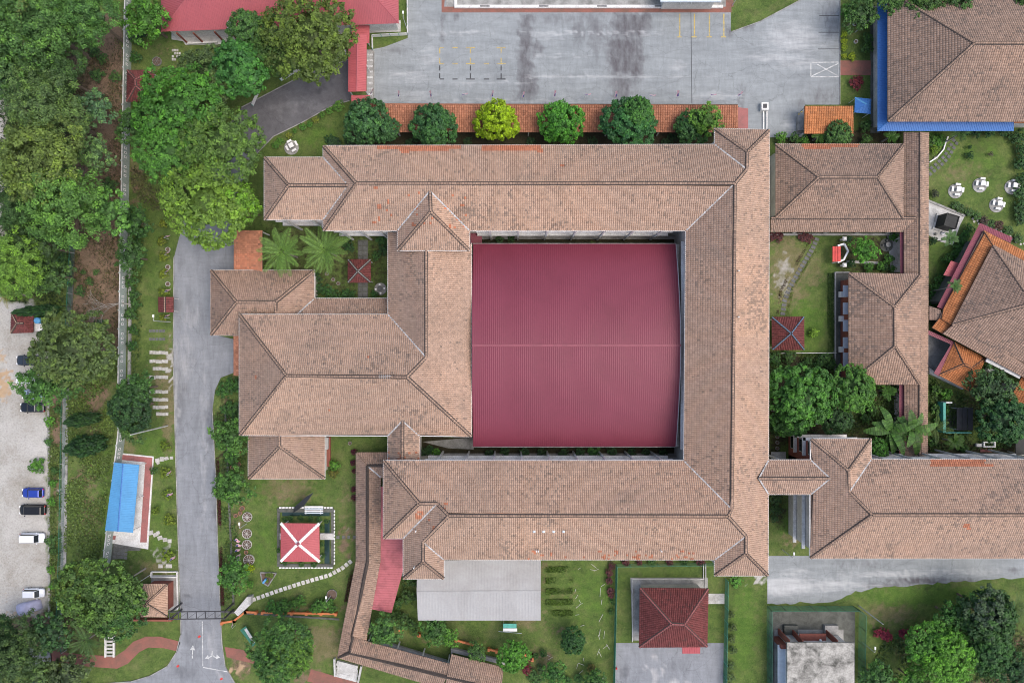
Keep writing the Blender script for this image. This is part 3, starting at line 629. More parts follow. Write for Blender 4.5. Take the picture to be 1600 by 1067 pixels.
# painted markings: children of the surface they are painted on
def mark(parent, pts, w, mat, z=0.0085, name='painted_line'):
    mb = MB()
    for a, b_ in pts:
        A, B = Vector(W(*a)), Vector(W(*b_)); A.z = B.z = 0; d = (B - A).normalized(); s = Vector((-d.y, d.x, 0)) * w / 2
        mb.add([(A.x - s.x, A.y - s.y, z), (B.x - s.x, B.y - s.y, z), (B.x + s.x, B.y + s.y, z), (A.x + s.x, A.y + s.y, z)], [(0, 1, 2, 3)])
    return mb.build(name, mat, parent)
X0, X1, X2 = 687, 735, 783
for xx in (X0, X1, X2):
    for y, mt, sg in ((75, 'yellow', 1), (100, 'yellow', -1), (101.8, 'darkmark', 1), (124, 'darkmark', -1)):
        l, r = (0 if xx == X0 else -7), 7
        if y != 101.8: mark(yard, [((xx + l, y), (xx + r, y))], 0.2, mt)
        mark(yard, [((xx, y + sg * 1.0), (xx, y + sg * 9))], 0.2, mt)
for xx in (711, 760):
    for y, mt in ((75, 'yellow'), (100, 'yellow'), (124, 'darkmark')):
        if xx == 760 and y == 75: continue
        mark(yard, [((xx - 4, y), (xx + 4, y))], 0.2, mt)
for xx in (1062, 1085, 1108.5, 1131): 
    mark(yard, [((xx, 22), (xx, 57))], 0.22, 'yellow'); mark(yard, [((xx - 4.5, 58.2), (xx + 3.5, 58.2))], 0.2, 'yellow')
mark(yard, [((1079.5, 20), (1081, 162))], 0.10, 'darkmark', 0.0125, 'tar_joint')
for a, b_ in (((1267, 98.5), (1267, 119.5)), ((1267, 120.5), (1311, 120.5)), ((1311, 119.3), (1311, 98)), ((1268.5, 98), (1310, 97.5))): mark(yard, [(a, b_)], 0.16, 'whitemark')
mark(yard, [((1269, 119), (1309, 100))], 0.16, 'whitemark', 0.0125); mark(yard, [((1277, 101), (1309, 119))], 0.16, 'whitemark', 0.0165)
for y, d in ((77, 0), (51, 1), (25, 2)): mark(yard, [((1278 + d, y), (1311, y))], 0.12, 'darkmark')
mark(yard, [((1248, 175), (1254, 175))], 0.25, 'yellow'); mark(yard, [((1248.3, 176.8), (1248.3, 184))], 0.25, 'yellow')
# pedestrian crossing bars beside the red canopy
xing = sheet('footpath', [(573, 78), (584, 78), (584, 158), (573, 158)], 0.012, 'concrete')
for i in range(9): mark(xing, [((573.6, 86 + i * 8.8), (582.5, 86 + i * 8.8))], 0.32, 'whitemark', 0.0165)
kerb('kerb', [(584.5, 80), (584.5, 157)], xing)
# road arrows and lines by the gate
mark(road, [((316, 970), (317, 1040))], 0.13, 'whitemark'); mark(road, [((317.3, 1042), (356, 1049))], 0.16, 'whitemark')
mark(road, [((300.5, 1028), (301, 1015))], 0.2, 'whitemark')
def arrowhead(p, d, l=7.5, w=4.2):
    d = Vector(d).normalized(); s = Vector((-d.y, d.x)); p = Vector(p); a, b_, c_ = p + d * l, p + s * w, p - s * w
    MB().add([W(*a)[:2] + (.0125,), W(*b_)[:2] + (.0125,), W(*c_)[:2] + (.0125,)], [(0, 1, 2)]).build('painted_arrowhead', 'whitemark', road)
arrowhead((301, 1015), (0.05, -1))
mark(road, [((332, 1017), (331, 1024)), ((331, 1024), (326, 1027)), ((331.5, 1023), (338, 1027))], 0.2, 'whitemark'); arrowhead((326, 1026), (-1, 0.35), 6, 3.6); arrowhead((338, 1025.5), (1, 0.2), 6, 3.6)
for p in ((311.5, 994), (278, 1040), (346, 1060)): MB().obox(*P2(*p), 0.009, 0.02, 0.5, 0.35, 0.6).build('red_road_patch', 'redpaint', road)
# other paved surfaces
sheet('red_paved_strip', [(694, 11), (1143, 11), (1143, 20), (697, 20), (690, 20), (690, -40), (698, -40)], 0.008, 'paving_red')
sheet('red_paved_strip', [(1134, -40), (1146, -40), (1146, 11), (1134, 11)], 0.008, 'paving_red')
sheet('red_paved_strip', [(1153, 168), (1169, 170), (1169, 204), (1153, 204)], 0.012, 'paving_pink')
sheet('red_paved_strip', [(1313, 95), (1361, 95), (1361, 118), (1313, 118)], 0.008, 'paving_red')
brick = sheet('brick_path', [(78, 1016), (130, 1022), (180, 1025), (195, 1015), (208, 1002), (228, 994), (250, 994), (282, 1002), (277, 1017), (255, 1012), (232, 1011), (218, 1018), (200, 1036), (183, 1044), (140, 1041), (80, 1033)], 0.004, 'paving_red')
sheet('brick_path', [(351, 1010), (400, 1018), (398, 1037), (354, 1026)], 0.004, 'paving_red')
sheet('brick_path', [(486, 1045), (545, 1062), (600, 1075), (600, 1090), (480, 1064)], 0.004, 'paving_red')
sheet('concrete_apron', [(38, 1010), (80, 1016), (82, 1040), (60, 1060), (45, 1050)], 0.004, 'concrete')
sheet('concrete_apron', [(268, 50), (378, 44), (380, 64), (340, 70), (290, 71), (286, 65), (268, 62)], 0.008, 'concrete_light')
sheet('concrete_apron', [(520, 38), (626, 32), (626, 50), (520, 54)], 0.008, 'concrete_light')
sheet('concrete_apron', [(697, -60), (1134, -60), (1134, 11), (697, 11)], 0.008, 'concrete')
sheet('concrete_apron', [(1360, 10), (1375, 10), (1375, 208), (1360, 208)], 0.004, 'concrete_dark')
sheet('tiled_plaza', [(1448, 312), (1508, 337), (1500, 352), (1489, 383), (1470, 378), (1448, 366)], 0.004, 'concrete_light')
sheet('concrete_apron', [(1306, 425), (1328, 425), (1328, 600), (1306, 600)], 0.004, 'concrete_dark')
sheet('concrete_court', [(1446, 520), (1490, 535), (1465, 585), (1446, 575)], 0.004, 'concrete')
sheet('concrete_apron', [(985, 902), (1106, 902), (1106, 925), (1010, 925), (1010, 1000), (988, 1000)], 0.008, 'concrete')
sheet('concrete_apron', [(1100, 927), (1132, 927), (1132, 943), (1100, 943)], 0.008, 'concrete_light')
sheet('tar_court', [(1202, 955), (1336, 955), (1336, 1200), (1202, 1200)], 0.004, 'concrete_dark')
sheet('concrete_apron', [(1210, 983), (1318, 983), (1318, 1005), (1228, 1005), (1228, 1200), (1210, 1200)], 0.012, 'concrete')
sheet('concrete_apron', [(236, 898), (276, 898), (278, 953), (236, 953)], 0.008, 'concrete')
sheet('tiled_apron', [(178, 842), (222, 848), (219, 860), (196, 860), (193, 872), (173, 874)], 0.008, 'concrete_dark')
sheet('concrete_apron', [(1020 - 360, 690), (740, 683), (740, 702), (700, 700)], 0.004, 'concrete')
sheet('garden_path', [(559, 375), (575, 375), (575, 472), (559, 472)], 0.004, 'concrete_dark')
sheet('concrete_apron', [(735, 362), (1066, 362), (1066, 374), (735, 374)], 0.004, 'concrete')
sheet('concrete_apron', [(655, 708), (1066, 708), (1066, 716), (655, 716)], 0.004, 'concrete')
sheet('garden_path', [(1386, 365), (1408, 365), (1408, 425), (1392, 425)], 0.004, 'concrete')
sheet('garden_path', [(1322, 407), (1372, 409), (1374, 413), (1322, 411)], 0.008, 'concrete')
sheet('garden_path', [(1397, 600), (1410, 600), (1410, 690), (1397, 690)], 0.004, 'concrete')
sheet('concrete_apron', [(1355, 708), (1640, 708), (1640, 722), (1355, 722)], 0.004, 'concrete')
sheet('concrete_apron', [(1205, 706), (1228, 706), (1228, 722), (1205, 722)], 0.004, 'concrete_light')
# ------------------------------------------------------------------ buildings
def facade(parent, a, b_, z0, inset, nb, outward, cols=True, floors=(3.6, 7.2), wallcol='wall', windows=True, coloff=0.55):
    """dressing of a wall that stands under the eave a-b (pixels at eave height): ledges, free columns, a window in each bay of each storey"""
    A, B = Vector(P2(*a, z0)), Vector(P2(*b_, z0)); o = Vector(outward); A -= o * inset; B -= o * inset
    d = (B - A).normalized(); Ln = (B - A).length; rot = math.atan2(d.y, d.x)
    def bx(t0, t1, f0, f1, zz0, zz1, name, mat, par):
        c_ = A + d * (t0 + t1) / 2 + o * (f0 + f1) / 2; return MB().obox(c_.x, c_.y, zz0, zz1, t1 - t0, f1 - f0, rot).build(name, mat, par)
    for z in floors: bx(0, Ln, 0.003, 0.55, z - 0.25, z, 'ledge', 'white', parent)
    bx(0, Ln, 0.003, 0.70, z0 - 0.75, z0 - 0.45, 'beam', 'white', parent)
    w = Ln / nb
    for i in range(nb):
        if cols: bx(i * w + w / 2 - 0.14, i * w + w / 2 + 0.14, coloff, coloff + 0.28, 0, z0 - 0.45, 'column', 'white', parent)
        if windows:
            for z in (0.0,) + tuple(floors):
                f = bx(i * w + 0.4, (i + 1) * w - 0.4, 0.003, 0.06, z + 1.0, z + 2.5, 'window', 'white', parent)
                bx(i * w + 0.5, (i + 1) * w - 0.5, 0.063, 0.08, z + 1.1, z + 2.4, 'pane', 'glass', f)
def wallbox(parent, x0, y0, x1, y1, z0, inset=0.8, mat='wall', sides='NESW'):
    a, b_ = W(x0, y0, z0), W(x1, y1, z0); i = inset
    MB().box(a[0] + (i if 'W' in sides else 0), a[1] - (i if 'N' in sides else 0), -0.05, b_[0] - (i if 'E' in sides else 0), b_[1] + (i if 'S' in sides else 0), z0 - 0.12).build('wall', mat, parent)

# --- the long block round the courtyard
Z = 11.0
mainb = thing('school_block', 'long pink-tiled block wrapped round the maroon courtyard roof on three sides', 'building', W(800, 290, 0))
F_ = []
def fc(*p): F_.append((p[0], p[1], list(p[2:])))
A1, B1, B2, R1, R2 = (506, 229), (1117, 227), (1166, 265), (557, 287), (1148, 287)
fc(A1, B1, A1, B1, B2, R2, R1)
fc((1117, 202), B1, (1117, 202), B1, B2, (1167, 238))
fc((1117, 202), (1201, 204), (1117, 202), (1201, 204), (1167, 238))
fc((1201, 204), (1199, 898), (1201, 204), (1199, 898), (1165, 864), (1165, 837), (1137, 806), (1143, 795), R2, B2, (1167, 238))
fc((1072, 360), (1069, 720), (1072, 360), (1069, 720), (1143, 795), R2)
fc((506, 360), (1072, 360), (506, 360), (622, 360), (672, 299), (733, 360), (1072, 360), R2, R1)
fc(A1, (506, 360), A1, (506, 247), (545, 290), (506, 343), (506, 360), R1)
fc((414, 247), (506, 247), (414, 247), (506, 247), (545, 290), (451, 290))
fc((414, 343), (506, 343), (414, 343), (506, 343), (545, 290), (451, 290))
fc((414, 247), (414, 343), (414, 247), (414, 343), (451, 290))
fc((622, 391), (733, 391), (622, 391), (733, 391), (673, 331))
fc((622, 391), (622, 360), (622, 391), (622, 360), (672, 299), (673, 331))
fc((733, 391), (733, 360), (733, 391), (733, 360), (672, 299), (673, 331))
S1, S2, S3, S4 = (655, 786), (683, 786), (701, 805), (661, 846)
fc((600, 720), (1069, 720), (600, 720), (1069, 720), (1143, 795), (1137, 806), S3, S2, S1)
fc((600, 720), (600, 840), (600, 720), (600, 840), S1)
fc((600, 840), (631, 840), (600, 840), (631, 840), S2, S1)
fc((631, 840), (631, 903), (631, 840), (631, 903), (661, 877), S4, S3, S2)
fc((631, 903), (693, 903), (631, 903), (693, 903), (661, 877))
fc((693, 903), (693, 873), (693, 903), (693, 873), S4, (661, 877))
fc((693, 873), (1117, 873), (693, 873), (1117, 873), (1165, 837), (1137, 806), S3, S4)
fc((1117, 873), (1117, 898), (1117, 873), (1117, 898), (1165, 864), (1165, 837))
fc((1117, 898), (1199, 898), (1117, 898), (1199, 898), (1165, 864))
newp = [(588, 226, 720, 233, 1), (622, 232, 700, 236, 1), (625, 235, 640, 239, 1), (752, 226, 846, 236, 1), (840, 230, 848, 238, .8)]
for _ in range(46):
    x, y = rnd.uniform(560, 735), rnd.uniform(292, 352); newp.append((x, y, x + rnd.uniform(2, 6), y + rnd.uniform(2, 6), .6))
for _ in range(46):
    x, y = rnd.uniform(820, 1090), rnd.choice((rnd.uniform(858, 868), rnd.uniform(864, 872))); newp.append((x, y, x + rnd.uniform(2, 9), y + rnd.uniform(2, 5), .6))
for _ in range(12):
    x, y = rnd.uniform(650, 700), rnd.uniform(780, 830); newp.append((x, y, x + rnd.uniform(2, 5), y + rnd.uniform(2, 4), .7))
newp += [(648, 798, 660, 812, .6), (800, 800, 815, 806, .5), (876, 256, 882, 262, .9)]
roof(mainb, F_, Z, 0.46, 'tile',
     ridges=[(R1, R2), (A1, R1), ((506, 360), R1), (R2, B2), (B2, (1167, 238)), ((1117, 202), (1167, 238)), ((1201, 204), (1167, 238)), (R2, (1143, 795)), ((1143, 795), (1137, 806)), ((1137, 806), (1165, 837)), ((1165, 837), (1165, 864)),
             ((1117, 898), (1165, 864)), ((1199, 898), (1165, 864)), ((414, 247), (451, 290)), ((414, 343), (451, 290)), ((451, 290), (545, 290)), ((622, 391), (673, 331)), ((733, 391), (673, 331)), ((672, 299), (673, 331)),
             ((600, 720), S1), ((600, 840), S1), (S1, S2), (S2, S3), (S3, (1137, 806)), (S3, S4), (S4, (661, 877)), ((631, 903), (661, 877)), ((693, 903), (661, 877))],
     valleys=[(B1, B2), ((1072, 360), R2), ((1069, 720), (1143, 795)), ((506, 247), (545, 290)), ((506, 343), (545, 290)), ((622, 360), (672, 299)), ((733, 360), (672, 299)), ((631, 840), S2), (S4, (693, 873)), ((1117, 873), (1165, 837))],
     gutters=[(A1, B1), (B1, (1117, 202)), ((1117, 202), (1201, 204)), ((1201, 204), (1199, 898)), ((1199, 898), (1117, 898)), ((1117, 898), (1117, 873)), ((1117, 873), (693, 873)), ((693, 873), (693, 903)), ((693, 903), (631, 903)), ((631, 903), (631, 840)), ((631, 840), (600, 840)), ((600, 840), (600, 720)), ((600, 720), (1069, 720)),
              ((1069, 720), (1072, 360)), ((1072, 360), (733, 360)), ((622, 360), (506, 360)), ((506, 360), (506, 343)), ((506, 343), (414, 343)), ((414, 343), (414, 247)), ((414, 247), (506, 247)), ((506, 247), A1), ((622, 391), (733, 391)), ((622, 391), (622, 360)), ((733, 391), (733, 360))],
     patches=newp)
wallbox(mainb, 506, 229, 1150, 360, Z); wallbox(mainb, 414, 247, 520, 343, Z, mat='brickwall'); wallbox(mainb, 1071, 228, 1199, 872, Z); wallbox(mainb, 1117, 204, 1199, 260, Z, 0.805); wallbox(mainb, 1117, 840, 1199, 898, Z, 0.805); wallbox(mainb, 600, 720, 1110, 840, Z, 0.9); wallbox(mainb, 660, 760, 1110, 873, Z, 0.9)
wallbox(mainb, 631, 800, 693, 903, Z); wallbox(mainb, 622, 340, 733, 391, Z, 1.0)
facade(mainb, (742, 360), (1060, 360), Z, 0.8, 7, (0, -1)); facade(mainb, (660, 720), (1060, 720), Z, 0.9, 9, (0, 1))
facade(mainb, (1071, 372), (1070, 708), Z, 0.8, 8, (-1, 0), cols=False); facade(mainb, (418, 343), (505, 343), Z, 0.8, 2, (0, -1)); facade(mainb, (512, 360), (606, 360), Z, 0.8, 3, (0, -1))
for x in (834, 849, 864.5, 880):
    p = W(x, 829, 13.2); o = MB().obox(p[0], p[1], p[2] - .5, p[2] + .22, 0.55, 0.5).build('roof_vent', 'galv', mainb)
    MB().lathe(p[0] + .05, p[1], [(0.26, p[2] + .22), (0.24, p[2] + .36), (0.1, p[2] + .45)], 10).build('vent_dome', 'skylight', o)
for x, y in ((838, 860), (841, 860), (1033, 860), (1148, 425), (1148, 496), (647, 886), (650, 829)):
    p = W(x, y, 12.5); MB().tube([(p[0], p[1], 11.2), (p[0], p[1], 13.0 if x < 1100 else 14.6)], 0.11, 8).build('vent_pipe', 'white', mainb)

# --- the hall west of the courtyard
ZH = 7.7
hall = thing('assembly_hall', 'pink-tiled hall with long hipped roof west of the maroon courtyard roof', 'building', W(540, 590, 0))
Hh, Hr, Hv, Hg = (448, 587), (636, 589), (666, 558), (666, 384)
F_ = []
fc((736, 381), (736, 681), (736, 381), (736, 681), Hr, Hv, Hg)
fc((375, 679), (736, 681), (375, 679), (607, 680), (629, 657), (655, 680), (736, 681), Hr, Hh)
fc((375, 492), (375, 679), (375, 492), (375, 679), Hh)
fc((375, 492), (607, 492), (375, 492), (607, 492), Hv, Hr, Hh)
fc((607, 363), (607, 492), (607, 363), (607, 492), Hv, Hg, (640, 363))
fc((607, 680), (607, 722), (607, 680), (607, 722), (629, 722), (629, 657))
fc((655, 680), (655, 722), (655, 680), (655, 722), (629, 722), (629, 657))
hp = [(607, 705, 655, 722, .25), (398, 586, 404, 592, .4)]
for _ in range(10):
    x, y = rnd.uniform(390, 720), rnd.uniform(500, 670); hp.append((x, y, x + 3, y + 4, .4))
roof(hall, F_, ZH, 0.46, 'tile', ridges=[((375, 492), Hh), ((375, 679), Hh), (Hh, Hr), (Hr, (736, 681)), (Hr, Hv), (Hv, Hg), ((629, 657), (629, 722))],
     valleys=[((607, 492), Hv), ((607, 680), (629, 657)), ((655, 680), (629, 657))],
     gutters=[((375, 492), (607, 492)), ((375, 492), (375, 679)), ((375, 679), (607, 680)), ((655, 680), (736, 681)), ((736, 681), (736, 381)), ((607, 492), (607, 363)), ((607, 680), (607, 720)), ((655, 680), (655, 720))], patches=hp)
wallbox(hall, 375, 492, 736, 681, ZH); wallbox(hall, 607, 364, 736, 510, ZH); wallbox(hall, 607, 670, 655, 730, ZH, 0.6)
p = W(602, 588, 13.2); mbx = MB(); mbx.tube([(p[0], p[1], 11.9), (p[0], p[1], 14.2)], 0.03, 6); mbx.bar((p[0] - .9, p[1], 14.1), (p[0] + 1.1, p[1] + .1, 14.1), .04, .04)
for k in range(6): mbx.bar((p[0] - .7 + k * .3, p[1] - .35, 14.13), (p[0] - .7 + k * .3, p[1] + .35, 14.13), .03, .03)
mbx.build('antenna', 'galv', hall)

# --- low annexes of the hall
an = thing('hall_annex', 'low hipped tile annex beside the road above the hall', 'building', W(410, 470, 0))
F_ = []; q1, q2 = (370, 472), (431, 472)
fc((330, 423), (491, 423), (330, 423), (491, 423), q2, q1); fc((330, 423), (330, 523), (330, 423), (330, 523), q1)
fc((330, 523), (425, 523), (330, 523), (425, 523), (431, 500), q2, q1); fc((491, 423), (491, 467), (491, 423), (491, 467), (455, 501), (431, 500), q2)
fc((491, 467), (612, 467), (491, 467), (612, 467), (612, 501), (455, 501))
roof(an, F_, 4.6, 0.46, 'tile_grey', ridges=[(q1, q2), ((330, 423), q1), ((330, 523), q1), ((491, 423), q2), (q2, (431, 500))], valleys=[((491, 467), (455, 501))],
     gutters=[((330, 423), (491, 423)), ((330, 423), (330, 523)), ((330, 523), (376, 523)), ((491, 423), (491, 467)), ((491, 467), (608, 467))])
wallbox(an, 330, 423, 491, 523, 4.6, 0.7); wallbox(an, 460, 467, 612, 510, 4.6, 0.7)
an = thing('hall_annex', 'low tiled annex below the hall facing the red pavilion lawn', 'building', W(448, 715, 0))
F_ = []; fc((389, 672), (389, 747), (389, 672), (389, 747), (437, 697), (437, 672)); fc((507, 672), (507, 747), (507, 672), (507, 747), (437, 697), (437, 672)); fc((389, 747), (507, 747), (389, 747), (507, 747), (437, 697))
roof(an, F_, 4.6, 0.46, 'tile', ridges=[((437, 672), (437, 697)), ((389, 747), (437, 697)), ((507, 747), (437, 697))], gutters=[((389, 680), (389, 747)), ((389, 747), (507, 747)), ((507, 747), (507, 680))])
wallbox(an, 389, 672, 507, 747, 4.6, 0.7)
MB().box(*W(505, 682, 0)[:2], 0, *W(517, 728, 0)[:2], 0.5).build('service_plinth', 'brickwall', an); MB().pbox(506, 684, 512, 702, 0.5, 1.3).build('service_tank', 'galv', an)
lt = thing('lean_to', 'orange-tiled lean-to roof between road and coconut palms', 'roof', W(388, 392, 0))
F_ = []; fc((366, 360), (366, 424), (366, 360), (366, 424), (410, 424), (410, 360)); roof(lt, F_, 4.2, 0.12, 'tile_terra', patches=[(366, 395, 411, 424, .7)], hgt=.04); posts(lt, [(368, 362), (408, 362), (368, 421), (408, 421)], 4.1)
lt = thing('lean_to', 'narrow orange lean-to strip against the hall west side', 'roof', W(370, 555, 0))
F_ = []; fc((365.5, 523), (365.5, 587), (365.5, 523), (365.5, 587), (380, 587), (380, 523)); roof(lt, F_, 4.2, 0.12, 'tile_terra', hgt=.04); posts(lt, [(367, 525), (367, 585)], 4.1)

# --- maroon roof over the courtyard
cr = thing('courtyard_roof', 'huge maroon ribbed metal roof filling the courtyard', 'roof', W(895, 540, 0))
xe, xw = W(1056.5, 0, 5.5)[0], W(736, 0, ZH)[0] + 0.22; yn, ys_ = W(0, 381, 5.5)[1], W(0, 697.5, 5.5)[1]; yc = (yn + ys_) / 2; hf = (yn - ys_) / 2
zc = lambda t: 5.5 + 3.4 * (1 - abs(t) ** 1.7)
ts = [-1, -.96, -.9, -.82, -.72, -.6, -.45, -.3, -.15, 0, .15, .3, .45, .6, .72, .82, .9, .96, 1]
pitch = 0.345; nr = int((xe - xw) / pitch); prof = []
for k in range(nr):
    x = xw + k * pitch; prof += [(x, 0), (x + .19, 0), (x + .22, .014), (x + .28, .014), (x + .31, 0)]
prof.append((xe, 0)); V = []; F = []
for t in ts:
    for x, h in prof: V.append((x, yc + t * hf, zc(t) + h))
m = len(prof)
for i in range(len(ts) - 1):
    for k in range(m - 1): F.append((i * m + k, i * m + k + 1, (i + 1) * m + k + 1, (i + 1) * m + k))
finish(np_mesh('roof_sheet', V, F), 'roof_sheet', 'maroon', cr)
MB().box(xw, yc - .18, zc(0) + .045, xe, yc + .18, zc(0) + .075).build('ridge_cap', 'maroon2', cr)
mbx = MB()
for yy in (yn, ys_): mbx.box(xw, yy - .1, 5.3, xe, yy + .1, 5.49)
mbx.build('eave_gutter', 'concrete', cr)
for k in range(8):
    for yy in (yn - .4, ys_ + .4): x = xw + .6 + k * (xe - xw - 1.2) / 7; MB().obox(x, yy, 0, 5.45, .3, .3).build('column', 'white', cr)
mbx = MB(); prof = [(xe - .05, yc + t * hf, zc(t) - .08) for t in ts]
for a, b_ in zip(prof[:-1], prof[1:]): mbx.bar(a, b_, .12, .3)
mbx.build('edge_truss', 'galv', cr)
MB().pbox(735, 363, 753, 381, 2.8, 3.0).build('low_canopy', 'maroon2', cr)

# --- south-east block with its link
ZS = 11.0
se = thing('classroom_block', 'pink-tiled block at the right edge beside the service road', 'building', W(1440, 800, 0))
F_ = []; T1, T2, T3 = (1325, 735), (1326, 768), (1362, 804); E_ = 1680
fc((1267, 686), (1360, 686), (1267, 686), (1360, 686), T1); fc((1360, 686), (1360, 718), (1360, 686), (1360, 718), T2, T1)
fc((1267, 686), (1266, 871), (1267, 686), (1267, 719), (1296, 747), (1267, 771), (1266, 871), T3, T2, T1)
fc((1360, 718), (E_, 718), (1360, 718), (E_, 718), (E_, 804), T3, T2); fc((1266, 871), (E_, 871), (1266, 871), (E_, 871), (E_, 804), T3)
fc((1200, 719), (1267, 719), (1200, 719), (1267, 719), (1296, 747), (1185, 747)); fc((1200, 771), (1267, 771), (1200, 771), (1267, 771), (1296, 747), (1185, 747))
roof(se, F_, ZS, 0.46, 'tile', ridges=[((1267, 686), T1), ((1360, 686), T1), (T1, T2), (T2, T3), ((1266, 871), T3), (T3, (E_, 804)), ((1185, 747), (1296, 747))],
     valleys=[((1360, 718), T2), ((1267, 719), (1296, 747)), ((1267, 771), (1296, 747)), ((1200, 719), (1185, 747)), ((1200, 771), (1185, 747))],
     gutters=[((1267, 686), (1360, 686)), ((1360, 686), (1360, 718)), ((1360, 718), (E_, 718)), ((1266, 871), (E_, 871)), ((1266, 771), (1266, 871)), ((1267, 686), (1267, 719)), ((1202, 719), (1267, 719)), ((1202, 771), (1267, 771))],
     patches=[(1454, 719, 1540, 727, 1), (1470, 726, 1552, 729, 1), (1506, 818, 1516, 826, .9)])
wallbox(se, 1267, 720, E_, 871, ZS); wallbox(se, 1267, 686, 1360, 740, ZS, 0.8, 'brickwall', 'NEW')
facade(se, (1364, 718), (1640, 718), ZS, 0.8, 6, (0, 1)); facade(se, (1266.5, 774), (1266, 868), ZS, 0.8, 3, (-1, 0), cols=False, windows=False)
facade(se, (1267, 688), (1267, 718), ZS, 0.8, 1, (-1, 0), cols=False); facade(se, (1270, 686), (1358, 686), ZS, 0.8, 2, (0, 1), cols=False)
# open link: slabs on columns
for z in (3.5, 7.1): MB().pbox(1199, 724, 1268, 767, z - .2, z).build('link_slab', 'concrete', se)
posts(se, [(1205, 724), (1230, 724), (1205, 767), (1230, 767)], 10.8, .15, 'white', 'column')

# --- north-east hall with blue canopies
ne = thing('workshop_hall', 'grey-brown tiled hall in the upper right corner ringed by blue canopy', 'building', W(1540, 80, 0))
F_ = []; fc((1387, -14), (1387, 190), (1387, -14), (1387, 190), (1522, 68)); fc((1387, 190), (1720, 190), (1387, 190), (1720, 190), (1720, 68), (1522, 68)); fc((1387, -14), (1720, -14), (1387, -14), (1720, -14), (1720, 68), (1522, 68))
roof(ne, F_, 6.5, 0.46, 'tile_grey', ridges=[((1387, 190), (1522, 68)), ((1387, -14), (1522, 68)), ((1522, 68), (1720, 68))], tw=0.36, tv=0.42)
wallbox(ne, 1387, -14, 1720, 190, 6.5, 1.0)
F_ = []; fc((1371, -40), (1371, 205), (1371, -40), (1371, 205), (1388, 190), (1388, -40)); fc((1371, 205), (1584, 205), (1371, 205), (1584, 205), (1584, 191), (1388, 190))
metal_roof(ne, F_, 4.6, 0.35, 'bluemetal', 0.3, name='blue_canopy', caps=[((1371, 205), (1388, 190))])
MB().pbox(1584, 187, 1640, 192, 4.4, 4.6).build('eave_board', 'orange', ne)
for yy in (20, 60, 100, 140, 180): MB().bar(W(1374, yy, 4.45), W(1396, yy, 3.9), .08, .08).build('canopy_bracket', 'galv', ne)
for xx in (1400, 1440, 1480, 1520, 1560): MB().bar(W(xx, 202, 4.45), W(xx, 182, 3.9), .08, .08).build('canopy_bracket', 'galv', ne)
tent = thing('blue_tent', 'small blue pyramid canopy beside the orange carport', 'tent', W(1348, 165, 0))
pyramid(tent, [(1336, 152.5), (1361.5, 155), (1360.5, 178.5), (1335, 176)], (1353.5, 163), 2.6, 0.6, 'bluemetal', True, rib=0.5, caps=[((1336, 152.5), (1353.5, 163))], cap_mat='skyblue')
posts(tent, [(1337, 154), (1360, 156), (1359, 177), (1336.5, 175)], 2.55, .04)
cp = thing('carport', 'orange-tiled carport at the yard edge beside the blue tent', 'carport', W(1295, 187, 0))
F_ = []; fc((1256, 209), (1333, 209), (1256, 209), (1333, 209), (1333, 166), (1257, 166)); roof(cp, F_, 2.8, 0.14, 'tile_orange', tw=.40, tv=.42, hgt=.11, lift=.1, gap=.15); posts(cp, [(1258, 168), (1332, 168), (1258, 207), (1332, 207), (1295, 168)], 2.75)
MB().pbox(1247, 180, 1256, 204, 0, 0.9).build('cabinet', 'concrete', cp)

# --- north-east office and its corridors
of = thing('office_building', 'single-storey hipped tile office right of the long east wing', 'building', W(1312, 285, 0))
F_ = []; o1, o2 = (1279, 277), (1370, 277)
fc((1212, 226), (1411, 226), (1212, 226), (1411, 226), o2, o1); fc((1212, 226), (1212, 340), (1212, 226), (1212, 340), o1); fc((1212, 340), (1410, 340), (1212, 340), (1410, 340), o2, o1); fc((1411, 226), (1410, 340), (1411, 226), (1410, 340), o2)
roof(of, F_, 4.6, 0.46, 'tile_grey', ridges=[(o1, o2), ((1212, 226), o1), ((1212, 340), o1), ((1411, 226), o2), ((1410, 340), o2)], gutters=[((1212, 226), (1411, 226))], patches=[(1253, 226, 1342, 231, 1), (1256, 230, 1300, 233.5, 1)], gw=.1)
wallbox(of, 1212, 226, 1411, 340, 4.6, 0.8)
cw = thing('covered_walkway', 'tiled corridor roof along the lower side of the office', 'walkway', W(1305, 352, 0))
F_ = []; fc((1204, 362), (1414, 362), (1204, 362), (1414, 362), (1430, 341), (1204, 341)); roof(cw, F_, 3.5, 0.4, 'tile_grey', ridges=[((1204, 341), (1430, 341))], ridge_w=.3); posts(cw, [(1206, 360), (1250, 360), (1300, 360), (1350, 360), (1400, 360)], 3.4)
MB().pbox(1203, 365, 1410, 368, 0, 0.35).build('drain_edge', 'concrete', cw)
cw = thing('covered_walkway', 'long north-south tiled corridor roof in front of the garden tables', 'walkway', W(1432, 460, 0))
F_ = gable_faces([(1412, 207), (1413, 712)], [(1450, 207), (1448, 712)], [(1437, 207), (1436, 712)]); roof(cw, F_, 3.6, 0.4, 'tile_grey', ridges=[((1437, 207), (1436, 712))], ridge_w=.26)
posts(cw, [(1414, y) for y in range(370, 711, 42)] + [(1448, y) for y in range(212, 711, 42)], 3.5)
metal_roof(cw, [((1406, 363), (1407, 428), [(1406, 363), (1407, 428), (1412.5, 428), (1412.5, 363)]), ((1405, 600), (1405, 712), [(1405, 600), (1405, 712), (1412.5, 712), (1412.5, 600)])], 3.1, 0.3, 'maroon2', name='maroon_eave')
wb = thing('office_building', 'grey-brown hipped tile block with wall-mounted air conditioners', 'building', W(1380, 513, 0))
F_ = []; o1, o2 = (1397, 480), (1397.5, 541)
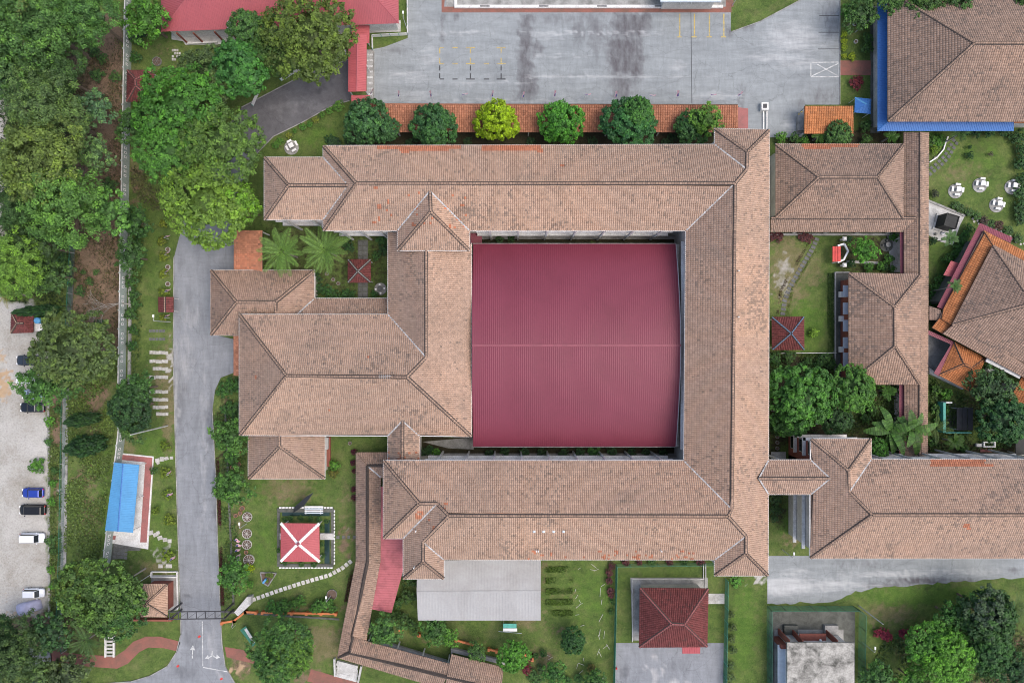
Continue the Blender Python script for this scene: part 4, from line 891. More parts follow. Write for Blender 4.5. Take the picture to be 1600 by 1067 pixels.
fc((1326, 427), (1438, 429), (1326, 427), (1438, 429), o1); fc((1326, 427), (1326, 600), (1326, 427), (1326, 600), o2, o1); fc((1326, 600), (1436, 600), (1326, 600), (1436, 600), o2); fc((1438, 429), (1436, 600), (1438, 429), (1436, 600), o2, o1)
roof(wb, F_, 4.8, 0.42, 'tile_grey', ridges=[(o1, o2), ((1326, 427), o1), ((1438, 429), o1), ((1326, 600), o2), ((1436, 600), o2)], tw=.40, tv=.44)
wallbox(wb, 1326, 427, 1438, 600, 4.8, 0.9, 'brickwall')
xw_ = P2(1326, 0, 4.8)[0] + 0.9
for y0, y1 in ((446, 464), (473, 491), (500, 518), (527, 544), (551, 572)):
    a, b_ = P2(0, y0, 2.5)[1], P2(0, y1, 2.5)[1]; w_ = MB().box(xw_ - .07, b_, 1.0, xw_ - .003, a, 2.7).build('window', 'white', wb); MB().box(xw_ - .10, b_ + .1, 1.1, xw_ - .073, a - .1, 2.6).build('pane', 'glass', w_)
    MB().box(xw_ - .9, b_, 2.75, xw_ - .003, a, 2.83).build('sun_shade', 'skylight', wb)
for y in (460, 498, 546):
    p = P2(1317, y, 1.2); MB().box(p[0] - .45, p[1] - .5, .5, p[0] + .45, p[1] + .5, 1.3).build('air_conditioner', 'whiteclean', wb)
MB().pbox(1304.5, 425, 1306.5, 600, 0, .5).build('drain_wall', 'concrete', wb); MB().pbox(1306.5, 424.5, 1328, 426.5, 0, .5).build('drain_wall', 'concrete', wb)

# --- angled building at the right edge
ab = thing('prayer_hall', 'large angled tiled hall cut off by the right edge', 'building', W(1600, 480, 0))
Nc, Wc, Ec, Sc, Ap, Rp = (1551, 384), (1487, 508), (1749, 486), (1685, 610), (1613, 474), (1690, 514)
F_ = []; fc(Nc, Wc, Nc, Wc, Ap); fc(Nc, Ec, Nc, Ec, Rp, Ap); fc(Wc, Sc, Wc, Sc, Rp, Ap); fc(Ec, Sc, Ec, Sc, Rp)
roof(ab, F_, 5.6, 0.42, 'tile_grey', ridges=[(Nc, Ap), (Wc, Ap), (Ap, Rp)], tw=.40, tv=.44)
F_ = []; fc((1473, 521), (1660, 622), (1473, 521), (1660, 622), (1672, 606), (1489, 507)); roof(ab, F_, 5.0, 0.3, 'tile_grey', tw=.40, tv=.44)
F_ = []; fc((1536.5, 361), (1468, 497), (1536.5, 361), (1475, 481), (1468, 497), (1487, 508), Nc); fc((1536.5, 361), (1640, 414), (1536.5, 361), (1640, 414), (1640, 430), Nc)
roof(ab, F_, 4.6, 0.2, 'tile_orange', tw=.40, tv=.44, ridges=[((1536.5, 361), Nc)], ridge_mat='tile_orange', ridge_w=.2)
F_ = []; fc((1452, 478), (1452, 500), (1452, 478), (1452, 500), (1470, 500), (1470, 484)); roof(ab, F_, 3.7, 0.25, 'tile_grey')
F_ = []; fc((1456, 512), (1468, 497), (1456, 512), (1468, 497), (1488, 508), (1474, 522)); roof(ab, F_, 4.3, 0.1, 'tile_orange')
metal_roof(ab, [((1531, 348.5), (1464, 480), [(1531, 348.5), (1464, 480), (1473, 483), (1537, 361)]), ((1531, 348.5), (1582, 371), [(1531, 348.5), (1582, 371), (1579, 380), (1537, 361)])], 4.0, 0.25, 'maroon2', 0.3, name='maroon_eave')
metal_roof(ab, [((1474, 430), (1486, 407.5), [(1474, 430), (1486, 407.5), (1500, 412), (1489, 433)])], 3.0, 0.15, 'pinkmetal', 0.5, name='red_awning')
metal_roof(ab, [((1449, 522), (1486, 538), [(1449, 522), (1486, 538), (1491, 534), (1451, 516)]), ((1486, 538), (1459, 583), [(1486, 538), (1459, 583), (1467, 588), (1491, 534)])], 3.6, 0.2, 'maroon2', 0.3, name='maroon_eave')
F_ = []; g1_, g2_ = (1506, 569), (1518, 575); c1, c2, c3, c4 = (1491, 535), (1539, 560), (1515, 611), (1467, 586)
fc(c1, c2, c1, c2, g2_, g1_); fc(c2, c3, c2, c3, g2_); fc(c3, c4, c3, c4, g1_, g2_); fc(c4, c1, c4, c1, g1_)
roof(ab, F_, 3.6, 0.42, 'tile_orange', ridges=[(g1_, g2_), (c1, g1_), (c4, g1_), (c2, g2_), (c3, g2_)], ridge_mat='tile_orange', ridge_w=.24, tw=.38)
F_ = []; fc((1575, 628), (1597, 588), (1575, 628), (1597, 588), (1650, 614), (1628, 655)); roof(ab, F_, 3.6, 0.25, 'tile_orange', ridges=[], tw=.38)
for poly, z_ in (([(1556, 396), (1700, 470), (1640, 585), (1500, 508)], 5.4), ([(1502, 548), (1532, 563), (1510, 602), (1475, 584)], 3.5), ([(1588, 600), (1640, 625), (1620, 648), (1582, 628)], 3.5)): MB().prism([P2(*p, z_) for p in poly], -.05, z_).build('wall', 'wall', ab)
mbx = MB(); mbx.bar(W(1541, 561, 4.6), W(1594, 588, 4.6), .9, .25); mbx.build('gutter', 'galv', ab)
MB().prism([P2(*p) for p in ((1448, 574), (1468, 588), (1502, 602), (1500, 608), (1448, 583))], 0, .8).build('low_wall', 'concrete_light', ab)
MB().prism([P2(*p, 4) for p in ((1527, 374), (1469, 470), (1472, 474), (1531, 378))], 0, 3.8).build('wall', 'concrete_dark', ab)

# --- long terracotta walkway roof by the yard
tw_ = thing('covered_walkway', 'long terracotta grid-tiled walkway roof between the yard and the row of round trees', 'walkway', W(864, 185, 0))
F_ = []; fc((575, 207), (1153, 207), (575, 207), (1153, 207), (1153, 163), (575, 162)); roof(tw_, F_, 2.9, 0.10, 'tile_terra', tw=.40, tv=.42, hgt=.13, lift=.12, gap=.15)
for x in range(580, 1154, 41):
    posts(tw_, [(x, 165), (x, 205)], 2.85, .08)
# --- red canopy
rc = thing('red_canopy', 'bright red gabled canopy crossing the driveway', 'canopy', W(560, 100, 0))
F_ = gable_faces([(544.5, 56), (544, 144)], [(573, 54), (572.5, 143)], [(558, 54.5), (557, 143.5)]); metal_roof(rc, F_, 3.6, 0.28, 'pinkmetal', 0.3, caps=[((558, 54.5), (557, 143.5))], cap_mat='redmetal')
F_ = []; fc((577.5, 40), (577, 68), (577.5, 40), (577, 68), (549, 68), (550, 40)); fc((578, 149), (577.5, 164), (578, 149), (577.5, 164), (549, 164), (549, 149)); metal_roof(rc, F_, 2.9, 0.05, 'pinkmetal', 0.3, name='low_canopy')
posts(rc, [(546, 58), (571, 58), (546, 100), (571, 100), (546, 142), (571, 142)], 3.5, .08)
# --- red-roofed building at the top
rb = thing('canteen', 'building with red ribbed metal roof at the top left behind trees', 'building', W(430, 0, 0))
F_ = []; k1, k2 = (312, -32), (562, -32); fc((252, 50), (623, 37), (252, 50), (623, 37), k2, k1); fc((252, 50), (250, -110), (252, 50), (250, -110), k1); fc((623, 37), (622, -110), (623, 37), (622, -110), k2); fc((250, -110), (622, -110), (250, -110), (622, -110), k2, k1)
metal_roof(rb, F_, 4.4, 0.4, 'redmetal', 0.3, caps=[((252, 50), k1), ((623, 37), k2), (k1, k2)])
MB().prism([P2(*p, 4.3) for p in ((258, 42), (616, 30), (616, -110), (258, -110))], -.05, 4.3).build('wall', 'white', rb)
MB().pbox(355, 33, 361, 46, 4.4, 5.1).build('roof_hatch', 'galv', rb)
MB().bar(W(293, 69, .3), W(340, 66.5, .3), .25, .5).build('planter_wall', 'white', rb)
posts(rb, [(276, 52), (302, 52), (335, 50), (360, 50)], 4.0, .12, 'brickwall')
# --- building at the top middle: only its forecourt and roof edge show
tb = thing('office_building', 'white building front with drain channel along the top edge', 'building', W(910, 0, 0))
MB().pbox(1032, -60, 1127, 3, 3.9, 4.2).build('roof', 'skylight', tb); MB().pbox(1040, -60, 1120, -2, -.05, 3.9).build('wall', 'wall', tb)
mbx = MB(); mbx.pbox(710, 8, 1130, 12.5, 0, .32); mbx.pbox(710, -8, 714, 8, 0, .32); mbx.build('forecourt_wall', 'white', tb)
for x in (757, 849, 940, 1030): MB().pbox(x - 7, 9, x + 8, 10.8, .32, .36).build('drain_grate', 'steel', tb)
for x in (1063, 1080): MB().bar(W(x, 3, 3.6), W(x + 1, 9, 0.3), .18, .18).build('downpipe', 'white', tb)
# --- grey workshop roof
gr = thing('open_shed', 'grey ribbed metal shed roof below the long block', 'shed', W(748, 922, 0))
F_ = []; fc((652, 877), (845, 872), (652, 877), (845, 872), (845, 922), (651, 924)); fc((653, 969), (845, 969), (653, 969), (845, 969), (845, 922), (651, 924)); metal_roof(gr, F_, 4.6, 0.2, 'greymetal', 0.5, .025, caps=[((651, 924), (845, 922))])
posts(gr, [(656, 966), (700, 966), (750, 966), (800, 966), (842, 966), (842, 900)], 4.5, .1, 'galv')
# --- pink roof and ramp corridor
pk = thing('stained_canopy', 'stained pink metal canopy tucked between tiled ramp and long block', 'canopy', W(605, 900, 0))
metal_roof(pk, [((630, 760), (630, 890), [(630, 760), (630, 890), (612, 957), (578, 951), (592, 885), (594, 760)])], 3.2, 0.06, 'pinkroof', .3); posts(pk, [(627, 870), (611, 950), (590, 945)], 3.1, .08, 'galv')
rm = thing('ramp_corridor', 'tiled corridor roof running down the lawn and turning along the bottom edge', 'walkway', W(570, 900, 0))
F_ = []; fc((557, 707), (612, 707), (557, 707), (612, 707), (612, 727), (574, 727)); fc((595, 745), (612, 745), (595, 745), (612, 745), (612, 727), (574, 727))
fc((557, 707), (557, 876), (557, 707), (557, 876), (574, 878), (574, 727)); fc((595, 745), (594, 879), (595, 745), (594, 879), (574, 878), (574, 727))
fc((557, 876), (535, 986), (557, 876), (535, 986), (551, 992), (574, 878)); fc((594, 879), (572, 1001), (594, 879), (572, 1001), (551, 992), (574, 878))
fc((535, 986), (528, 1026), (535, 986), (528, 1026), (547, 1019), (551, 992)); fc((572, 1001), (704, 1036), (572, 1001), (704, 1036), (698, 1057), (547, 1019), (551, 992)); fc((528, 1026), (690, 1074), (528, 1026), (690, 1074), (698, 1057), (547, 1019))
fc((705, 1022), (787, 1042), (705, 1022), (787, 1042), (783, 1078), (698, 1057)); fc((692, 1090), (774, 1112), (692, 1090), (774, 1112), (783, 1078), (698, 1057))
rd, zmr = roof(rm, F_, 3.4, 0.36, 'tile_grey', ridges=[((574, 727), (612, 727)), ((574, 727), (574, 878)), ((574, 878), (551, 992)), ((551, 992), (547, 1019)), ((547, 1019), (698, 1057)), ((698, 1057), (783, 1078)), ((528, 1026), (547, 1019))], ridge_mat='mortar', ridge_w=.34, valleys=[((595, 745), (574, 727))])
posts(rm, [(559, 712), (559, 760), (559, 810), (559, 865), (549, 920), (538, 978), (531, 1020), (575, 1003), (620, 1015), (660, 1026), (700, 1036), (740, 1034), (783, 1044)], 3.3, .1)
MB().prism([P2(*p) for p in ((572, 1003), (610, 1003), (705, 1032), (705, 1010), (790, 1030), (790, 1036), (707, 1016), (707, 1037), (608, 1008), (572, 1008))], 0, .7).build('low_wall', 'concrete', rm)
st = thing('steps', 'pale concrete steps at the corner of the tiled ramp corridor', 'steps', W(544, 1046, 0))
for i, (y0, y1, z) in enumerate(((1030, 1037, .5), (1037.3, 1043, .34), (1043.3, 1049, .18))):
    MB().prism([P2(*p) for p in ((528, y0), (560, y0 + 8), (559, y1 + 8), (526, y1))], 0, z).build('step', 'concrete_light', st)
MB().prism([P2(*p) for p in ((523, 1049.3), (558, 1057.5), (557, 1065), (523, 1056))], 0, .05).build('landing', 'concrete_light', st)
for a, b_ in (((523, 1028), (524, 1055)), ((565, 1039), (560, 1064))): MB().bar(W(*a, .4), W(*b_, .4), .3, .8).build('cheek_wall', 'concrete_light', st)
# --- red house, flat concrete block, gate house, shelter, gazebos
rh = thing('red_house', 'dark red hip-roofed house on the fenced asphalt pad', 'house', W(1052, 963, 0))
F_ = []; m1, m2 = (1049, 974), (1069, 975); d1, d2, d3, d4 = (1000, 918), (1106, 919), (1104, 1009), (999, 1010)
fc(d1, d2, d1, d2, m2, m1); fc(d2, d3, d2, d3, m2); fc(d3, d4, d3, d4, m1, m2); fc(d4, d1, d4, d1, m1)
roof(rh, F_, 3.8, 0.42, 'tile_red', ridges=[(m1, m2), (d1, m1), (d4, m1), (d2, m2), (d3, m2)], ridge_mat='ridge_red', ridge_w=.3, tw=.32, tv=.36)
wallbox(rh, 1000, 918, 1105, 1009, 3.8, .7)
metal_roof(rh, [((1066, 1020.5), (1094, 1020.5), [(1066, 1020.5), (1094, 1020.5), (1094, 1009), (1066, 1009)])], 2.6, .2, 'pinkmetal', .3, name='porch_awning')
for a, b_ in (((987, 904), (1100, 904)), ((988, 905), (988, 1002)), ((1099, 880), (1099, 903)), ((1102.5, 880), (1102.5, 918))): MB().bar(W(*a, .1), W(*b_, .1), .14, .3).build('drain_kerb', 'concrete_light', rh)
fb = thing('flat_roofed_block', 'stained flat concrete-roofed block with orange fins at the bottom right', 'building', W(1280, 1045, 0))
MB().pbox(1230, 1003.5, 1335, 1110, 5.2, 5.55).build('roof_slab', 'roof_stain', fb)
a, b_ = W(1236, 1010, 5.2), W(1329, 1110, 5.2); MB().box(a[0], a[1], -.05, b_[0], b_[1], 5.2).build('wall', 'white', fb)
ya = a[1]
for x in (1234, 1255, 1309): p = P2(x, 0, 5.0); MB().box(p[0] - .12, ya + .003, 0, p[0] + .12, ya + 1.0, 4.9, 0).build('fin', 'brickwall', fb)
p0_, p1_ = P2(1257, 0, 5)[0], P2(1300, 0, 5)[0]; MB().box(p0_ + .1, ya + .003, 2.6, p1_, ya + 1.2, 2.8).build('door_canopy', 'brickwall', fb)
for x in (1240, 1280): p = P2(x, 0, 3); MB().box(p[0], ya + .004, .05, p[0] + 1.0, ya + .08, 2.1).build('door', 'galv', fb)
for x in (1225, 1288): p = P2(x, 985); MB().box(p[0] - .2, p[1] - .4, 0, p[0] + 2.2, p[1] + 1.2, .7).build('manhole_plinth', 'concrete' if x > 1250 else 'concrete_dark', fb)
MB().lathe(*P2(1282, 1000, 3), [(0.2, 2.8), (0.24, 3.1), (0.1, 3.3)], 10).build('globe_lamp', 'whiteclean', fb)
MB().box(a[0] - 1.3, b_[1], 2.5, a[0] - .003, a[1] - .8, 2.65).build('side_canopy', 'skylight', fb); MB().box(a[0] - 1.0, a[1] - 1.2, 0, a[0] - .003, a[1] - .4, 3.4).build('fin', 'brickwall', fb)
gh = thing('guardhouse', 'small tan-tiled guardhouse beside the entrance gate', 'guardhouse', W(240, 938, 0))
F_ = []; ga = (229, 942); cs = [(222, 912), (262, 912), (262, 962.5), (222, 962), (213.5, 938)]
for i in range(5): fc(cs[i], cs[(i + 1) % 5], cs[i], cs[(i + 1) % 5], ga)
roof(gh, F_, 3.2, 0.42, 'tile', ridges=[(cs[1], ga), (cs[2], ga), (cs[0], ga), (cs[3], ga)], ridge_w=.2, tw=.3, tv=.34)
MB().prism([P2(*p, 3.2) for p in ((226, 917), (257, 917), (257, 957), (226, 957), (219, 938))], -.05, 3.15).build('wall', 'brickwall', gh)
MB().bar(W(208, 967, .5), W(270, 967.5, .5), .3, 1.0).build('garden_wall', 'brickwall', gh)
for a, b_ in (((237, 893), (277, 893)), ((277, 893), (278, 951)), ((237, 893), (236, 901)), ((237, 901), (276, 901))): MB().bar(W(*a, .2), W(*b_, .2), .2, .4).build('planter_wall', 'white', gh)
bs = thing('blue_shelter', 'bright blue gabled shelter on a pink-edged platform by the boundary wall', 'shelter', W(195, 778, 0))
MB().prism([P2(*p, .15) for p in ((183, 707), (240, 713), (231, 858), (172, 848))], -.02, .11).build('platform_base', 'white', bs)
for poly in (((189, 710), (238, 715), (229, 847), (219, 847), (227, 722), (188, 718)), ((171, 836), (181, 837), (180, 843), (170, 842))): MB().prism([P2(*p, .15) for p in poly], .112, .16).build('tile_border', 'paving_pink', bs)
F_ = gable_faces([(178.5, 722), (164, 829)], [(217.5, 726), (208, 832)], [(192.5, 724), (184, 830)]); metal_roof(bs, F_, 3.0, 0.2, 'skyblue', .3, caps=[((192.5, 724), (184, 830))], cap_mat='bluemetal'); posts(bs, [(181, 726), (215, 728), (206, 829), (167, 827), (173, 780), (211, 780)], 2.95, .07)
def gazebo(label, cs, apex, z0, t, mat, ridge_mat, metal=False, **kw):
    cx_ = sum(c[0] for c in cs) / 4; cy_ = sum(c[1] for c in cs) / 4
    g = thing('gazebo', label, 'gazebo', W(cx_, cy_, 0), None)
    if metal: pyramid(g, cs, apex, z0, t, mat, True, rib=.3, caps=[(c, apex) for c in cs], cap_mat=ridge_mat, **kw)
    else: pyramid(g, cs, apex, z0, t, mat, ridge_mat=ridge_mat, **kw)
    posts(g, [(c[0] + (cx_ - c[0]) * .12, c[1] + (cy_ - c[1]) * .12) for c in cs], z0 - .02, .08, 'white'); return g
g = gazebo('square red metal pavilion with white crossed ridges on the lawn', [(438.5, 817), (499, 817.5), (499.5, 877.5), (438.5, 877)], (465.5, 849.5), 3.0, .32, 'pinkmetal', 'whiteclean', True, cap_w=.5)
p = W(465.5, 849.5, 4.2); MB().obox(p[0], p[1], 4.0, 4.36, .5, .5, .78).build('finial', 'maroon2', g)
gazebo('dark red tiled gazebo with blue ridges beside the east lawn', [(1206, 496), (1255, 495.5), (1255.5, 546), (1206.5, 546)], (1235.5, 521), 3.0, .42, 'tile_red', 'bluesteel', ridge_w=.2, tw=.3, tv=.34)
gazebo('small dark red gazebo in the enclosed garden beside coconut palms', [(544.5, 406), (579, 406), (579, 441), (544.5, 441)], (559.5, 424), 2.8, .42, 'tile_red', 'stone', ridge_w=.22, tw=.3, tv=.34)
g = thing('gazebo', 'dark red tiled gazebo against the boundary wall under a bright tree', 'gazebo', W(220, 135, 0)); F_ = []; h1, h2 = (212, 125), (212.5, 135); d1, d2, d3, d4 = (200, 111), (241, 111), (240, 159), (199, 159)
fc(d1, d2, d1, d2, h1); fc(d2, d3, d2, d3, h2, h1); fc(d3, d4, d3, d4, h2); fc(d4, d1, d4, d1, h1, h2); roof(g, F_, 2.9, .42, 'tile_red', ridges=[(h1, h2), (d1, h1), (d2, h1), (d3, h2), (d4, h2)], ridge_mat='ridge_red', ridge_w=.26, tw=.3, tv=.34); posts(g, [(203, 114), (237, 114), (237, 155), (203, 155)], 2.85)
lh = thing('small_hut', 'small dark red hipped hut with water tank at the left car park', 'hut', W(35, 505, 0)); F_ = []; d1, d2, d3, d4 = (19, 489), (52, 489), (52, 519), (18, 520); ha = (27, 505)
hb = (38, 505); fc(d1, d2, d1, d2, hb, ha); fc(d2, d3, d2, d3, hb); fc(d3, d4, d3, d4, ha, hb); fc(d4, d1, d4, d1, ha); roof(lh, F_, 3.0, .4, 'tile_red', ridges=[(ha, hb), (d1, ha), (d4, ha)], ridge_w=.2, tw=.3, tv=.34); wallbox(lh, 19, 489, 52, 520, 3.0, .5)
MB().pbox(52, 497, 66, 517, 2.2, 2.4).build('side_roof', 'white', lh); MB().lathe(*P2(60, 501, 3), [(.55, 2.4), (.55, 3.4), (.3, 3.6)], 14).build('water_tank', 'skyblue', lh)
for p_ in ((53, 499), (65, 499), (65, 516), (53, 516)): posts(lh, [p_], 2.2, .05)
nb_ = thing('shed', 'black tarpaulin shed corner at the right edge below the round tree', 'shed', W(1592, 700, 0)); MB().pbox(1587, 682, 1640, 710, 2.2, 2.35).build('roof', 'black', nb_); posts(nb_, [(1588, 684), (1588, 708)], 2.2, .06)
# ------------------------------------------------------------------ vegetation
def unit(a): return a / (np.linalg.norm(a, axis=-1, keepdims=True) + 1e-9)
def leaf_quads(C, Nrm, size, rg, aspect=0.55):
    """one bent-free leaf (four-cornered) at each point of C facing Nrm"""
    n = len(C); r = unit(rg.normal(size=(n, 3))); u = unit(np.cross(Nrm, r)); v = np.cross(Nrm, u)
    s = size[:, None]; a, b_ = C - u * s, C + u * s; c_, d = C - v * s * aspect + Nrm * s * .12, C + v * s * aspect + Nrm * s * .12
    V = np.stack([a, c_, b_, d], 1).reshape(-1, 3); F = np.arange(n * 4).reshape(-1, 4); return V, F
def leaf_mesh(name, C, Nrm, size, clump, rg, aspect=0.55):
    V, F = leaf_quads(C, Nrm, size, rg, aspect); me = np_mesh(name, V, F)
    at = me.attributes.new('clump', 'FLOAT', 'FACE'); at.data.foreach_set('value', clump.astype(np.float32)); return me
def crown(seed, nlobe, nclump, lpc, leaf, cr=0.13, flat=0.8, ragged=0.12, spread=0.55, cone=False):
    """unit crown: lobes round a centre, leaf clumps over the lobes, leaves in each clump"""
    rg = np.random.default_rng(seed); lob = [(0, 0, 0.28 * flat, 0.56)]
    for k in range(nlobe):
        an = 2 * math.pi * (k + rg.uniform(-.3, .3)) / nlobe; r = spread * rg.uniform(.75, 1.12); lob.append((r * math.cos(an), r * math.sin(an), rg.uniform(-.35, .18) * flat, rg.uniform(.34, .48)))
    for k in range(nlobe // 2):
        an = rg.uniform(0, 6.28); r = spread * rg.uniform(.3, .6); lob.append((r * math.cos(an), r * math.sin(an), rg.uniform(.2, .42) * flat, rg.uniform(.28, .4)))
    lob = np.array(lob)
    if cone: lob = np.array([(0.1 * math.sin(3 * i), 0.1 * math.cos(2 * i), -.9 + 1.9 * i / 7, .62 * (1 - i / 7.6) + .1) for i in range(8)])
    C, Nn, Sz, Cl = [], [], [], []
    w = lob[:, 3] ** 2; w /= w.sum(); made = 0; tries = 0
    while made < nclump and tries < nclump * 8:
        tries += 1; i = rg.choice(len(lob), p=w); d = rg.normal(size=3); d /= np.linalg.norm(d)
        if d[2] < -.55: continue
        q = lob[i, :3] + d * lob[i, 3] * np.array([1, 1, flat if not cone else 1]) * (1 + rg.normal(0, ragged))
        ins = np.linalg.norm((q - lob[:, :3]) / np.array([1, 1, flat if not cone else 1]), axis=1) / lob[:, 3]
        if (ins < .78).any(): continue
        m = max(4, int(lpc * rg.uniform(.6, 1.4))); rr = cr * rg.uniform(.7, 1.35)
        off = rg.normal(size=(m, 3)); off = unit(off) * (rg.random((m, 1)) ** .4) * rr * np.array([1, 1, .75])
        C.append(q + off); Nn.append(unit(d * .45 + unit(off) * .55 + np.array([0, 0, .55]) + rg.normal(size=(m, 3)) * .45)); Sz.append(leaf * rg.uniform(.7, 1.3, m))
        Cl.append(np.clip(np.full(m, rg.beta(2, 2.2)) + rg.normal(0, .08, m) + .18 * (off[:, 2] / rr), 0, 1)); made += 1  # tint rises towards each clump's top: painted light on upper leaves
    # sparse inner leaves, tinted dark as painted shade, close the crown's core
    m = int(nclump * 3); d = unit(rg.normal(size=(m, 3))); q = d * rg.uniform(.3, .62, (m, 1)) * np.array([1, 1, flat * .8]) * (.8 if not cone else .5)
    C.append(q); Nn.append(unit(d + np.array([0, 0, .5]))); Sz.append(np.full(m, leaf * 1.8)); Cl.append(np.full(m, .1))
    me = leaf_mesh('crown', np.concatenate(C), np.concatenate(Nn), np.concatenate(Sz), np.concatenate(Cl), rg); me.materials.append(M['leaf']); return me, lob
def trunk_mesh(lob, zc, seed, r=0.045, limbs=5):
    """trunk rising from 0 to the crown centre at zc with limbs out to the lobes (crown units)"""
    rg = np.random.default_rng(seed); mb = MB()
    mb.tube([(0, 0, 0), (.02, .01, zc * .3), (-.01, .02, zc * .6), (0, 0, zc + .1)], [r * 1.5, r * 1.1, r * .9, r * .4], 8)
    for i in range(1, min(limbs + 1, len(lob))):
        x, y, z, rr = lob[i]; mb.tube([(0, 0, zc * .5), (x * .45, y * .45, zc * .75 + z * .3), (x, y, zc + z)], [r * .6, r * .4, r * .12], 6)
    me = mb.mesh('trunk'); me.materials.append(M['bark']); return me
PROTO = {}
def proto(key, zc, **kw):
    me, lob = crown(**kw); PROTO[key] = (me, trunk_mesh(lob, zc, kw['seed']), zc)
proto('dense', 1.15, seed=1, nlobe=7, nclump=430, lpc=30, leaf=.048, cr=.085, ragged=.10)
proto('dense2', 1.15, seed=2, nlobe=8, nclump=430, lpc=30, leaf=.048, cr=.085, ragged=.12)
proto('broad', 1.1, seed=3, nlobe=9, nclump=560, lpc=26, leaf=.036, cr=.075, flat=.6, ragged=.1, spread=.62)
proto('broad2', 1.1, seed=4, nlobe=10, nclump=520, lpc=26, leaf=.036, cr=.078, flat=.6, ragged=.13, spread=.64)
proto('feather', 1.3, seed=5, nlobe=9, nclump=480, lpc=48, leaf=.027, cr=.10, flat=.75, ragged=.24, spread=.58)
proto('feather2', 1.3, seed=6, nlobe=7, nclump=440, lpc=48, leaf=.027, cr=.11, flat=.75, ragged=.28, spread=.62)
proto('loose', 1.2, seed=7, nlobe=6, nclump=120, lpc=22, leaf=.062, cr=.13, flat=.8, ragged=.22)
proto('loose2', 1.2, seed=8, nlobe=7, nclump=130, lpc=22, leaf=.06, cr=.13, flat=.75, ragged=.26)
proto('shrub', .8, seed=9, nlobe=5, nclump=60, lpc=16, leaf=.10, cr=.17, flat=.8, ragged=.12)
proto('shrub2', .8, seed=10, nlobe=5, nclump=60, lpc=16, leaf=.10, cr=.17, flat=.7, ragged=.18)
proto('cone', 1.5, seed=12, nlobe=5, nclump=260, lpc=20, leaf=.07, cr=.10, ragged=.06, cone=True)
proto('spiky', .6, seed=13, nlobe=4, nclump=40, lpc=18, leaf=.16, cr=.2, flat=.9, ragged=.3)
DK, MD, BR, LM, OL, YL, BL, GY, RD = (.026, .058, .017), (.042, .088, .02), (.062, .145, .018), (.17, .225, .008), (.062, .095, .028), (.12, .135, .022), (.034, .075, .032), (.06, .08, .035), (.11, .018, .022)
def plant(key, px, py, rpx, zc, col, label, name='tree', cat='tree', group=None, rot=None, asp=1.0, ex=1.0):
    """a tree or shrub whose crown centre stands at height zc and shows at the given pixel with the given radius"""
    cme, tme, pz = PROTO[key]; x, y, z = W(px, py, zc); R = 1.08 * rpx * S * (H - zc) / H
    t = thing(name, label, cat, (x, y, 0), group); t.rotation_euler.z = rnd.uniform(0, 6.28) if rot is None else rot; t.scale = (R * ex, R / ex, max(R * .55, 0) * asp if zc / pz < .2 else zc / pz)
    sz = min(R * .85 * asp, zc * .95 / 1.0)      # crown half-height
    # crown keeps its own vertical size; the trunk reaches from the ground to it
    t.scale = (R * ex, R / ex, sz); off = zc / sz - 0.0
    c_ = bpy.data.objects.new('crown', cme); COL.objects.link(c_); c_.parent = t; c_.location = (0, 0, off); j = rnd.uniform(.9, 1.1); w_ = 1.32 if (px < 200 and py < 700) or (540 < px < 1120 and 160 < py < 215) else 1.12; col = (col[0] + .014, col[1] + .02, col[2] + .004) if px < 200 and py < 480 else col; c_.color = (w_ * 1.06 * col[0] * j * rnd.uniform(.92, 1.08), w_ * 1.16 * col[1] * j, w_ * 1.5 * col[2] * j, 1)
    k = bpy.data.objects.new('trunk', tme); COL.objects.link(k); k.parent = t; k.scale = (1, 1, off / pz); return t
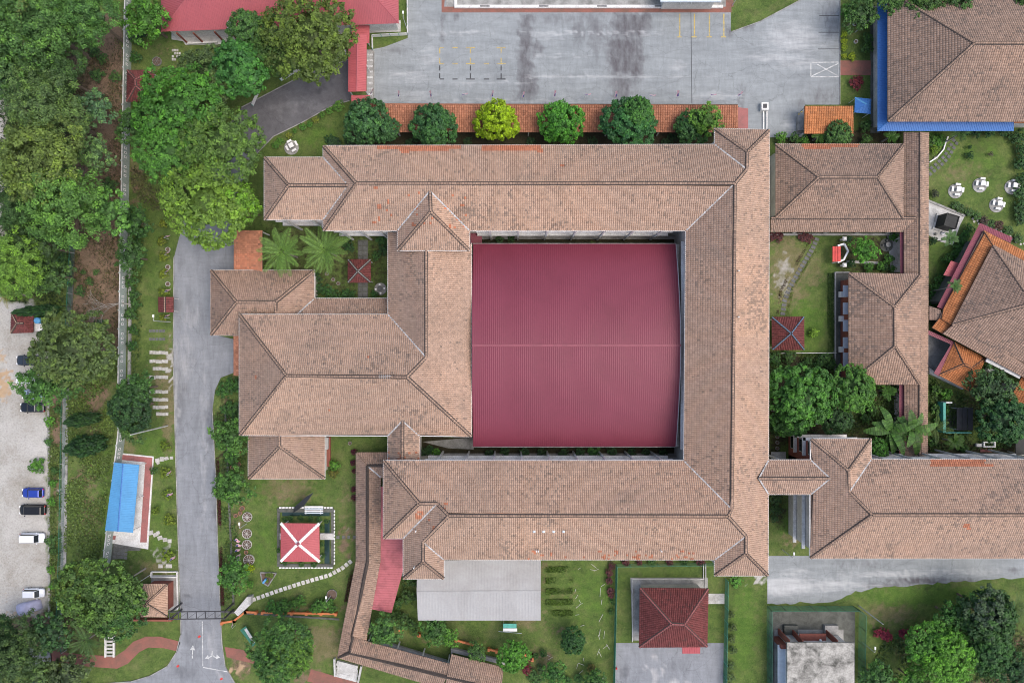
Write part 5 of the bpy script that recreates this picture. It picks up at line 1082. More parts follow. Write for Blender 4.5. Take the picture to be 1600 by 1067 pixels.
T = [
 ('feather', 62, 38, 62, 13, MD, 'tall feathery tree filling the top left corner'), ('feather2', 132, 18, 44, 12, MD, 'feathery tree left of the wall top end'),
 ('dense', 28, 118, 44, 12, DK, 'dark tree at left edge below the corner tree'), ('feather', 86, 112, 38, 11, DK, 'dark feathery tree standing over the bare brown soil'),
 ('feather2', 72, 172, 52, 13, OL, 'yellowish feathery tree in the upper left wood'), ('loose', 148, 168, 27, 9, BL, 'bluish-green tree close to the boundary wall below bare soil'),
 ('feather', 62, 250, 62, 14, (.085, .12, .026), 'pale green feathery tree below the yellowish one at left'), ('loose2', 145, 240, 27, 10, (.05, .085, .028), 'thin tree beside the boundary wall in the left wood'),
 ('feather2', 98, 318, 56, 13, (.06, .115, .022), 'wide green feathery tree above the green drain end'), ('loose', 165, 330, 34, 9, (.048, .10, .02), 'small green tree overhanging the boundary wall panels'),
 ('feather', 14, 418, 46, 12, (.075, .14, .02), 'bright green tree at left edge above the red hut'), ('dense2', 52, 382, 38, 10, (.022, .045, .016), 'very dark tree beside the bright tree at left edge'), ('feather2', 20, 330, 34, 12, DK, 'dark feathery tree at left edge mid wood'), ('loose2', 75, 430, 30, 7, DK, 'low dark tree above the red hut tank'),
 ('broad', 112, 546, 58, 10, (.058, .08, .022), 'large dark olive tree shading the parked cars'), ('loose', 62, 603, 32, 6, (.05, .11, .02), 'leafy tree hanging over the white car'), ('loose2', 95, 598, 26, 6, (.045, .09, .02), 'bushy tree behind the silver car'), ('dense', 204, 636, 34, 7, DK, 'dark round tree growing across the boundary wall gap'), ('loose', 212, 608, 26, 7, MD, 'thin green tree above the dark wall tree'), ('loose2', 205, 668, 22, 5, (.05, .09, .022), 'small tree at foot of utility pole'),
 ('loose', 228, 30, 34, 7, BR, 'bright green tree between boundary wall and red-roofed building'), ('broad', 275, 165, 60, 11, (.055, .135, .018), 'vivid green tree beside the red wall gazebo'), ('broad2', 262, 235, 46, 10, (.058, .128, .02), 'vivid green tree below the vivid one by the wall'), ('broad2', 345, 225, 56, 11, (.07, .115, .022), 'olive tree with yellow flush beside the driveway'), ('broad', 318, 318, 62, 11, (.095, .155, .022), 'yellow-green tree with brown branches overhanging the road'), ('loose2', 370, 318, 34, 10, (.10, .175, .018), 'right side of the yellow-green road tree, painted brighter as sunlit'), ('dense2', 372, 105, 46, 9, (.04, .105, .02), 'dark green tree left of the driveway'), ('broad', 322, 118, 42, 8, OL, 'olive tree behind the small garden stones'), ('broad2', 482, 52, 62, 11, (.075, .10, .018), 'large tree with yellow blossom in front of the red metal roof'), ('broad', 430, 70, 40, 9, (.055, .10, .02), 'green tree left of the yellow blossom tree'), ('dense', 385, 45, 30, 9, MD, 'green tree overlapping the red metal roof'), ('loose', 212, 195, 28, 7, MD, 'thin tree at the boundary wall below the gazebo'),('loose2', 208, 345, 24, 5, MD, 'small tree inside the boundary wall by the long lawn'), ('loose', 205, 400, 24, 5, (.04, .085, .02), 'green bushy tree inside the boundary wall beside long lawn'),  # road tree: sunlight on its right side is painted as a brighter crown
 ('dense', 572, 192, 35, 6, (.036, .085, .026), 'first round tree from the left beside the terracotta walkway', 'tree', 'tree', None, None, 1.35), ('dense2', 602, 202, 20, 4.5, (.034, .075, .024), 'small tree touching the first round walkway tree'), ('dense2', 677, 194, 34, 6, (.034, .085, .024), 'second round tree along the terracotta walkway', 'tree', 'tree', None, None, 1.35), ('dense', 777, 189, 32, 6, LM, 'lime yellow round tree in front of the terracotta walkway', 'tree', 'tree', None, None, 1.35), ('dense2', 879, 193, 33, 6, (.042, .13, .016), 'vivid green round tree right of the lime one', 'tree', 'tree', None, None, 1.35), ('dense', 986, 194, 41, 7.5, (.03, .085, .022), 'largest round tree of the walkway row'), ('dense2', 999, 172, 22, 9.5, (.04, .105, .02), 'bushy top rising behind the largest walkway tree'), ('dense2', 1080, 203, 26, 5, (.032, .075, .02), 'dark small tree left of the last walkway tree'), ('loose', 1106, 186, 24, 7, (.06, .125, .018), 'last walkway tree with yellow-green tips'),
 ('broad', 152, 930, 56, 9, (.06, .10, .02), 'large tree left of the guardhouse'), ('broad2', 178, 955, 40, 8, (.04, .085, .02), 'dark tree touching the guardhouse wall'), ('broad', 120, 915, 34, 9, (.07, .105, .02), 'olive tree beside the car park drain'), ('loose', 76, 990, 30, 6, (.03, .065, .02), 'dark leafy tree below the covered car'), ('feather2', 20, 1020, 44, 8, (.05, .085, .025), 'feathery tree in the bottom left corner'), ('loose2', 78, 1045, 16, 4, YL, 'small yellow-green tree above the blue car'), ('feather', 2, 992, 24, 7, DK, 'dark tree at left edge beside the car park end'), ('loose', 105, 1055, 34, 5, (.06, .085, .03), 'thin tree below the brick path'), ('loose2', 55, 1055, 26, 6, OL, 'greyish tree left of the blue car'),
 ('loose', 362, 682, 28, 5, (.05, .11, .02), 'feathery tree beside the road left of hall corner'), ('loose2', 362, 762, 28, 5, (.052, .115, .022), 'feathery tree beside the road near the wheel planters'), ('loose', 364, 898, 24, 4.5, (.05, .115, .02), 'feathery tree above the entrance gate'), ('broad', 438, 1018, 46, 9, (.042, .095, .02), 'big round tree below the orange railing'), ('broad2', 458, 1022, 30, 9.5, (.07, .13, .02), 'right half of the big tree below the orange railing, painted as lit side'),  # big tree by the railing: extra crown puts its lit half into colour
 ('loose2', 602, 985, 24, 5, (.05, .10, .022), 'tree beside the ramp corridor corner'), ('loose', 680, 985, 22, 4, (.05, .105, .02), 'small garden tree below grey shed'), ('loose2', 703, 996, 14, 3.5, BR, 'bright small tree at orange garden rail end'), ('dense', 803, 1025, 24, 5, (.06, .15, .018), 'bright green round tree at the orange rails'), ('loose', 744, 1018, 14, 3.5, (.05, .10, .022), 'small tree on the low ramp wall'), ('dense2', 894, 1002, 20, 3.5, (.026, .065, .016), 'dark round shrub tree on the stick-strewn lawn'), ('loose', 866, 1052, 18, 4, (.05, .115, .022), 'light green tree at the bottom edge'), ('loose2', 930, 1064, 18, 3.5, (.042, .095, .02), 'green tree at bottom edge beside the mesh fence'),
 ('dense', 1254, 617, 50, 8.5, (.045, .108, .016), 'large rounded tree right of the long east wing'), ('dense2', 1332, 605, 36, 7.5, (.05, .12, .018), 'rounded tree right of the large one by the east wing'), ('dense', 1308, 655, 24, 5, (.026, .06, .018), 'dark tree between east wing and banana leaves'), ('dense2', 1240, 655, 30, 5, (.036, .085, .018), 'dark green tree under the large rounded tree'), ('loose', 1548, 606, 32, 6, (.04, .075, .022), 'thin tree beside the angled hall courtyard'), ('dense2', 1568, 655, 38, 6.5, (.028, .07, .02), 'dark dense tree above the white bench'), ('dense', 1310, 211, 21, 3.5, (.05, .105, .024), 'round bush tree in front of the orange carport'), ('dense', 1371, 704, 17, 5, (.055, .14, .018), 'bright round tree at the roof corner of the right block'), ('loose', 1350, 391, 19, 4, (.055, .15, .016), 'bright tree in the walled east garden'),
 ('broad', 1462, 1010, 40, 6, (.06, .14, .018), 'bright tree right of red bushes at bottom right'), ('broad2', 1485, 1032, 36, 7.5, (.075, .165, .018), 'lower half of the bottom right tree, painted brighter as sunlit'), ('dense', 1548, 965, 42, 7, (.03, .07, .018), 'dark tree at the bottom right lawn'), ('loose2', 1545, 955, 30, 8, (.045, .07, .035), 'greyish tree above the dark bottom right tree'), ('loose', 1490, 965, 26, 5, (.04, .10, .018), 'green tree left of the dark bottom right tree'), ('dense2', 1545, 1020, 36, 6, (.034, .085, .02), 'deep green tree in the lower right wood'), ('loose', 1590, 1050, 30, 6, DK, 'dark tree in the bottom right corner'), ('loose2', 1370, 1060, 26, 4.5, (.04, .09, .02), 'green tree beside the flat concrete block'), ('loose', 1425, 1062, 20, 4, BR, 'bright bush tree at the bottom edge right'), ('broad', 1445, -6, 34, 8, (.05, .10, .02), 'tree crown over the top edge of the workshop roof'), ('broad2', 1400, -4, 24, 7, (.045, .095, .02), 'tree crown at the blue canopy top end'), ('loose', 1495, -4, 26, 8, MD, 'green tree crown at top edge right of the workshop ridge'), ('loose2', 1598, 0, 12, 8, MD, 'small crown in the top right corner'), ('loose', 1345, 22, 26, 5, MD, 'green tree left of the blue canopy top'), ('feather', -40, 60, 50, 13, MD, 'feathery tree mostly beyond the left edge'),  # bottom right tree: a second, paler crown paints its sunlit lower side
]
for a in T:
    if a[0].startswith('feather') and len(a) == 7: a = a + ('tree', 'tree', None, None, 1.45)
    plant(*a)
for px, py, r, z, lab, ex in ((124, 700, 26, 4, 'dark conical cypress beside the drain, lower one', 1.35), (120, 658, 20, 4, 'dark conical cypress beside the drain, upper one', 1.6), (46, 487, 22, 3.5, 'dark narrow cypress leaning over the red hut', 1.9)):
    plant('cone', px, py, r, z, (.02, .048, .014), lab, 'cypress_tree', 'tree', rot=0.15, ex=ex)
# shrubs: one thing each
SH = []
def row(key, pts, r, zc, col, what, grp, name='shrub', cat='shrub'):
    o_ = ['first', 'second', 'third', 'fourth', 'fifth', 'sixth', 'seventh', 'eighth', 'ninth', 'tenth', 'eleventh', 'twelfth', 'thirteenth', 'fourteenth', 'fifteenth', 'sixteenth']
    for i, p in enumerate(pts): plant(key, p[0], p[1], p[2] if len(p) > 2 else r, zc, col if len(p) < 4 else p[3], what.format(o_[i]), name, cat, grp)
row('shrub', [(255, 350, 6), (253, 377, 7), (256, 401, 8), (256, 428, 7), (256, 458, 8), (255, 497, 6)], 7, .7, (.11, .13, .015), '{} golden clipped shrub from the top along the road lawn', 'golden shrubs by the road')
row('shrub', [(258, 697, 8), (259, 738, 9), (262, 772, 8), (243, 798, 6), (265, 812, 9), (262, 868, 10), (240, 735, 6, MD)], 8, .7, (.10, .13, .015), '{} low roadside shrub below the slab rows counted from top', 'shrubs on the lower road lawn')
row('shrub2', [(515, 172, 6), (494, 187, 5, YL), (504, 180, 5), (472, 199, 6), (483, 194, 5), (461, 205, 4), (452, 211, 5, YL), (438, 220, 6), (430, 228, 6), (528, 165, 9)], 6, .5, (.06, .13, .02), '{} little bed plant along the driveway kerb', 'plants along the driveway kerb')
row('shrub', [(1319, 54, 5), (1319, 65, 5), (1319, 75, 5), (1331, 89, 6), (1319, 88, 4)], 5, .4, (.19, .23, .015), '{} yellow clipped ball in the bed at the yard edge', 'yellow clipped balls')
row('shrub', [(1346, 23, 12), (1355, 75, 9), (1324, 17, 10, BR), (1356, 60, 8), (1350, 30, 10)], 9, 1.0, MD, '{} green shrub in the fenced bed left of the blue canopy', 'shrubs in the bed by the blue canopy')
row('shrub', [(1220, 215, 9, BR), (1241, 216, 8), (1256, 219, 7, BR), (1352, 197, 9), (1353, 218, 8)], 8, 1.2, MD, '{} shrub from the left above the office roof edge', 'shrubs above the office')
row('shrub', [(1338, 131, 10, RD), (1342, 124, 6, RD)], 8, .6, RD, '{} red-leaved bush beside the blue tent', 'red bushes by the tent')
row('shrub2', [(1207, 371, 7), (1218, 371, 8), (1253, 371, 8), (1264, 371, 8)], 7, .4, (.07, .02, .02), '{} dark red low bush below the office corridor', 'red bushes below the corridor')
row('shrub', [(1397, 371, 7), (1388, 405, 8), (1376, 417, 7), (1395, 420, 5), (1357, 418, 8), (1326, 373, 5, BL), (1383, 418, 6, DK), (1330, 412, 7, DK)], 7, .7, (.045, .12, .016), '{} green shrub of the walled east garden', 'shrubs in the walled garden')
row('shrub', [(1210, 560, 10), (1233, 557, 10), (1290, 560, 9), (1281, 567, 8), (1262, 566, 7), (1300, 570, 8), (1218, 655, 8), (1212, 670, 9)], 9, .8, (.04, .085, .02), '{} bush among the white pickets below the blue-ridged gazebo', 'bushes by the white pickets')
row('shrub2', [(1380, 990, 9), (1388, 993, 8), (1412, 988, 8), (1425, 988, 9), (1440, 984, 8), (1402, 994, 5, MD), (1372, 990, 7)], 8, .8, (.17, .02, .035), '{} crimson bush of the row at the bottom right lawn', 'crimson bushes')
row('shrub2', [(951, 895, 6), (955, 884, 6), (953, 907, 6), (955, 922, 6), (957, 940, 5, MD), (955, 955, 5, MD), (977, 879, 6), (998, 878, 5), (1020, 878, 7, MD), (1045, 878, 6), (1070, 878, 6, MD), (1095, 877, 7), (954, 930, 5)], 6, .6, (.09, .03, .03), '{} reddish hedge plant beside the green mesh fence and block', 'reddish hedge plants')
row('shrub', [(1150, 907, 10, BR), (1143, 960, 5), (1145, 980, 6), (1143, 998, 6), (1146, 1015, 6), (1141, 1040, 7), (1140, 1058, 8)], 6, .6, (.06, .085, .025), '{} plant from the top along the right mesh fence', 'plants along the right mesh fence')
row('shrub2', [(823, 1045, 8, RD), (826, 1030, 6, RD), (832, 1055, 9), (848, 1020, 6), (838, 1025, 5), (838, 1062, 9), (845, 1045, 8, OL), (926, 1043, 8, (.1, .085, .02)), (905, 1060, 8), (888, 1062, 7)], 7, .7, MD, '{} flower-bed bush around the bottom orange rails', 'bushes by the orange rails')
row('shrub', [(640, 905, 12), (636, 932, 12), (628, 965, 10), (642, 975, 9), (622, 942, 8), (648, 988, 7), (612, 960, 9)], 10, 1.2, (.045, .085, .02), '{} bush squeezed between pink canopy and grey shed', 'bushes by the grey shed')
row('shrub', [(448, 946, 9), (437, 950, 12), (463, 942, 9), (471, 938, 8), (500, 946, 10), (510, 944, 10), (425, 948, 10), (520, 950, 7), (492, 950, 8)], 10, 1.0, (.05, .115, .02), '{} bush along the orange railing counted from the left', 'bushes along the orange railing')
row('shrub2', [(553, 705, 5), (552, 722, 5), (553, 735, 4), (553, 765, 5), (554, 778, 5)], 5, .5, (.06, .012, .018), '{} dark red hedge plant left of the ramp corridor', 'red plants by the ramp')
row('shrub', [(523, 727, 8, BR), (521, 740, 7, (.1, .1, .02)), (390, 887, 7, LM), (391, 912, 6, BR), (383, 893, 6, BR), (350, 610, 12), (375, 602, 12), (366, 640, 14), (352, 640, 8, MD), (362, 715, 12), (360, 600, 9)], 9, .8, (.035, .085, .016), '{} bush on the lawn between road and hall', 'bushes between road and hall')
row('shrub', [(77, 658, 8, BR), (58, 728, 12, (.05, .12, .015)), (83, 755, 6, BR), (80, 783, 7, BR), (80, 845, 9), (80, 890, 7, BR), (82, 915, 6, BR), (76, 690, 6), (85, 968, 6, BR), (90, 640, 6), (86, 735, 6), (84, 860, 6)], 7, .6, MD, '{} small plant along the car park edge drain from above', 'plants along the car park drain')
row('shrub', [(128, 375, 9), (100, 405, 9), (110, 440, 7), (140, 440, 6), (125, 455, 8, DK), (130, 425, 4), (150, 425, 5), (155, 505, 7, DK), (152, 118, 10), (148, 80, 9, DK), (160, 92, 8), (180, 120, 9), (172, 290, 12, DK)], 8, .7, (.032, .065, .018), '{} weedy shrub on the bare soil left of the boundary wall', 'weedy shrubs on bare soil')
row('shrub2', [(662, 708, 8), (672, 703, 7, DK), (682, 708, 7, BR), (765, 708, 8), (790, 706, 8, DK), (820, 708, 8), (845, 707, 8), (880, 708, 9), (905, 706, 8), (926, 707, 11, (.035, .10, .02)), (955, 706, 8), (985, 707, 8), (1010, 708, 7), (1035, 708, 7), (780, 372, 7, DK), (800, 373, 6, DK)], 8, .5, (.028, .06, .02), '{} plant in the narrow strip beside the maroon roof', 'plants beside the maroon roof')
row('shrub', [(497, 450, 9, DK), (500, 470, 8), (513, 455, 10), (525, 463, 9), (495, 435, 8, DK), (545, 385, 9, DK), (600, 390, 10, DK), (597, 375, 9), (588, 400, 7), (540, 460, 8), (585, 460, 6), (550, 460, 6)], 8, .7, (.032, .075, .018), '{} plant in the small enclosed palm garden', 'plants of the palm garden')
row('shrub2', [(650, 215, 7), (640, 222, 7), (730, 220, 7), (830, 220, 7), (925, 222, 8), (1050, 215, 8), (1040, 222, 7), (545, 222, 9), (527, 222, 8), (515, 220, 9, DK)], 8, .5, (.024, .05, .016), '{} dark low bush under the walkway tree row', 'dark bushes under the walkway trees')
row('spiky', [(1555, 590, 7, BR), (1462, 610, 8, (.06, .11, .02)), (1478, 615, 9, BR), (1460, 640, 8), (1465, 660, 8), (1475, 640, 7), (1455, 690, 8), (1505, 700, 7), (1272, 520, 7, (.13, .2, .02)), (1383, 612, 9), (1365, 640, 9), (1375, 600, 9, BR), (1352, 655, 8)], 8, .8, (.045, .095, .02), '{} leafy garden plant between corridor and angled hall', 'garden plants by the corridor')
row('shrub', [(1571, 203, 10), (1590, 215, 12), (1597, 235, 10), (1598, 255, 12), (1598, 280, 10), (1597, 300, 12), (1598, 322, 12), (1596, 340, 12), (1545, 207, 8), (1525, 207, 8), (1508, 206, 8)], 10, .9, (.03, .068, .018), '{} dark hedge bush bordering the garden table lawn', 'hedge bushes round the table lawn')
row('shrub', [(1458, 220, 10), (1466, 224, 8, BR), (1460, 233, 8, (.1, .15, .015)), (1470, 216, 7), (1515, 230, 3.2, DK), (1515, 243, 6, DK), (1548, 241, 3.5, (.08, .07, .04)), (1461, 303, 6, (.05, .05, .025)), (1458, 376, 6, DK)], 8, .7, (.05, .115, .018), '{} garden shrub near the curved stone path corner', 'shrubs near the curved path')
row('shrub2', [(1493, 322, 7), (1502, 326, 7), (1513, 332, 7), (1525, 337, 7, MD), (1537, 344, 7, (.05, .035, .025)), (1550, 350, 7), (1562, 353, 8, (.06, .03, .02)), (1575, 362, 8), (1590, 372, 8)], 7, .5, (.04, .075, .02), '{} hedge plant from the left between table lawn and angled hall', 'hedge plants by the angled hall')
row('shrub', [(1514, 358, 8), (1508, 368, 8), (1503, 378, 9), (1498, 390, 9), (1492, 398, 8), (1480, 405, 8), (1470, 436, 9), (1465, 448, 9), (1460, 462, 9), (1458, 475, 7), (1476, 448, 8, DK)], 8, .8, (.032, .085, .015), '{} hedge bush from the top along the maroon eave', 'hedge bushes along the maroon eave')
row('shrub', [(1212, 780, 10), (1208, 795, 8), (1216, 797, 7), (1210, 810, 6)], 8, .8, (.026, .055, .016), '{} dark bush in the gap below the link roof', 'dark bushes in the gap')
row('shrub', [(205, 440, 10), (210, 460, 9), (205, 490, 10, MD), (208, 515, 8), (206, 540, 8), (212, 475, 8), (215, 380, 9), (222, 365, 8), (222, 10, 10), (215, 60, 12, DK), (212, 90, 9)], 9, .9, (.036, .08, .018), '{} bush from the row inside the boundary wall', 'bushes inside the boundary wall')
# weeds on the rough strip left of the boundary wall, grasses, ground cover: nobody could count them
def cover(name, label, cat, polys, count, size, cols, seed):
    rg = np.random.default_rng(seed); xs = [p[0] for q in polys for p in q]; ys = [p[1] for q in polys for p in q]; X = rg.uniform(min(xs), max(xs), count * 4); Y = rg.uniform(min(ys), max(ys), count * 4)
    k = np.zeros(len(X), bool)
    for q in polys: k |= in_poly(X, Y, q)
    nz = np.sin(X * .11 + 2 * np.sin(Y * .05)) + np.sin(Y * .09 + 1.7 * np.sin(X * .07)) + rg.normal(0, .7, len(X)); k &= nz > -.3
    X, Y, nz = X[k][:count], Y[k][:count], nz[k][:count]; n_ = len(X); C = np.stack([(X - CX) * S, -(Y - CY) * S, rg.uniform(.02, .35, n_)], 1)
    Nn = unit(rg.normal(size=(n_, 3)) * .6 + np.array([0, 0, 1])); me = leaf_mesh(name, C, Nn, size * rg.uniform(.6, 1.4, n_), np.clip(rg.beta(2, 2, n_) * .8 + .1 * nz, 0, 1), rg, .5)
    o = finish(me, name, 'leaf', None, label, cat, None, 'stuff'); o.color = (*cols, 1); return o
cover('weeds', 'rough green weeds on the strip left of the boundary wall', 'weeds', [[(105, 560), (180, 540), (186, 610), (178, 680), (160, 840), (150, 900), (100, 905), (104, 700)]], 10000, .2, (.095, .145, .042), 21)
cover('weeds', 'thin weeds along the drain beside the car park', 'weeds', [[(76, 630), (98, 630), (96, 960), (78, 960)]], 3500, .18, (.09, .13, .04), 22)
cover('weeds', 'sparse weeds and litter on the bare brown soil', 'weeds', [[(100, 60), (190, 60), (190, 560), (110, 520)]], 7000, .18, (.09, .08, .045), 23)
cover('weeds', 'dark undergrowth beneath the left wood', 'weeds', [[(0, 20), (120, 20), (110, 480), (0, 470)]], 9000, .2, (.032, .055, .018), 24)
cover('ground_cover', 'leafy ground cover inside the boundary wall and under the roadside trees', 'ground cover', [[(200, 300), (222, 300), (222, 560), (204, 600), (200, 560)], [(336, 640), (372, 660), (384, 680), (386, 760), (350, 770)], [(346, 790), (372, 790), (376, 930), (350, 940)]], 8000, .2, (.055, .10, .028), 25)
cover('ground_cover', 'leafy ground cover around the lower right trees', 'ground cover', [[(1380, 1000), (1600, 940), (1600, 1067), (1350, 1067)]], 6000, .22, (.045, .085, .024), 26)
cover('ground_cover', 'leafy ground cover of the gardens beside the corridor', 'ground cover', [[(1452, 590), (1560, 640), (1590, 700), (1452, 705)], [(1330, 600), (1405, 602), (1405, 700), (1330, 690)], [(1203, 550), (1304, 552), (1304, 590), (1203, 590)], [(1203, 650), (1330, 650), (1330, 676), (1203, 676)]], 8000, .2, (.05, .092, .026), 27)
cover('ground_cover', 'leafy hedge bed beside the drain of the air-conditioned block', 'ground cover', [[(1293, 427), (1303, 427), (1303, 548), (1293, 548)]], 1800, .12, (.045, .085, .02), 28)
cover('ground_cover', 'dead brown branches and leaves in the yellow-green roadside tree shade', 'ground cover', [[(205, 170), (300, 170), (300, 330), (205, 330)]], 4000, .18, (.075, .075, .04), 29)

# ------------------------------------------------------------------ palms
def frond_mesh(length, width, droop, nleaf, seed, blade=False):
    rg = np.random.default_rng(seed); mb = MB(); pts = []
    for i in range(9): t = i / 8; pts.append((length * (t - .12 * t * t), 0, length * (.28 * t - droop * t * t)))
    mb.tube(pts, [.035 * (1 - .85 * i / 8) + .004 for i in range(9)], 4)
    def at(t): f = t * 8; i = min(7, int(f)); a, b_ = Vector(pts[i]), Vector(pts[i + 1]); return a + (b_ - a) * (f - i)
    if blade:
        n_ = 12
        for sgn in (-1, 1):
            for i in range(n_):
                t0, t1 = .12 + .88 * i / n_, .12 + .88 * (i + 1) / n_ - .008; w0, w1 = width * math.sin(math.pi * (t0 * .9 + .08)) ** .6, width * math.sin(math.pi * min(.99, t1 * .9 + .08)) ** .6; a, b_ = at(t0), at(t1); dz = -.12 * width + rg.normal(0, .02)
                mb.add([a, b_, b_ + Vector((.04, sgn * w1, w1 * .25 + dz)), a + Vector((.04, sgn * w0, w0 * .25 + dz))], [(0, 1, 2, 3) if sgn > 0 else (3, 2, 1, 0)])
    else:
        for sgn in (-1, 1):
            for i in range(nleaf):
                t = .1 + .9 * i / nleaf; w = width * (math.sin(math.pi * (t * .82 + .15)) ** .7) * rg.uniform(.85, 1.1); a = at(t); d = Vector((.55 * w, sgn * w * .86, -.28 * w + rg.normal(0, .05))); e = d.cross(Vector((0, 0, 1))).normalized() * .036
                mb.add([a - e * .5, a + d * .5 - e, a + d, a + d * .5 + e], [(0, 1, 2, 3)])
    me = mb.mesh('frond'); at_ = me.attributes.new('clump', 'FLOAT', 'FACE'); at_.data.foreach_set('value', rg.uniform(.3, .8, len(me.polygons)).astype(np.float32)); me.materials.append(M['leaf']); return me
FR = {'coco': [frond_mesh(4.9, .85, .42, 32, 31), frond_mesh(4.3, .8, .55, 30, 32)], 'ban': [frond_mesh(3.6, .55, .5, 0, 33, True), frond_mesh(3.0, .5, .55, 0, 34, True)], 'small': [frond_mesh(1.7, .5, .5, 18, 35), frond_mesh(1.4, .45, .6, 18, 36)], 'fan': [frond_mesh(2.0, .42, .5, 0, 37, True), frond_mesh(1.8, .4, .55, 0, 38, True)]}
def palm(label, kind, px, py, zc, n_, col, base=None, sc=1.0, name='palm_tree', r=.14, up=(.1, .75), bark='bark_pale'):
    x, y, z = W(px, py, zc); bx_, by_ = P2(*base) if base else (x, y); t = thing(name, label, 'palm', (bx_, by_, 0)); lx, ly = x - bx_, y - by_
    mb = MB(); mb.tube([(0, 0, 0), (lx * .3, ly * .3, zc * .4), (lx * .75, ly * .75, zc * .8), (lx, ly, zc)], [r * 1.3, r, r * .9, r * .8], 8); me = mb.mesh('trunk'); me.materials.append(M[bark]); k = bpy.data.objects.new('trunk', me); COL.objects.link(k); k.parent = t
    for i in range(n_):
        f = bpy.data.objects.new('frond', FR[kind][i % 2]); COL.objects.link(f); f.parent = t; f.location = (lx, ly, zc); f.rotation_euler = (rnd.uniform(-.25, .25), -rnd.uniform(*up), 2.399 * i + rnd.uniform(-.2, .2)); s_ = sc * rnd.uniform(.82, 1.12); f.scale = (s_, s_, s_); j = rnd.uniform(.9, 1.25); f.color = (col[0] * j, col[1] * j, col[2] * j, 1)
    return t
palm('left coconut palm of the pair in the enclosed garden', 'coco', 441, 393, 8, 25, (.10, .18, .045)); palm('right coconut palm of the pair in the enclosed garden', 'coco', 508, 391, 7.5, 25, (.105, .185, .048))
palm('broad-leaved banana palm left of the corridor at lower right', 'ban', 1392, 672, 4.5, 11, (.05, .115, .028), sc=1.3); palm('broad-leaved banana palm overhanging the corridor roof', 'ban', 1424, 672, 5.0, 10, (.055, .12, .03), sc=1.25)
palm('slim palm in front of the right block columns', 'fan', 1492, 690, 3.5, 10, (.04, .09, .02)); palm('tall thin palm leaning over the orange canopy of the angled hall', 'fan', 1491, 447, 7, 8, (.05, .11, .03), base=(1455, 455), sc=.85, r=.09)
palm('thin palm leaning over the black cube plaza', 'fan', 1484, 372, 5, 8, (.045, .10, .025), base=(1462, 378), sc=.9, r=.08); palm('small palm beside the orange carport bush', 'small', 1280, 213, 2.5, 12, (.045, .105, .02)); palm('small palm at the corner below the blue canopy', 'small', 1392, 214, 3, 12, (.04, .10, .02)); palm('small palm above the curved stone path', 'small', 1500, 208, 3.5, 11, (.04, .085, .025), base=(1478, 222))
palm('pale palm tree beside the guardhouse tree', 'coco', 203, 903, 5, 12, (.07, .10, .035), sc=.6); palm('drooping palm under the large guardhouse tree', 'coco', 135, 1000, 5, 14, (.05, .10, .035), sc=.8); palm('yellowing palm at the left edge above the red hut', 'coco', 8, 458, 5, 9, (.14, .13, .03), sc=.7); palm('palm at lower right edge beyond the lawn', 'coco', 1586, 948, 6, 12, (.06, .10, .03), sc=.75); palm('small bushy palm on the rounded tree edge', 'small', 1340, 580, 6.5, 11, (.05, .12, .022), base=(1345, 590)); palm('slim green palm beside corridor garden path', 'small', 1388, 612, 3, 10, (.045, .11, .022)); palm('small spreading palm right of corridor roof', 'coco', 1462, 668, 3, 9, (.06, .10, .03), sc=.6)
# dead tree over the wall
dt = MB(); base = Vector(W(222, 477, 0)); 
def twig(p, d, l, r, dep):
    q = p + d * l; dt.tube([p, q], [r, r * .6], 5)
    if dep:
        for _ in range(3): a = rnd.uniform(-.8, .8); d2 = Vector((d.x * math.cos(a) - d.y * math.sin(a), d.x * math.sin(a) + d.y * math.cos(a), rnd.uniform(-.1, .25))).normalized(); twig(q, d2, l * rnd.uniform(.55, .85), r * .6, dep - 1)
twig(base + Vector((0, 0, .4)), Vector((-.98, .1, .45)).normalized(), 3.2, .13, 4)
dt.build('dead_tree', 'bark_pale', None, label='bare grey dead tree fallen across the boundary wall', cat='tree')
# ------------------------------------------------------------------ walls, fences, furniture, cars
ORD = ['first', 'second', 'third', 'fourth', 'fifth', 'sixth', 'seventh', 'eighth', 'ninth', 'tenth', 'eleventh', 'twelfth', 'thirteenth', 'fourteenth', 'fifteenth', 'sixteenth', 'seventeenth', 'eighteenth', 'nineteenth', 'twentieth']
def panel_wall(label, top, bottom, n_, h=2.3):
    """precast wall: a panel and a post for each bay; each panel has three vent openings"""
    t = thing('boundary_wall', label, 'wall', W((top[0] + bottom[0]) / 2, (top[1] + bottom[1]) / 2, 0)); A, B = Vector(P2(*top)), Vector(P2(*bottom)); d = (B - A).normalized(); rot = math.atan2(d.y, d.x); s = Vector((-d.y, d.x)); Ln = (B - A).length / n_
    if s.x < 0: s = -s
    for i in range(n_):
        c_ = A + d * Ln * (i + .5); pn = MB().obox(c_.x, c_.y, 0, h, Ln - .26, .1, rot).build('panel', 'palegreen', t); MB().obox(c_.x, c_.y, h, h + .07, Ln - .26, .2, rot).build('coping', 'concrete_light', t)
        for k in (-1, 0, 1):
            q = c_ + d * k * Ln * .24 + s * .056; MB().obox(q.x, q.y, 1.0, 1.75, .42, .02, rot).build('vent_frame', 'whiteclean', pn); q += s * .014; MB().obox(q.x, q.y, 1.2, 1.55, .16, .012, rot).build('vent_hole', 'steel', pn)
        p_ = A + d * Ln * i - s * .08; MB().obox(p_.x, p_.y, 0, h + .12, .24, .3, rot).build('post', 'palegreen', t)
panel_wall('pale green panelled boundary wall running from the top edge past the left lawn', (207, -30), (196, 600), 22)
panel_wall('pale green panelled boundary wall beside the blue shelter', (197, 666), (172, 880), 8)
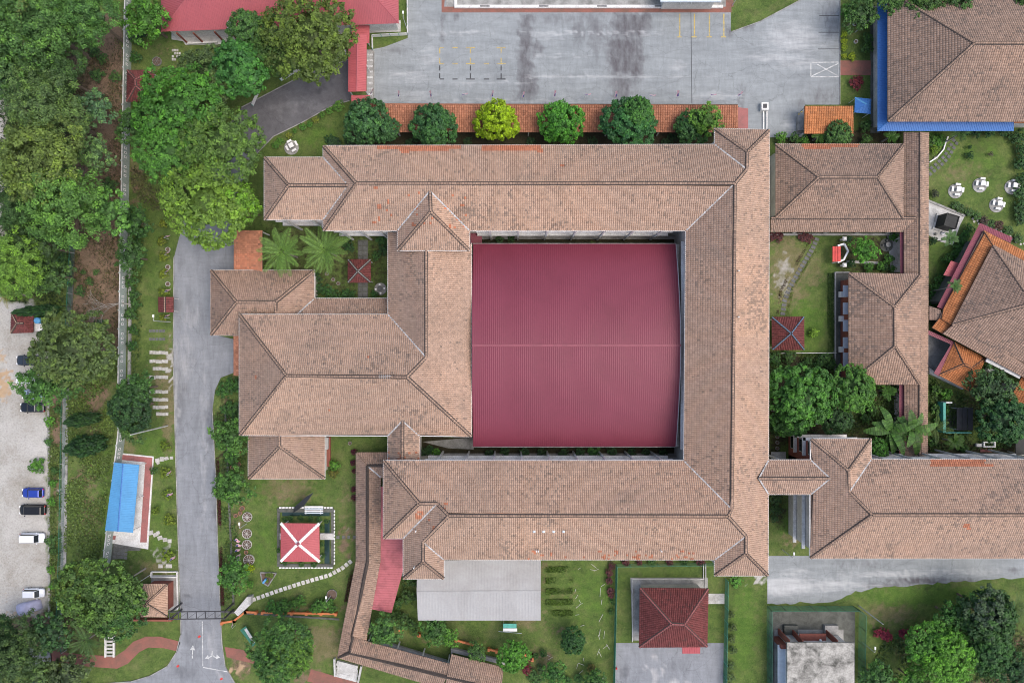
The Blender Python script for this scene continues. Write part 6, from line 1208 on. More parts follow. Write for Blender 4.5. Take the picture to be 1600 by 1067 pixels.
MB().bar(W(204, 340, .15), W(202, 600, .15), .5, .3).build('drain_kerb', 'concrete', None, label='grey drain kerb just inside the boundary wall', cat='kerb')
def fence(label, pts, h, mat, postmat=None, bay=2.6, wire=.16, name='mesh_fence', cat='fence', t_w=.018):
    mid = pts[len(pts) // 2]; t = thing(name, label, cat, W(*mid, 0))
    for a, b_ in zip(pts[:-1], pts[1:]):
        A, B = Vector(W(*a)), Vector(W(*b_)); Ln = (B - A).length; n_ = max(1, round(Ln / bay)); d = (B - A) / n_
        for i in range(n_ + 1): q = A + d * i; MB().tube([q, q + Vector((0, 0, h + .05))], .045, 6).build('post', postmat or mat, t)
        for i in range(n_):
            mb = MB(); p, q = A + d * i, A + d * (i + 1)
            for k in range(int(h / .3) + 1): z = Vector((0, 0, .08 + k * .3)); mb.bar(p + z, q + z, t_w, t_w)
            m_ = int(d.length / wire)
            for k in range(1, m_): r_ = p + d * k / m_; mb.bar(r_ + Vector((0, 0, .05)), r_ + Vector((0, 0, h)), t_w, t_w)
            mb.bar(p + Vector((0, 0, h)), q + Vector((0, 0, h)), .05, .05); mb.build('mesh_panel', mat, t)
fence('green mesh fence left of the red house', [(962, 881), (958, 1075)], 2.0, 'green', 'teal', wire=.09, t_w=.03); fence('green mesh fence above the red house', [(962, 881), (1113, 879)], 1.6, 'green', 'teal', wire=.12)
fence('green mesh fence right of the red house', [(1133, 903), (1130, 1075)], 2.0, 'green', 'teal', wire=.09, t_w=.03)
fence('tall dark green mesh fence around the flat concrete block', [(1198, 1075), (1198, 946), (1333, 946), (1342, 952), (1340, 1075)], 2.6, 'green', 'steel', wire=.12, t_w=.026)
fence('green mesh fence along the drain left of the weeds', [(118, 375), (112, 480), (105, 600), (103, 700), (100, 860), (96, 965), (104, 1015)], 1.5, 'green', 'galv', wire=.16)
fence('low white and teal railing round the red-roofed building corner', [(583, 79), (582.5, 58.5), (637.5, 55.5), (637, -30)], 1.0, 'whiteclean', 'teal', bay=1.6, wire=.14, name='railing', cat='railing', t_w=.05)
fence('short teal railing beside the driveway trees', [(440, 127), (470, 110)], 1.0, 'whiteclean', 'teal', bay=1.6, wire=.14, name='railing', cat='railing', t_w=.05)
fence('thin green fence at the corner left of the driveway', [(396, 166), (404, 148)], 1.0, 'whiteclean', 'teal', bay=1.6, wire=.14, name='railing', cat='railing', t_w=.05)
fence('white picket row below the blue-ridged gazebo', [(1218, 552), (1304, 551)], .7, 'whiteclean', None, 2, .28, 'picket_fence', 'fence', .07)
fence('white picket row above the stepped right block corner', [(1216, 664), (1290, 661)], .7, 'whiteclean', None, 2, .28, 'picket_fence', 'fence', .07)
fence('black lattice railing above the grey shed garden', [(580, 1004), (579, 958)], 1.2, 'steel', None, 1.5, .15, 'railing', 'railing')
# car park edge kerb and drain
MB().bar(W(76, 625, .1), W(77, 965, .1), .35, .24).build('car_park_kerb', 'concrete', None, label='long concrete kerb at the right side of the car park', cat='kerb')
MB().bar(W(103, 595, .04), W(98, 960, .04), 1.0, .1).build('drain_channel', 'concrete', None, label='long concrete drain strip left of the weeds', cat='drain')
MB().bar(W(114, 378, .04), W(106, 560, .04), .9, .1).build('drain_channel', 'concrete_dark', None, label='mossy drain strip between the left wood and bare soil', cat='drain')
MB().bar(W(352, 645, .06), W(365, 945, .06), .35, .16).build('drain_channel', 'concrete_dark', None, label='thin dark drain between the road trees and the lawn', cat='drain')
MB().bar(W(1203, 365, .05), W(1410, 365, .05), .3, .14).build('drain_channel', 'concrete_dark', None, label='narrow dark drain under the office corridor edge', cat='drain')
MB().bar(W(345, 955, .06), W(530, 967, .06), .35, .16).build('drain_channel', 'concrete_dark', None, label='dark drain below the orange railing', cat='drain')
# orange railings
def orange_rail(label, pts, h=.75):
    t = thing('orange_railing', label, 'railing', W(*pts[0], 0)); n_ = 0
    for a, b_ in zip(pts[:-1], pts[1:]):
        A, B = Vector(W(*a)), Vector(W(*b_)); m_ = max(1, round((B - A).length / 2.8)); MB().bar(A + Vector((0, 0, h)), B + Vector((0, 0, h)), .34, .2).build('top_beam', 'orange', t); MB().bar(A + Vector((0, 0, h * .45)), B + Vector((0, 0, h * .45)), .12, .12).build('lower_rail', 'orange', t)
        for i in range(m_ + 1): q = A + (B - A) * i / m_; MB().obox(q.x, q.y - .12, 0, h + .13, .42, .5).build('post', 'orange', t)
orange_rail('orange railing at the entrance gate pillar', [(349, 970), (368, 967), (386, 953), (402, 954)]); orange_rail('long orange railing below the white stepping path', [(412, 954), (526, 956)]); orange_rail('short orange railing below the grey shed garden', [(713, 997), (746, 1006)]); orange_rail('orange railing beside the bright round tree', [(764, 1011), (776, 1014)]); orange_rail('bent orange railing right of the bright round tree', [(818, 1020), (831, 1021), (832, 1027)]); orange_rail('tiny orange rail among bushes right of the ramp corridor', [(626, 980), (630, 981)]); orange_rail('short orange rail end near the grey shed bushes', [(654, 988), (656, 989)])
# slabs
def slabs(label, rects, mat, z=.06, name='paved_row', part='slab', grp=None, cat='paving'):
    """rects: (px, py, length m, width m, angle)"""
    t = thing(name, label, cat, W(rects[0][0], rects[0][1], 0), grp); cache = {}
    for px, py, l, w, r in rects:
        k = (round(l, 2), round(w, 2)); x, y = P2(px, py)
        if k not in cache:
            me = MB().obox(0, 0, 0, z, l, w, 0, 0, .96).mesh(part); me.materials.append(M[mat] if isinstance(mat, str) else mat); cache[k] = me
        o = bpy.data.objects.new(part, cache[k]); COL.objects.link(o); o.parent = t; o.location = (x - t.location.x, y - t.location.y, rnd.uniform(-.012, .008)); o.rotation_euler.z = r + rnd.uniform(-.03, .03)
    return t
def polyline(pts, n_):
    P = [Vector(p) for p in pts]; sg = [(P[i + 1] - P[i]).length for i in range(len(P) - 1)]; T_ = sum(sg); out = []
    for k in range(n_):
        s_ = T_ * k / (n_ - 1); i = 0
        while i < len(sg) - 1 and s_ > sg[i]: s_ -= sg[i]; i += 1
        d = (P[i + 1] - P[i]).normalized(); q = P[i] + d * s_; out.append((q.x, q.y, math.atan2(-d.y, d.x)))
    return out
for i, (y, nsl, x0) in enumerate(((551, 6, 233), (564.5, 6, 233), (576, 5, 238), (589.5, 6, 233), (612, 6, 233), (624.5, 5, 238), (636, 5, 238), (647, 4, 243))):
    slabs('%s pale slab row from the top on the lawn beside the road' % ORD[i], [(x0 + 3 + k * 4.9, y + rnd.uniform(-.6, .6), .52, .6, 0) for k in range(nsl)], 'slab', .05, grp='slab rows beside the road')
for i, (y, nsl) in enumerate(((517, 5), (530, 5))): slabs('%s row of dark slabs on the grass above the pale slab rows' % ORD[i], [(235 + k * 5.2, y, .5, .5, 0) for k in range(nsl)], 'slab_dark', .04, grp='dark slab rows')
slabs('curving path of square white slabs across the pavilion lawn', [(x, y, .62, .72, a) for x, y, a in polyline([(397, 936), (430, 924), (470, 911), (515, 898), (535, 887), (547, 877.5)], 23)], 'slab_white', .07, 'stepping_path', 'slab')
slabs('curving path of dark square stones across the east lawn', [(x, y, .55, .85, a) for x, y, a in polyline([(1276, 374), (1270, 388), (1258, 408), (1245, 430), (1233, 452), (1226, 470), (1223, 490)], 20)], 'slab_dark', .05, 'stepping_path', 'stone')
cv = polyline([(1451, 270), (1466, 258), (1478, 246), (1486, 232), (1492, 222)], 9); slabs('curved double path of grey stones beside the garden table lawn', [(x + dx, y + dy, .55, .6, a) for x, y, a in cv for dx, dy in ((-1.8, -2.5), (2.6, 2.2))], 'slab_dark', .05, 'stepping_path', 'stone')
slabs('line of small stepping stones beside the red maroon eave', [(x + dx, y + dy, .38, .38, a) for x, y, a in polyline([(1520, 342), (1556, 358), (1600, 381)], 12) for dx, dy in ((0, 0), (2, 4.5))], 'slab', .05, 'stepping_path', 'stone')
slabs('small grid of stepping squares in the garden by the red-roofed building', [(270 + i * 3.6, 79 + j * 4.8, .34, .42, 0) for i in range(4) for j in range(4) if (i * 3 + j) % 4 != 1], 'slab', .05, 'stepping_path', 'stone')
slabs('short row of slabs between the red pavilion and ramp corridor', [(528, 839, .6, .6, 0), (537, 839, .6, .6, 0), (545, 839, .5, .6, 0), (554, 839, .6, .6, 0)], 'slab_dark', .05, 'stepping_path', 'slab')
slabs('broken pale slabs on the lawn by the blue shelter step', [(246, 719, .8, .7, .2), (253, 717, .7, .8, .1), (260, 716, .8, .6, .3), (247, 723, .6, .5, .5), (268, 715, .6, .5, 0)], 'slab', .05, 'stepping_path', 'slab')
slabs('broken pale slabs below the blue shelter', [(236, 832, .8, .8, .2), (243, 835, .9, .7, .4), (250, 840, .9, .7, .3), (258, 843, .8, .7, .1), (265, 845, .7, .7, 0), (247, 832, .6, .6, .3)], 'slab', .05, 'stepping_path', 'slab')
slabs('two pale slabs on the lawn above the guardhouse planter', [(251, 884, .8, .7, 0), (264, 884, 1.1, .7, 0)], 'slab', .06, 'stepping_path', 'slab')
slabs('checkered dark tile apron below the blue shelter', [(181 + i * 5.6 - j * .4, 846 + j * 5.8 + i * .6, .55, .55, -.1) for i in range(7) for j in range(5) if not (i > 3 and j > 1)], 'slab_dark', .05, 'tiled_apron', 'slab')
slabs('white paved squares beside the red canopy', [(529 + i * 5, 80 + j * 5.2, .5, .52, 0) for i in range(3) for j in range(3)], 'slab', .05, 'tiled_apron', 'slab')
slabs('grey stone path of the enclosed palm garden', [(567 + dx, 380 + j * 8, .7, .7, 0) for j in range(11) for dx in (-3.6, 3.6)], 'slab_dark', .06, 'stepping_path', 'slab')
# plaza slabs and black cube
MB().bar(W(1449, 313, .1), W(1508, 337.5, .1), .35, .2).build('plaza_kerb', 'concrete', None, label='rough grey kerb along the upper edge of the white plaza', cat='kerb')
kb = thing('black_cube_model', 'black cube model standing on the white plaza', 'monument', W(1474, 348, 0)); q = P2(1471.5, 349.5)
MB().obox(*q, .004, .25, 2.9, 2.9, -.28).build('plinth', 'concrete_light', kb); MB().obox(*q, .25, 2.7, 2.3, 2.3, -.28).build('cube', 'black', kb)
for sx, sy, lx, ly in ((0, 1, 2.3, .12), (0, -1, 2.3, .12), (1, 0, .12, 2.06), (-1, 0, .12, 2.06)): c_, s_ = math.cos(-.28), math.sin(-.28); x, y = sx * 1.09, sy * 1.09; MB().obox(q[0] + x * c_ - y * s_, q[1] + x * s_ + y * c_, 2.703, 2.85, lx, ly, -.28).build('parapet', 'black', kb)
MB().obox(q[0] + .1, q[1] + .1, 2.703, 2.73, 1.4, .5, -.28).build('roof_panel', 'black', kb)
mb = MB(); rp = [(1482, 359), (1486.5, 360.5), (1489.5, 357), (1490, 352.5), (1487, 349)]
for a, b_ in zip(rp[:-1], rp[1:]): mb.bar(W(*a, .3), W(*b_, .3), .28, .6)
mb.build('curved_wall', 'whiteclean', None, label='low curved white wall beside the black cube', cat='wall')
MB().lathe(*P2(1472, 365), [(.3, .004), (.3, .3), (.12, .5), (.1, .9), (.02, .95)], 10).build('white_bollard', 'whiteclean', None, label='white bollard on the plaza below the black cube', cat='bollard'); MB().lathe(*P2(1461, 366), [(.25, .004), (.2, .5), (.03, .6)], 8).build('grey_stone', 'stone', None, label='small grey stone post on the white plaza', cat='stone')
# garden tables
def garden_set(cx_, cy_, where, rot=.1, r=1.3):
    x, y = P2(cx_ - 1.5, cy_ + 2); MB().lathe(x, y, [(r, 0), (r, .07), (r - .08, .09)], 28).build('round_pad', 'concrete', None, label='round concrete pad under the garden table ' + where, cat='paving', group='garden table pads')
    x, y = P2(cx_, cy_); t = thing('garden_table', 'white square garden table ' + where, 'table', (x, y, .09), 'garden tables'); MB().obox(x, y, .78, .86, .82, .82, rot).build('table_top', 'whiteclean', t); MB().obox(x, y, .09, .78, .4, .4, rot).build('pedestal', 'white', t)
    for k, sd in enumerate(('right', 'upper', 'left', 'lower')):
        a = rot + k * math.pi / 2; bx_, by_ = x + .92 * math.cos(a), y + .92 * math.sin(a); b_ = thing('garden_bench', 'white bench on the %s side of the table %s' % (sd, where), 'bench', (bx_, by_, .09), 'garden benches'); MB().obox(bx_, by_, .46, .54, .36, .86, a).build('seat', 'whiteclean', b_)
        for s_ in (-1, 1): MB().obox(bx_ - math.sin(a) * .32 * s_, by_ + math.cos(a) * .32 * s_, .09, .46, .34, .12, a).build('leg', 'white', b_)
for cx_, cy_, wh, rt in ((1494, 297, 'nearest the corridor roof', -.12), (1532, 288, 'second from the corridor on the lawn', -.12), (1582, 291, 'at the far right of the lawn', -.08), (1558, 319, 'lowest on the lawn', -.2), (457, 229, 'alone on the lawn by the driveway', .5)): garden_set(cx_, cy_, wh, rt)
def stone_set(cx_, cy_, where, stool_mat, table_mat, pad_mat, r=1.1):
    x, y = P2(cx_, cy_); MB().lathe(x, y, [(r, 0), (r, .06)], 24).build('round_pad', pad_mat, None, label='round stone pad under the table ' + where, cat='paving'); t = thing('stone_table', 'round stone table ' + where, 'table', (x, y, .06)); MB().lathe(x, y, [(.45, .62), (.47, .66), (.45, .72)], 18).build('table_top', table_mat, t); MB().lathe(x, y, [(.3, .06), (.15, .3), (.2, .62)], 12).build('pedestal', table_mat, t)
    for k, sd in enumerate(('right', 'upper', 'left', 'lower')): a = k * math.pi / 2 + .1; MB().lathe(x + .78 * math.cos(a), y + .78 * math.sin(a), [(.15, .06), (.19, .26), (.17, .46), (.05, .47)], 12).build('stool', stool_mat, None, label='%s stool of the round stone table %s' % (sd, where), cat='stool', group='stools of table ' + where)
stone_set(594.5, 451.5, 'in the palm garden', 'whiteclean', 'slab_dark', 'stone'); stone_set(1385, 383, 'in the walled east garden', 'slab_dark', 'stone', 'concrete_dark', 1.2)
# arch shrine
ar = thing('garden_gate', 'red-roofed white garden gate between two white lanterns', 'gate', W(1312, 398, 0))
for i, x in enumerate((1301, 1305.3, 1309.6)): MB().pbox(x, 385, x + 4.0, 409, 2.0 + .12 * i, 2.12 + .12 * i).build('roof_board', 'redpaint', ar)
mb = MB(); ap = [(1309, 384), (1319, 381), (1325, 392.5), (1318, 406), (1309, 410)]
for a, b_ in zip(ap[:-1], ap[1:]): mb.bar(W(*a, 2.2), W(*b_, 2.2), .28, .25)
mb.build('white_frame', 'whiteclean', ar); posts(ar, [(1309, 385), (1309, 409), (1318, 383), (1318, 405)], 2.1, .09, 'whiteclean')
for y, w_ in ((375, 'upper'), (415.5, 'lower')):
    x_, y_ = P2(1313.5, y); t = thing('stone_lantern', '%s white lantern post beside the red garden gate' % w_, 'lantern', (x_, y_, 0), 'garden lanterns'); MB().obox(x_, y_, 0, 1.2, .3, .3).build('post', 'whiteclean', t); MB().obox(x_, y_, 1.2, 1.5, .5, .5).build('lamp_box', 'white', t); MB().obox(x_, y_, 1.503, 1.75, .75, .75, 0, 0, .5).build('cap', 'whiteclean', t)
# gate gantry
gt = thing('entrance_gate', 'black steel lattice gantry across the road at the guardhouse', 'gate', W(306, 962, 0)); z_ = 4.2
for y in (955.5, 967): MB().bar(W(263, y, z_), W(351, y - 1, z_), .14, .18).build('beam', 'steel', gt); MB().bar(W(263, y, z_ - .6), W(351, y - 1, z_ - .6), .1, .1).build('lower_chord', 'steel', gt)
xs = [265, 279, 293, 307, 321, 336, 350]
for i, x in enumerate(xs):
    MB().bar(W(x, 955.5, z_), W(x, 966.5, z_), .1, .12).build('cross_bar', 'steel', gt)
    if i < 6: MB().bar(W(x, 966, z_), W(xs[i + 1], 956, z_), .06, .06).build('brace', 'steel', gt)
for x in (266, 350):
    for y in (956, 966.5): p = W(x, y, z_); MB().obox(p[0], p[1], 0, z_ - .1, .25, .25).build('pillar', 'steel', gt)
MB().prism([P2(*p, 1) for p in ((366, 956), (386, 932), (393, 931), (392, 944), (372, 962))], 0, 1.1).build('gate_abutment', 'concrete_light', None, label='pale slanted concrete gate wall beside the orange railing', cat='wall')
# sign boards
sg = thing('notice_board', 'dark green framed notice board leaning on the grass by the gate', 'sign', W(385, 992, 0)); mb = MB(); a, b_, c_, d_ = [W(*p, z)  for p, z in (((375, 984), 1.6), ((384, 978), 1.6), ((400, 1004), .7), ((395, 1010), .7))]; mb.add([a, b_, c_, d_] + [(p[0], p[1], p[2] - .12) for p in (a, b_, c_, d_)], [(0, 1, 2, 3), (7, 6, 5, 4), (0, 4, 5, 1), (1, 5, 6, 2), (2, 6, 7, 3), (3, 7, 4, 0)]); mb.build('board', 'green', sg)
a, b_, c_, d_ = [W(*p, z) for p, z in (((381.5, 983), 1.64), ((385, 980.6), 1.64), ((399, 1002.5), .78), ((395.6, 1005.5), .78))]; MB().add([a, b_, c_, d_], [(0, 1, 2, 3)]).build('notice_panel', 'concrete_light', sg)
for p in ((380, 982), (396, 1006)): x_, y_ = P2(*p); MB().obox(x_, y_, 0, .75, .1, .1).build('post', 'steel', sg)
rs = thing('brown_shelter', 'small brown tiled roof stand at the road edge', 'shelter', W(260, 475, 0)); F_ = []; fc((248.5, 464), (248.5, 488), (248.5, 464), (248.5, 488), (258, 488), (258, 464)); fc((271, 464), (271, 488), (271, 464), (271, 488), (258, 488), (258, 464)); roof(rs, F_, 2.2, .25, 'tile_red', ridges=[((258, 464), (258, 488))], ridge_w=.18, tw=.3, tv=.34); posts(rs, [(250, 466), (269, 466), (250, 486), (269, 486)], 2.15, .06)
# white bridge, bench, umbrella
br = thing('foot_bridge', 'white slatted footbridge over the brick path edge', 'bridge', W(171, 1009, 0))
for x in (165, 178): MB().bar(W(x, 993, .35), W(x, 1026, .35), .3, .3).build('beam', 'white', br)
for i in range(6): MB().bar(W(165, 996 + i * 5.6, .3), W(178, 996 + i * 5.6, .3), .34, .12).build('plank', 'concrete_light', br)
wb_ = thing('white_bench', 'white and blue slatted bench beside the pavilion moat', 'bench', W(490, 796, 0))
for i in range(4): MB().bar(W(476, 791.5 + i * 3.2, .5 + .1 * (3 - i)), W(505, 791.5 + i * 3.2, .5 + .1 * (3 - i)), .22, .05).build('slat', 'whiteclean' if i % 2 == 0 else 'skylight', wb_)
for x in (479, 502): p0, p1 = W(x, 791, 0), W(x, 802, 0); MB().box(p0[0] - .05, p1[1], 0, p0[0] + .05, p0[1], .46).build('leg', 'white', wb_)
um = thing('dark_sail', 'folded dark fabric sail on a mast beside the pavilion moat', 'sail', W(470, 790, 0)); a, b_, c_, d_, e_ = [Vector(W(*p, z)) for p, z in (((458, 801), .6), ((461, 791), 2.0), ((478, 776), 2.6), ((490, 769), 2.9), ((475, 790), 1.3))]
MB().add([a, b_, c_, d_, e_] + [v - Vector((0, 0, .1)) for v in (a, b_, c_, d_, e_)], [(0, 4, 3, 2, 1), (5, 6, 7, 8, 9), (0, 5, 9, 4), (4, 9, 8, 3), (3, 8, 7, 2), (2, 7, 6, 1), (1, 6, 5, 0)]).build('cloth', 'sail', um); MB().tube([W(474, 786, 0), W(474, 786, 1.7)], .05, 6).build('mast', 'steel', um)
# pavilion moat
mo = thing('moat', 'square dark moat with planted edges round the red pavilion', 'pond', W(470, 846, 0)); 
for r in ((433, 794, 521, 800), (433, 881, 521, 885), (433, 800.4, 437, 880.6), (517, 800.4, 521, 880.6)): MB().pbox(*r, -.03, .22).build('edge_wall', 'concrete_dark', mo)
for r in ((441, 800, 515, 806), (507, 812, 515, 880)): MB().pbox(*r, 0, .06).build('water', 'water', mo)
for r in ((437, 833, 447, 843), (500, 833, 521.5, 843)): MB().pbox(*r, 0, .3).build('bridge_slab', 'concrete_light', mo)
mb = MB()
for i in range(17): mb.pbox(436 + i * 5, 792, 439.5 + i * 5, 794, 0, .3); mb.pbox(436 + i * 5, 886, 439.5 + i * 5, 888, 0, .3)
for i in range(16): mb.pbox(521.5, 797 + i * 5.4, 523, 800.5 + i * 5.4, 0, .3)
mb.build('white_stones', 'whiteclean', mo, kind='stuff')
row('shrub2', [(445, 812, 4), (455, 810, 5), (470, 810, 5), (485, 810, 5), (498, 811, 5), (503, 824, 4), (503, 850, 4), (504, 868, 4), (446, 880, 4), (470, 881, 5), (490, 881, 5), (510, 815, 4), (436, 860, 4)], 5, .4, (.04, .08, .02), '{} moat-side plant round the red pavilion', 'plants round the pavilion moat')
# ring planters
def ring(px, py, r, label, spokes=0, mat='slab_white', grp='ring planters', h=.3, fill=True):
    x, y = P2(px, py); R = r * S; t = thing('ring_planter', label, 'planter', (x, y, 0), grp); MB().lathe(x, y, [(R, 0), (R, h), (R - .05, h), (R - .06, .12)], 18).build('rim', mat, t)
    if fill: MB().lathe(x, y, [(R - .065, .0), (R - .065, .14)], 14).build('soil', 'deck', t)
    for k in range(spokes): a = k * math.pi * 2 / spokes; MB().bar((x, y, h + .03), (x + math.cos(a) * R * .95, y + math.sin(a) * R * .95, h + .03), .045, .04).build('spoke', mat, t)
for i, (x, y, r) in enumerate(((387, 807, 7.5), (386.5, 833, 7.5), (386.5, 850, 7.5), (389.5, 874, 8.5))): ring(x, y, r, '%s white wheel planter from the top beside the lawn' % ORD[i], 10)
for i, (x, y, r) in enumerate(((376, 785, 3), (379, 793.5, 3.8), (376, 801, 3), (369, 805, 3), (385, 862, 3), (372, 706, 4), (373, 725, 4), (363, 730, 2.6))): ring(x, y, r, '%s terracotta ring pot near the roadside trees' % ORD[i], 0, 'terracotta', 'terracotta ring pots')
for i, (x, y) in enumerate(((263, 390), (263, 417.5), (263, 444))): ring(x, y, 3.6, '%s white ring pot on the lawn edge beside the road' % ORD[i], 0, 'slab', 'white ring pots')
ring(519, 928, 8, 'round grey planted ring near the ramp corridor', 0, 'stone'); ring(1335, 38.5, 3, 'upper white ring in the bed at the yard edge', 0); ring(1336.5, 66, 3, 'lower white ring in the bed at the yard edge', 0); ring(1461, 247.5, 2.6, 'small white ring at the curved path edging', 0); ring(246, 97, 7, 'stone ring in the garden by the red-roofed building', 6, 'stone')
for i, (x, y) in enumerate(((547, 692), (521, 437), (529, 443), (511, 428), (1214, 682), (1214, 691), (1214, 700), (1207, 640))): ring(x, y, 2.8, '%s pale ring pot in the small building gardens' % ORD[i], 0, 'stone', 'pale garden rings')
tri = thing('flower_bed', 'triangular flower bed with blue panel on the pavilion lawn', 'flower bed', W(417, 903, 0)); tp = [(407, 894), (432, 895), (419, 915), (410, 909)]
for a, b_ in zip(tp, tp[1:] + tp[:1]): MB().bar(W(*a, .12), W(*b_, .12), .18, .24).build('edge', 'stone', tri)
MB().prism([P2(*p) for p in tp], 0, .1).build('soil', 'deck', tri); MB().obox(*P2(415, 906), .1, .7, .9, .35, .9).build('blue_panel', 'skyblue', tri)
row('shrub', [(424, 899, 4), (418, 898, 3.5), (417, 907, 3)], 4, .35, (.09, .13, .02), '{} plant inside the triangular flower bed', 'flower bed plants')
mb = MB(); wl = [(1452, 254), (1464, 246), (1474, 234), (1477, 224), (1481, 214)]
for a, b_ in zip(wl[:-1], wl[1:]): mb.bar(W(*a, .15), W(*b_, .15), .2, .3)
mb.build('white_edging', 'whiteclean', None, label='curved white edging beside the grey stone path', cat='kerb')
# east lawn hedges along the stone path: low clipped rows
cover('low_hedge', 'dark red low hedge row left of the east lawn stone path', 'hedge', [[(1263, 378), (1266, 380), (1243, 418), (1222, 455), (1217, 490), (1213, 490), (1218, 452), (1240, 414)]], 1500, .1, (.05, .03, .02), 51); cover('low_hedge', 'bright green low hedge row right of the east lawn stone path', 'hedge', [[(1283, 376), (1286, 378), (1262, 415), (1240, 452), (1231, 494), (1227, 494), (1235, 452), (1257, 415)]], 1800, .1, (.075, .12, .02), 52)
cover('low_hedge', 'dark red clipped hedge along the right kerb of the road', 'hedge', [[(337, 690), (342, 690), (351, 945), (346, 945)]], 2600, .1, (.055, .016, .018), 53); cover('low_hedge', 'clipped hedge edge left of the ramp corridor lower bend', 'hedge', [[(548, 885), (556, 885), (544, 940), (538, 940)]], 900, .1, (.06, .03, .02), 54)
cover('vegetable_beds', 'planted vegetable rows beside the grey shed', 'vegetables', [[(853, 885 + k * 17), (895, 884 + k * 17), (895, 893 + k * 17), (853, 894 + k * 17)] for k in range(5)], 3500, .12, (.065, .115, .02), 55)
# enclosed hutch, panel, bench at right
hu = thing('animal_pen', 'teal-walled pen with dark panel roof right of the corridor', 'pen', W(1495, 655, 0)); MB().pbox(1474, 629, 1478, 676, 0, 1.9).build('side_wall', 'teal', hu); MB().pbox(1478.5, 628, 1488, 630, 0, 1.9).build('end_rail', 'whiteclean', hu); MB().pbox(1478.5, 675, 1518, 677, 0, 1.0).build('low_rail', 'teal', hu)
for i in range(3): MB().pbox(1495 + i * 8.6, 637, 1503 + i * 8.6, 672, 2.1 - .04 * i, 2.16 - .04 * i).build('roof_panel', 'sail', hu)
posts(hu, [(1496, 638), (1519, 638), (1496, 671), (1519, 671)], 2.0, .06, 'galv'); MB().pbox(1478.5, 631, 1494, 674, 0, .05).build('floor', 'concrete_dark', hu)
wbn = thing('white_trough', 'white planter trough on a brick pad below the dark round tree', 'planter', W(1547, 694, 0)); MB().pbox(1532, 700, 1550, 706, 0, .08).build('pad', 'paving_pink', wbn)
for r in ((1537, 690, 1556, 691.6), (1537, 697, 1556, 698.6), (1537, 691.8, 1539, 696.8), (1554, 691.8, 1556, 696.8)): MB().pbox(*r, 0, .6).build('side', 'whiteclean', wbn)
MB().pbox(1526, 693, 1534, 698, 0, .5).build('side_block', 'white', wbn); MB().obox(*P2(1543, 578), 0, .9, 1.1, .6, -.45).build('water_box', 'whiteclean', None, label='white box unit beside the angled hall gutter', cat='box')
st_ = thing('market_booth', 'small green and white booth below the grey shed', 'booth', W(797, 981, 0)); MB().pbox(786, 974, 807, 981, 1.9, 2.0).build('green_roof', 'teal', st_); MB().pbox(786, 981.4, 808, 986, 1.8, 1.9).build('white_roof', 'whiteclean', st_); posts(st_, [(787, 975), (806, 975), (787, 985), (806, 985)], 1.85, .05); mb = MB(); mb.bar(W(779, 986, .6), W(815, 989, .6), .06, .06); mb.build('rail', 'skylight', st_)
# sticks on the lawn
stk = [(905, 888, .5, 30), (928, 884, 1.2, -40), (932, 890, .9, 25), (926, 890, .9, -10), (942, 914, .8, 35), (938, 925, 1.6, 85), (940, 940, 1.0, 80), (901, 932, .8, 60), (908, 943, .6, 20), (903, 947, .9, 40), (906, 939, .7, -60), (939, 965, 1.6, 62), (898, 979, 1.0, 28), (910, 977, .7, 15), (937, 988, 1.2, 80), (944, 991, 1.4, 85), (936, 995, .9, -70), (950, 1010, 1.1, -55), (935, 1018, 1.2, 70), (938, 1022, 1.0, -65), (946, 1010, 1.0, 40), (908, 1037, 1.1, -20), (902, 1040, .9, 75), (907, 1050, 1.1, 40), (943, 1057, .9, 5), (940, 1060, .8, 10), (902, 960, .7, 10), (912, 1030, .6, -80), (860, 1028, .9, 30), (857, 1024, .6, -20), (899, 922, .6, 70)]
ONES = ORD + ['twenty-' + w for w in ORD[:9]] + ['thirtieth', 'thirty-first']
for i, (x, y, l, a) in enumerate(sorted(stk, key=lambda q: q[1])):
    p, q = Vector(W(x, y, .05)), Vector((math.cos(math.radians(a)) * l / 2, math.sin(math.radians(a)) * l / 2, 0)); MB().tube([p - q, p + q], .034, 5).build('white_stick', 'slab_white', None, label='%s thin white stick from the top on the grass left of the mesh fence' % ONES[i], cat='stick', group='white sticks on the lawn')
# lamp posts and poles
def lamp(label, base, z, mat='galv', head=True, r=.07):
    x, y = P2(*base); t = thing('lamp_post', label, 'lamp post', (x, y, 0)); MB().tube([(x, y, 0), (x, y, z)], [r, r * .7], 8).build('pole', mat, t)
    if head:
        MB().tube([(x, y, z - .1), (x, y + .1, z + .15), (x, y + .7, z + .22)], .04, 6).build('arm', mat, t); MB().obox(x, y + .85, z + .14, z + .28, .26, .46).build('lamp_head', 'whiteclean', t)
for a in (('lamp post at the grass corner of the yard', (1336, 51), 5.0), ('lamp post inside the white and teal railing', (637, 49), 5.0), ('lamp post at the service road bend', (1222, 858), 5.0), ('tall pole on the lower right lawn', (1342, 946), 8.0, 'galv', False, .1), ('tall white utility pole on the left lawn', (262, 665), 12.0, 'concrete_light', False, .13), ('lamp post on the lawn by the brown roof stand', (266, 503), 5.6), ('lamp post above the guardhouse planter', (236, 897), 4.5), ('lamp post in the roadside drain bed', (385, 818), 3.0), ('lamp post behind the grass corner by the top building', (1144, 9), 4.5), ('thin post at the flat block fence', (1348, 1003), 4.0), ('thin lamp post near the concrete garden planter', (517, 930), 3.0)): lamp(*a)
hp = thing('barrier_frame', 'white barrier frame with dark box at the yard corner', 'barrier', W(1196, 185, 0)); MB().pbox(1190, 160, 1201, 172, 0, 1.0).build('box', 'white', hp); MB().pbox(1192.5, 162.5, 1198.5, 169, 1.003, 1.05).build('box_lid', 'steel', hp)
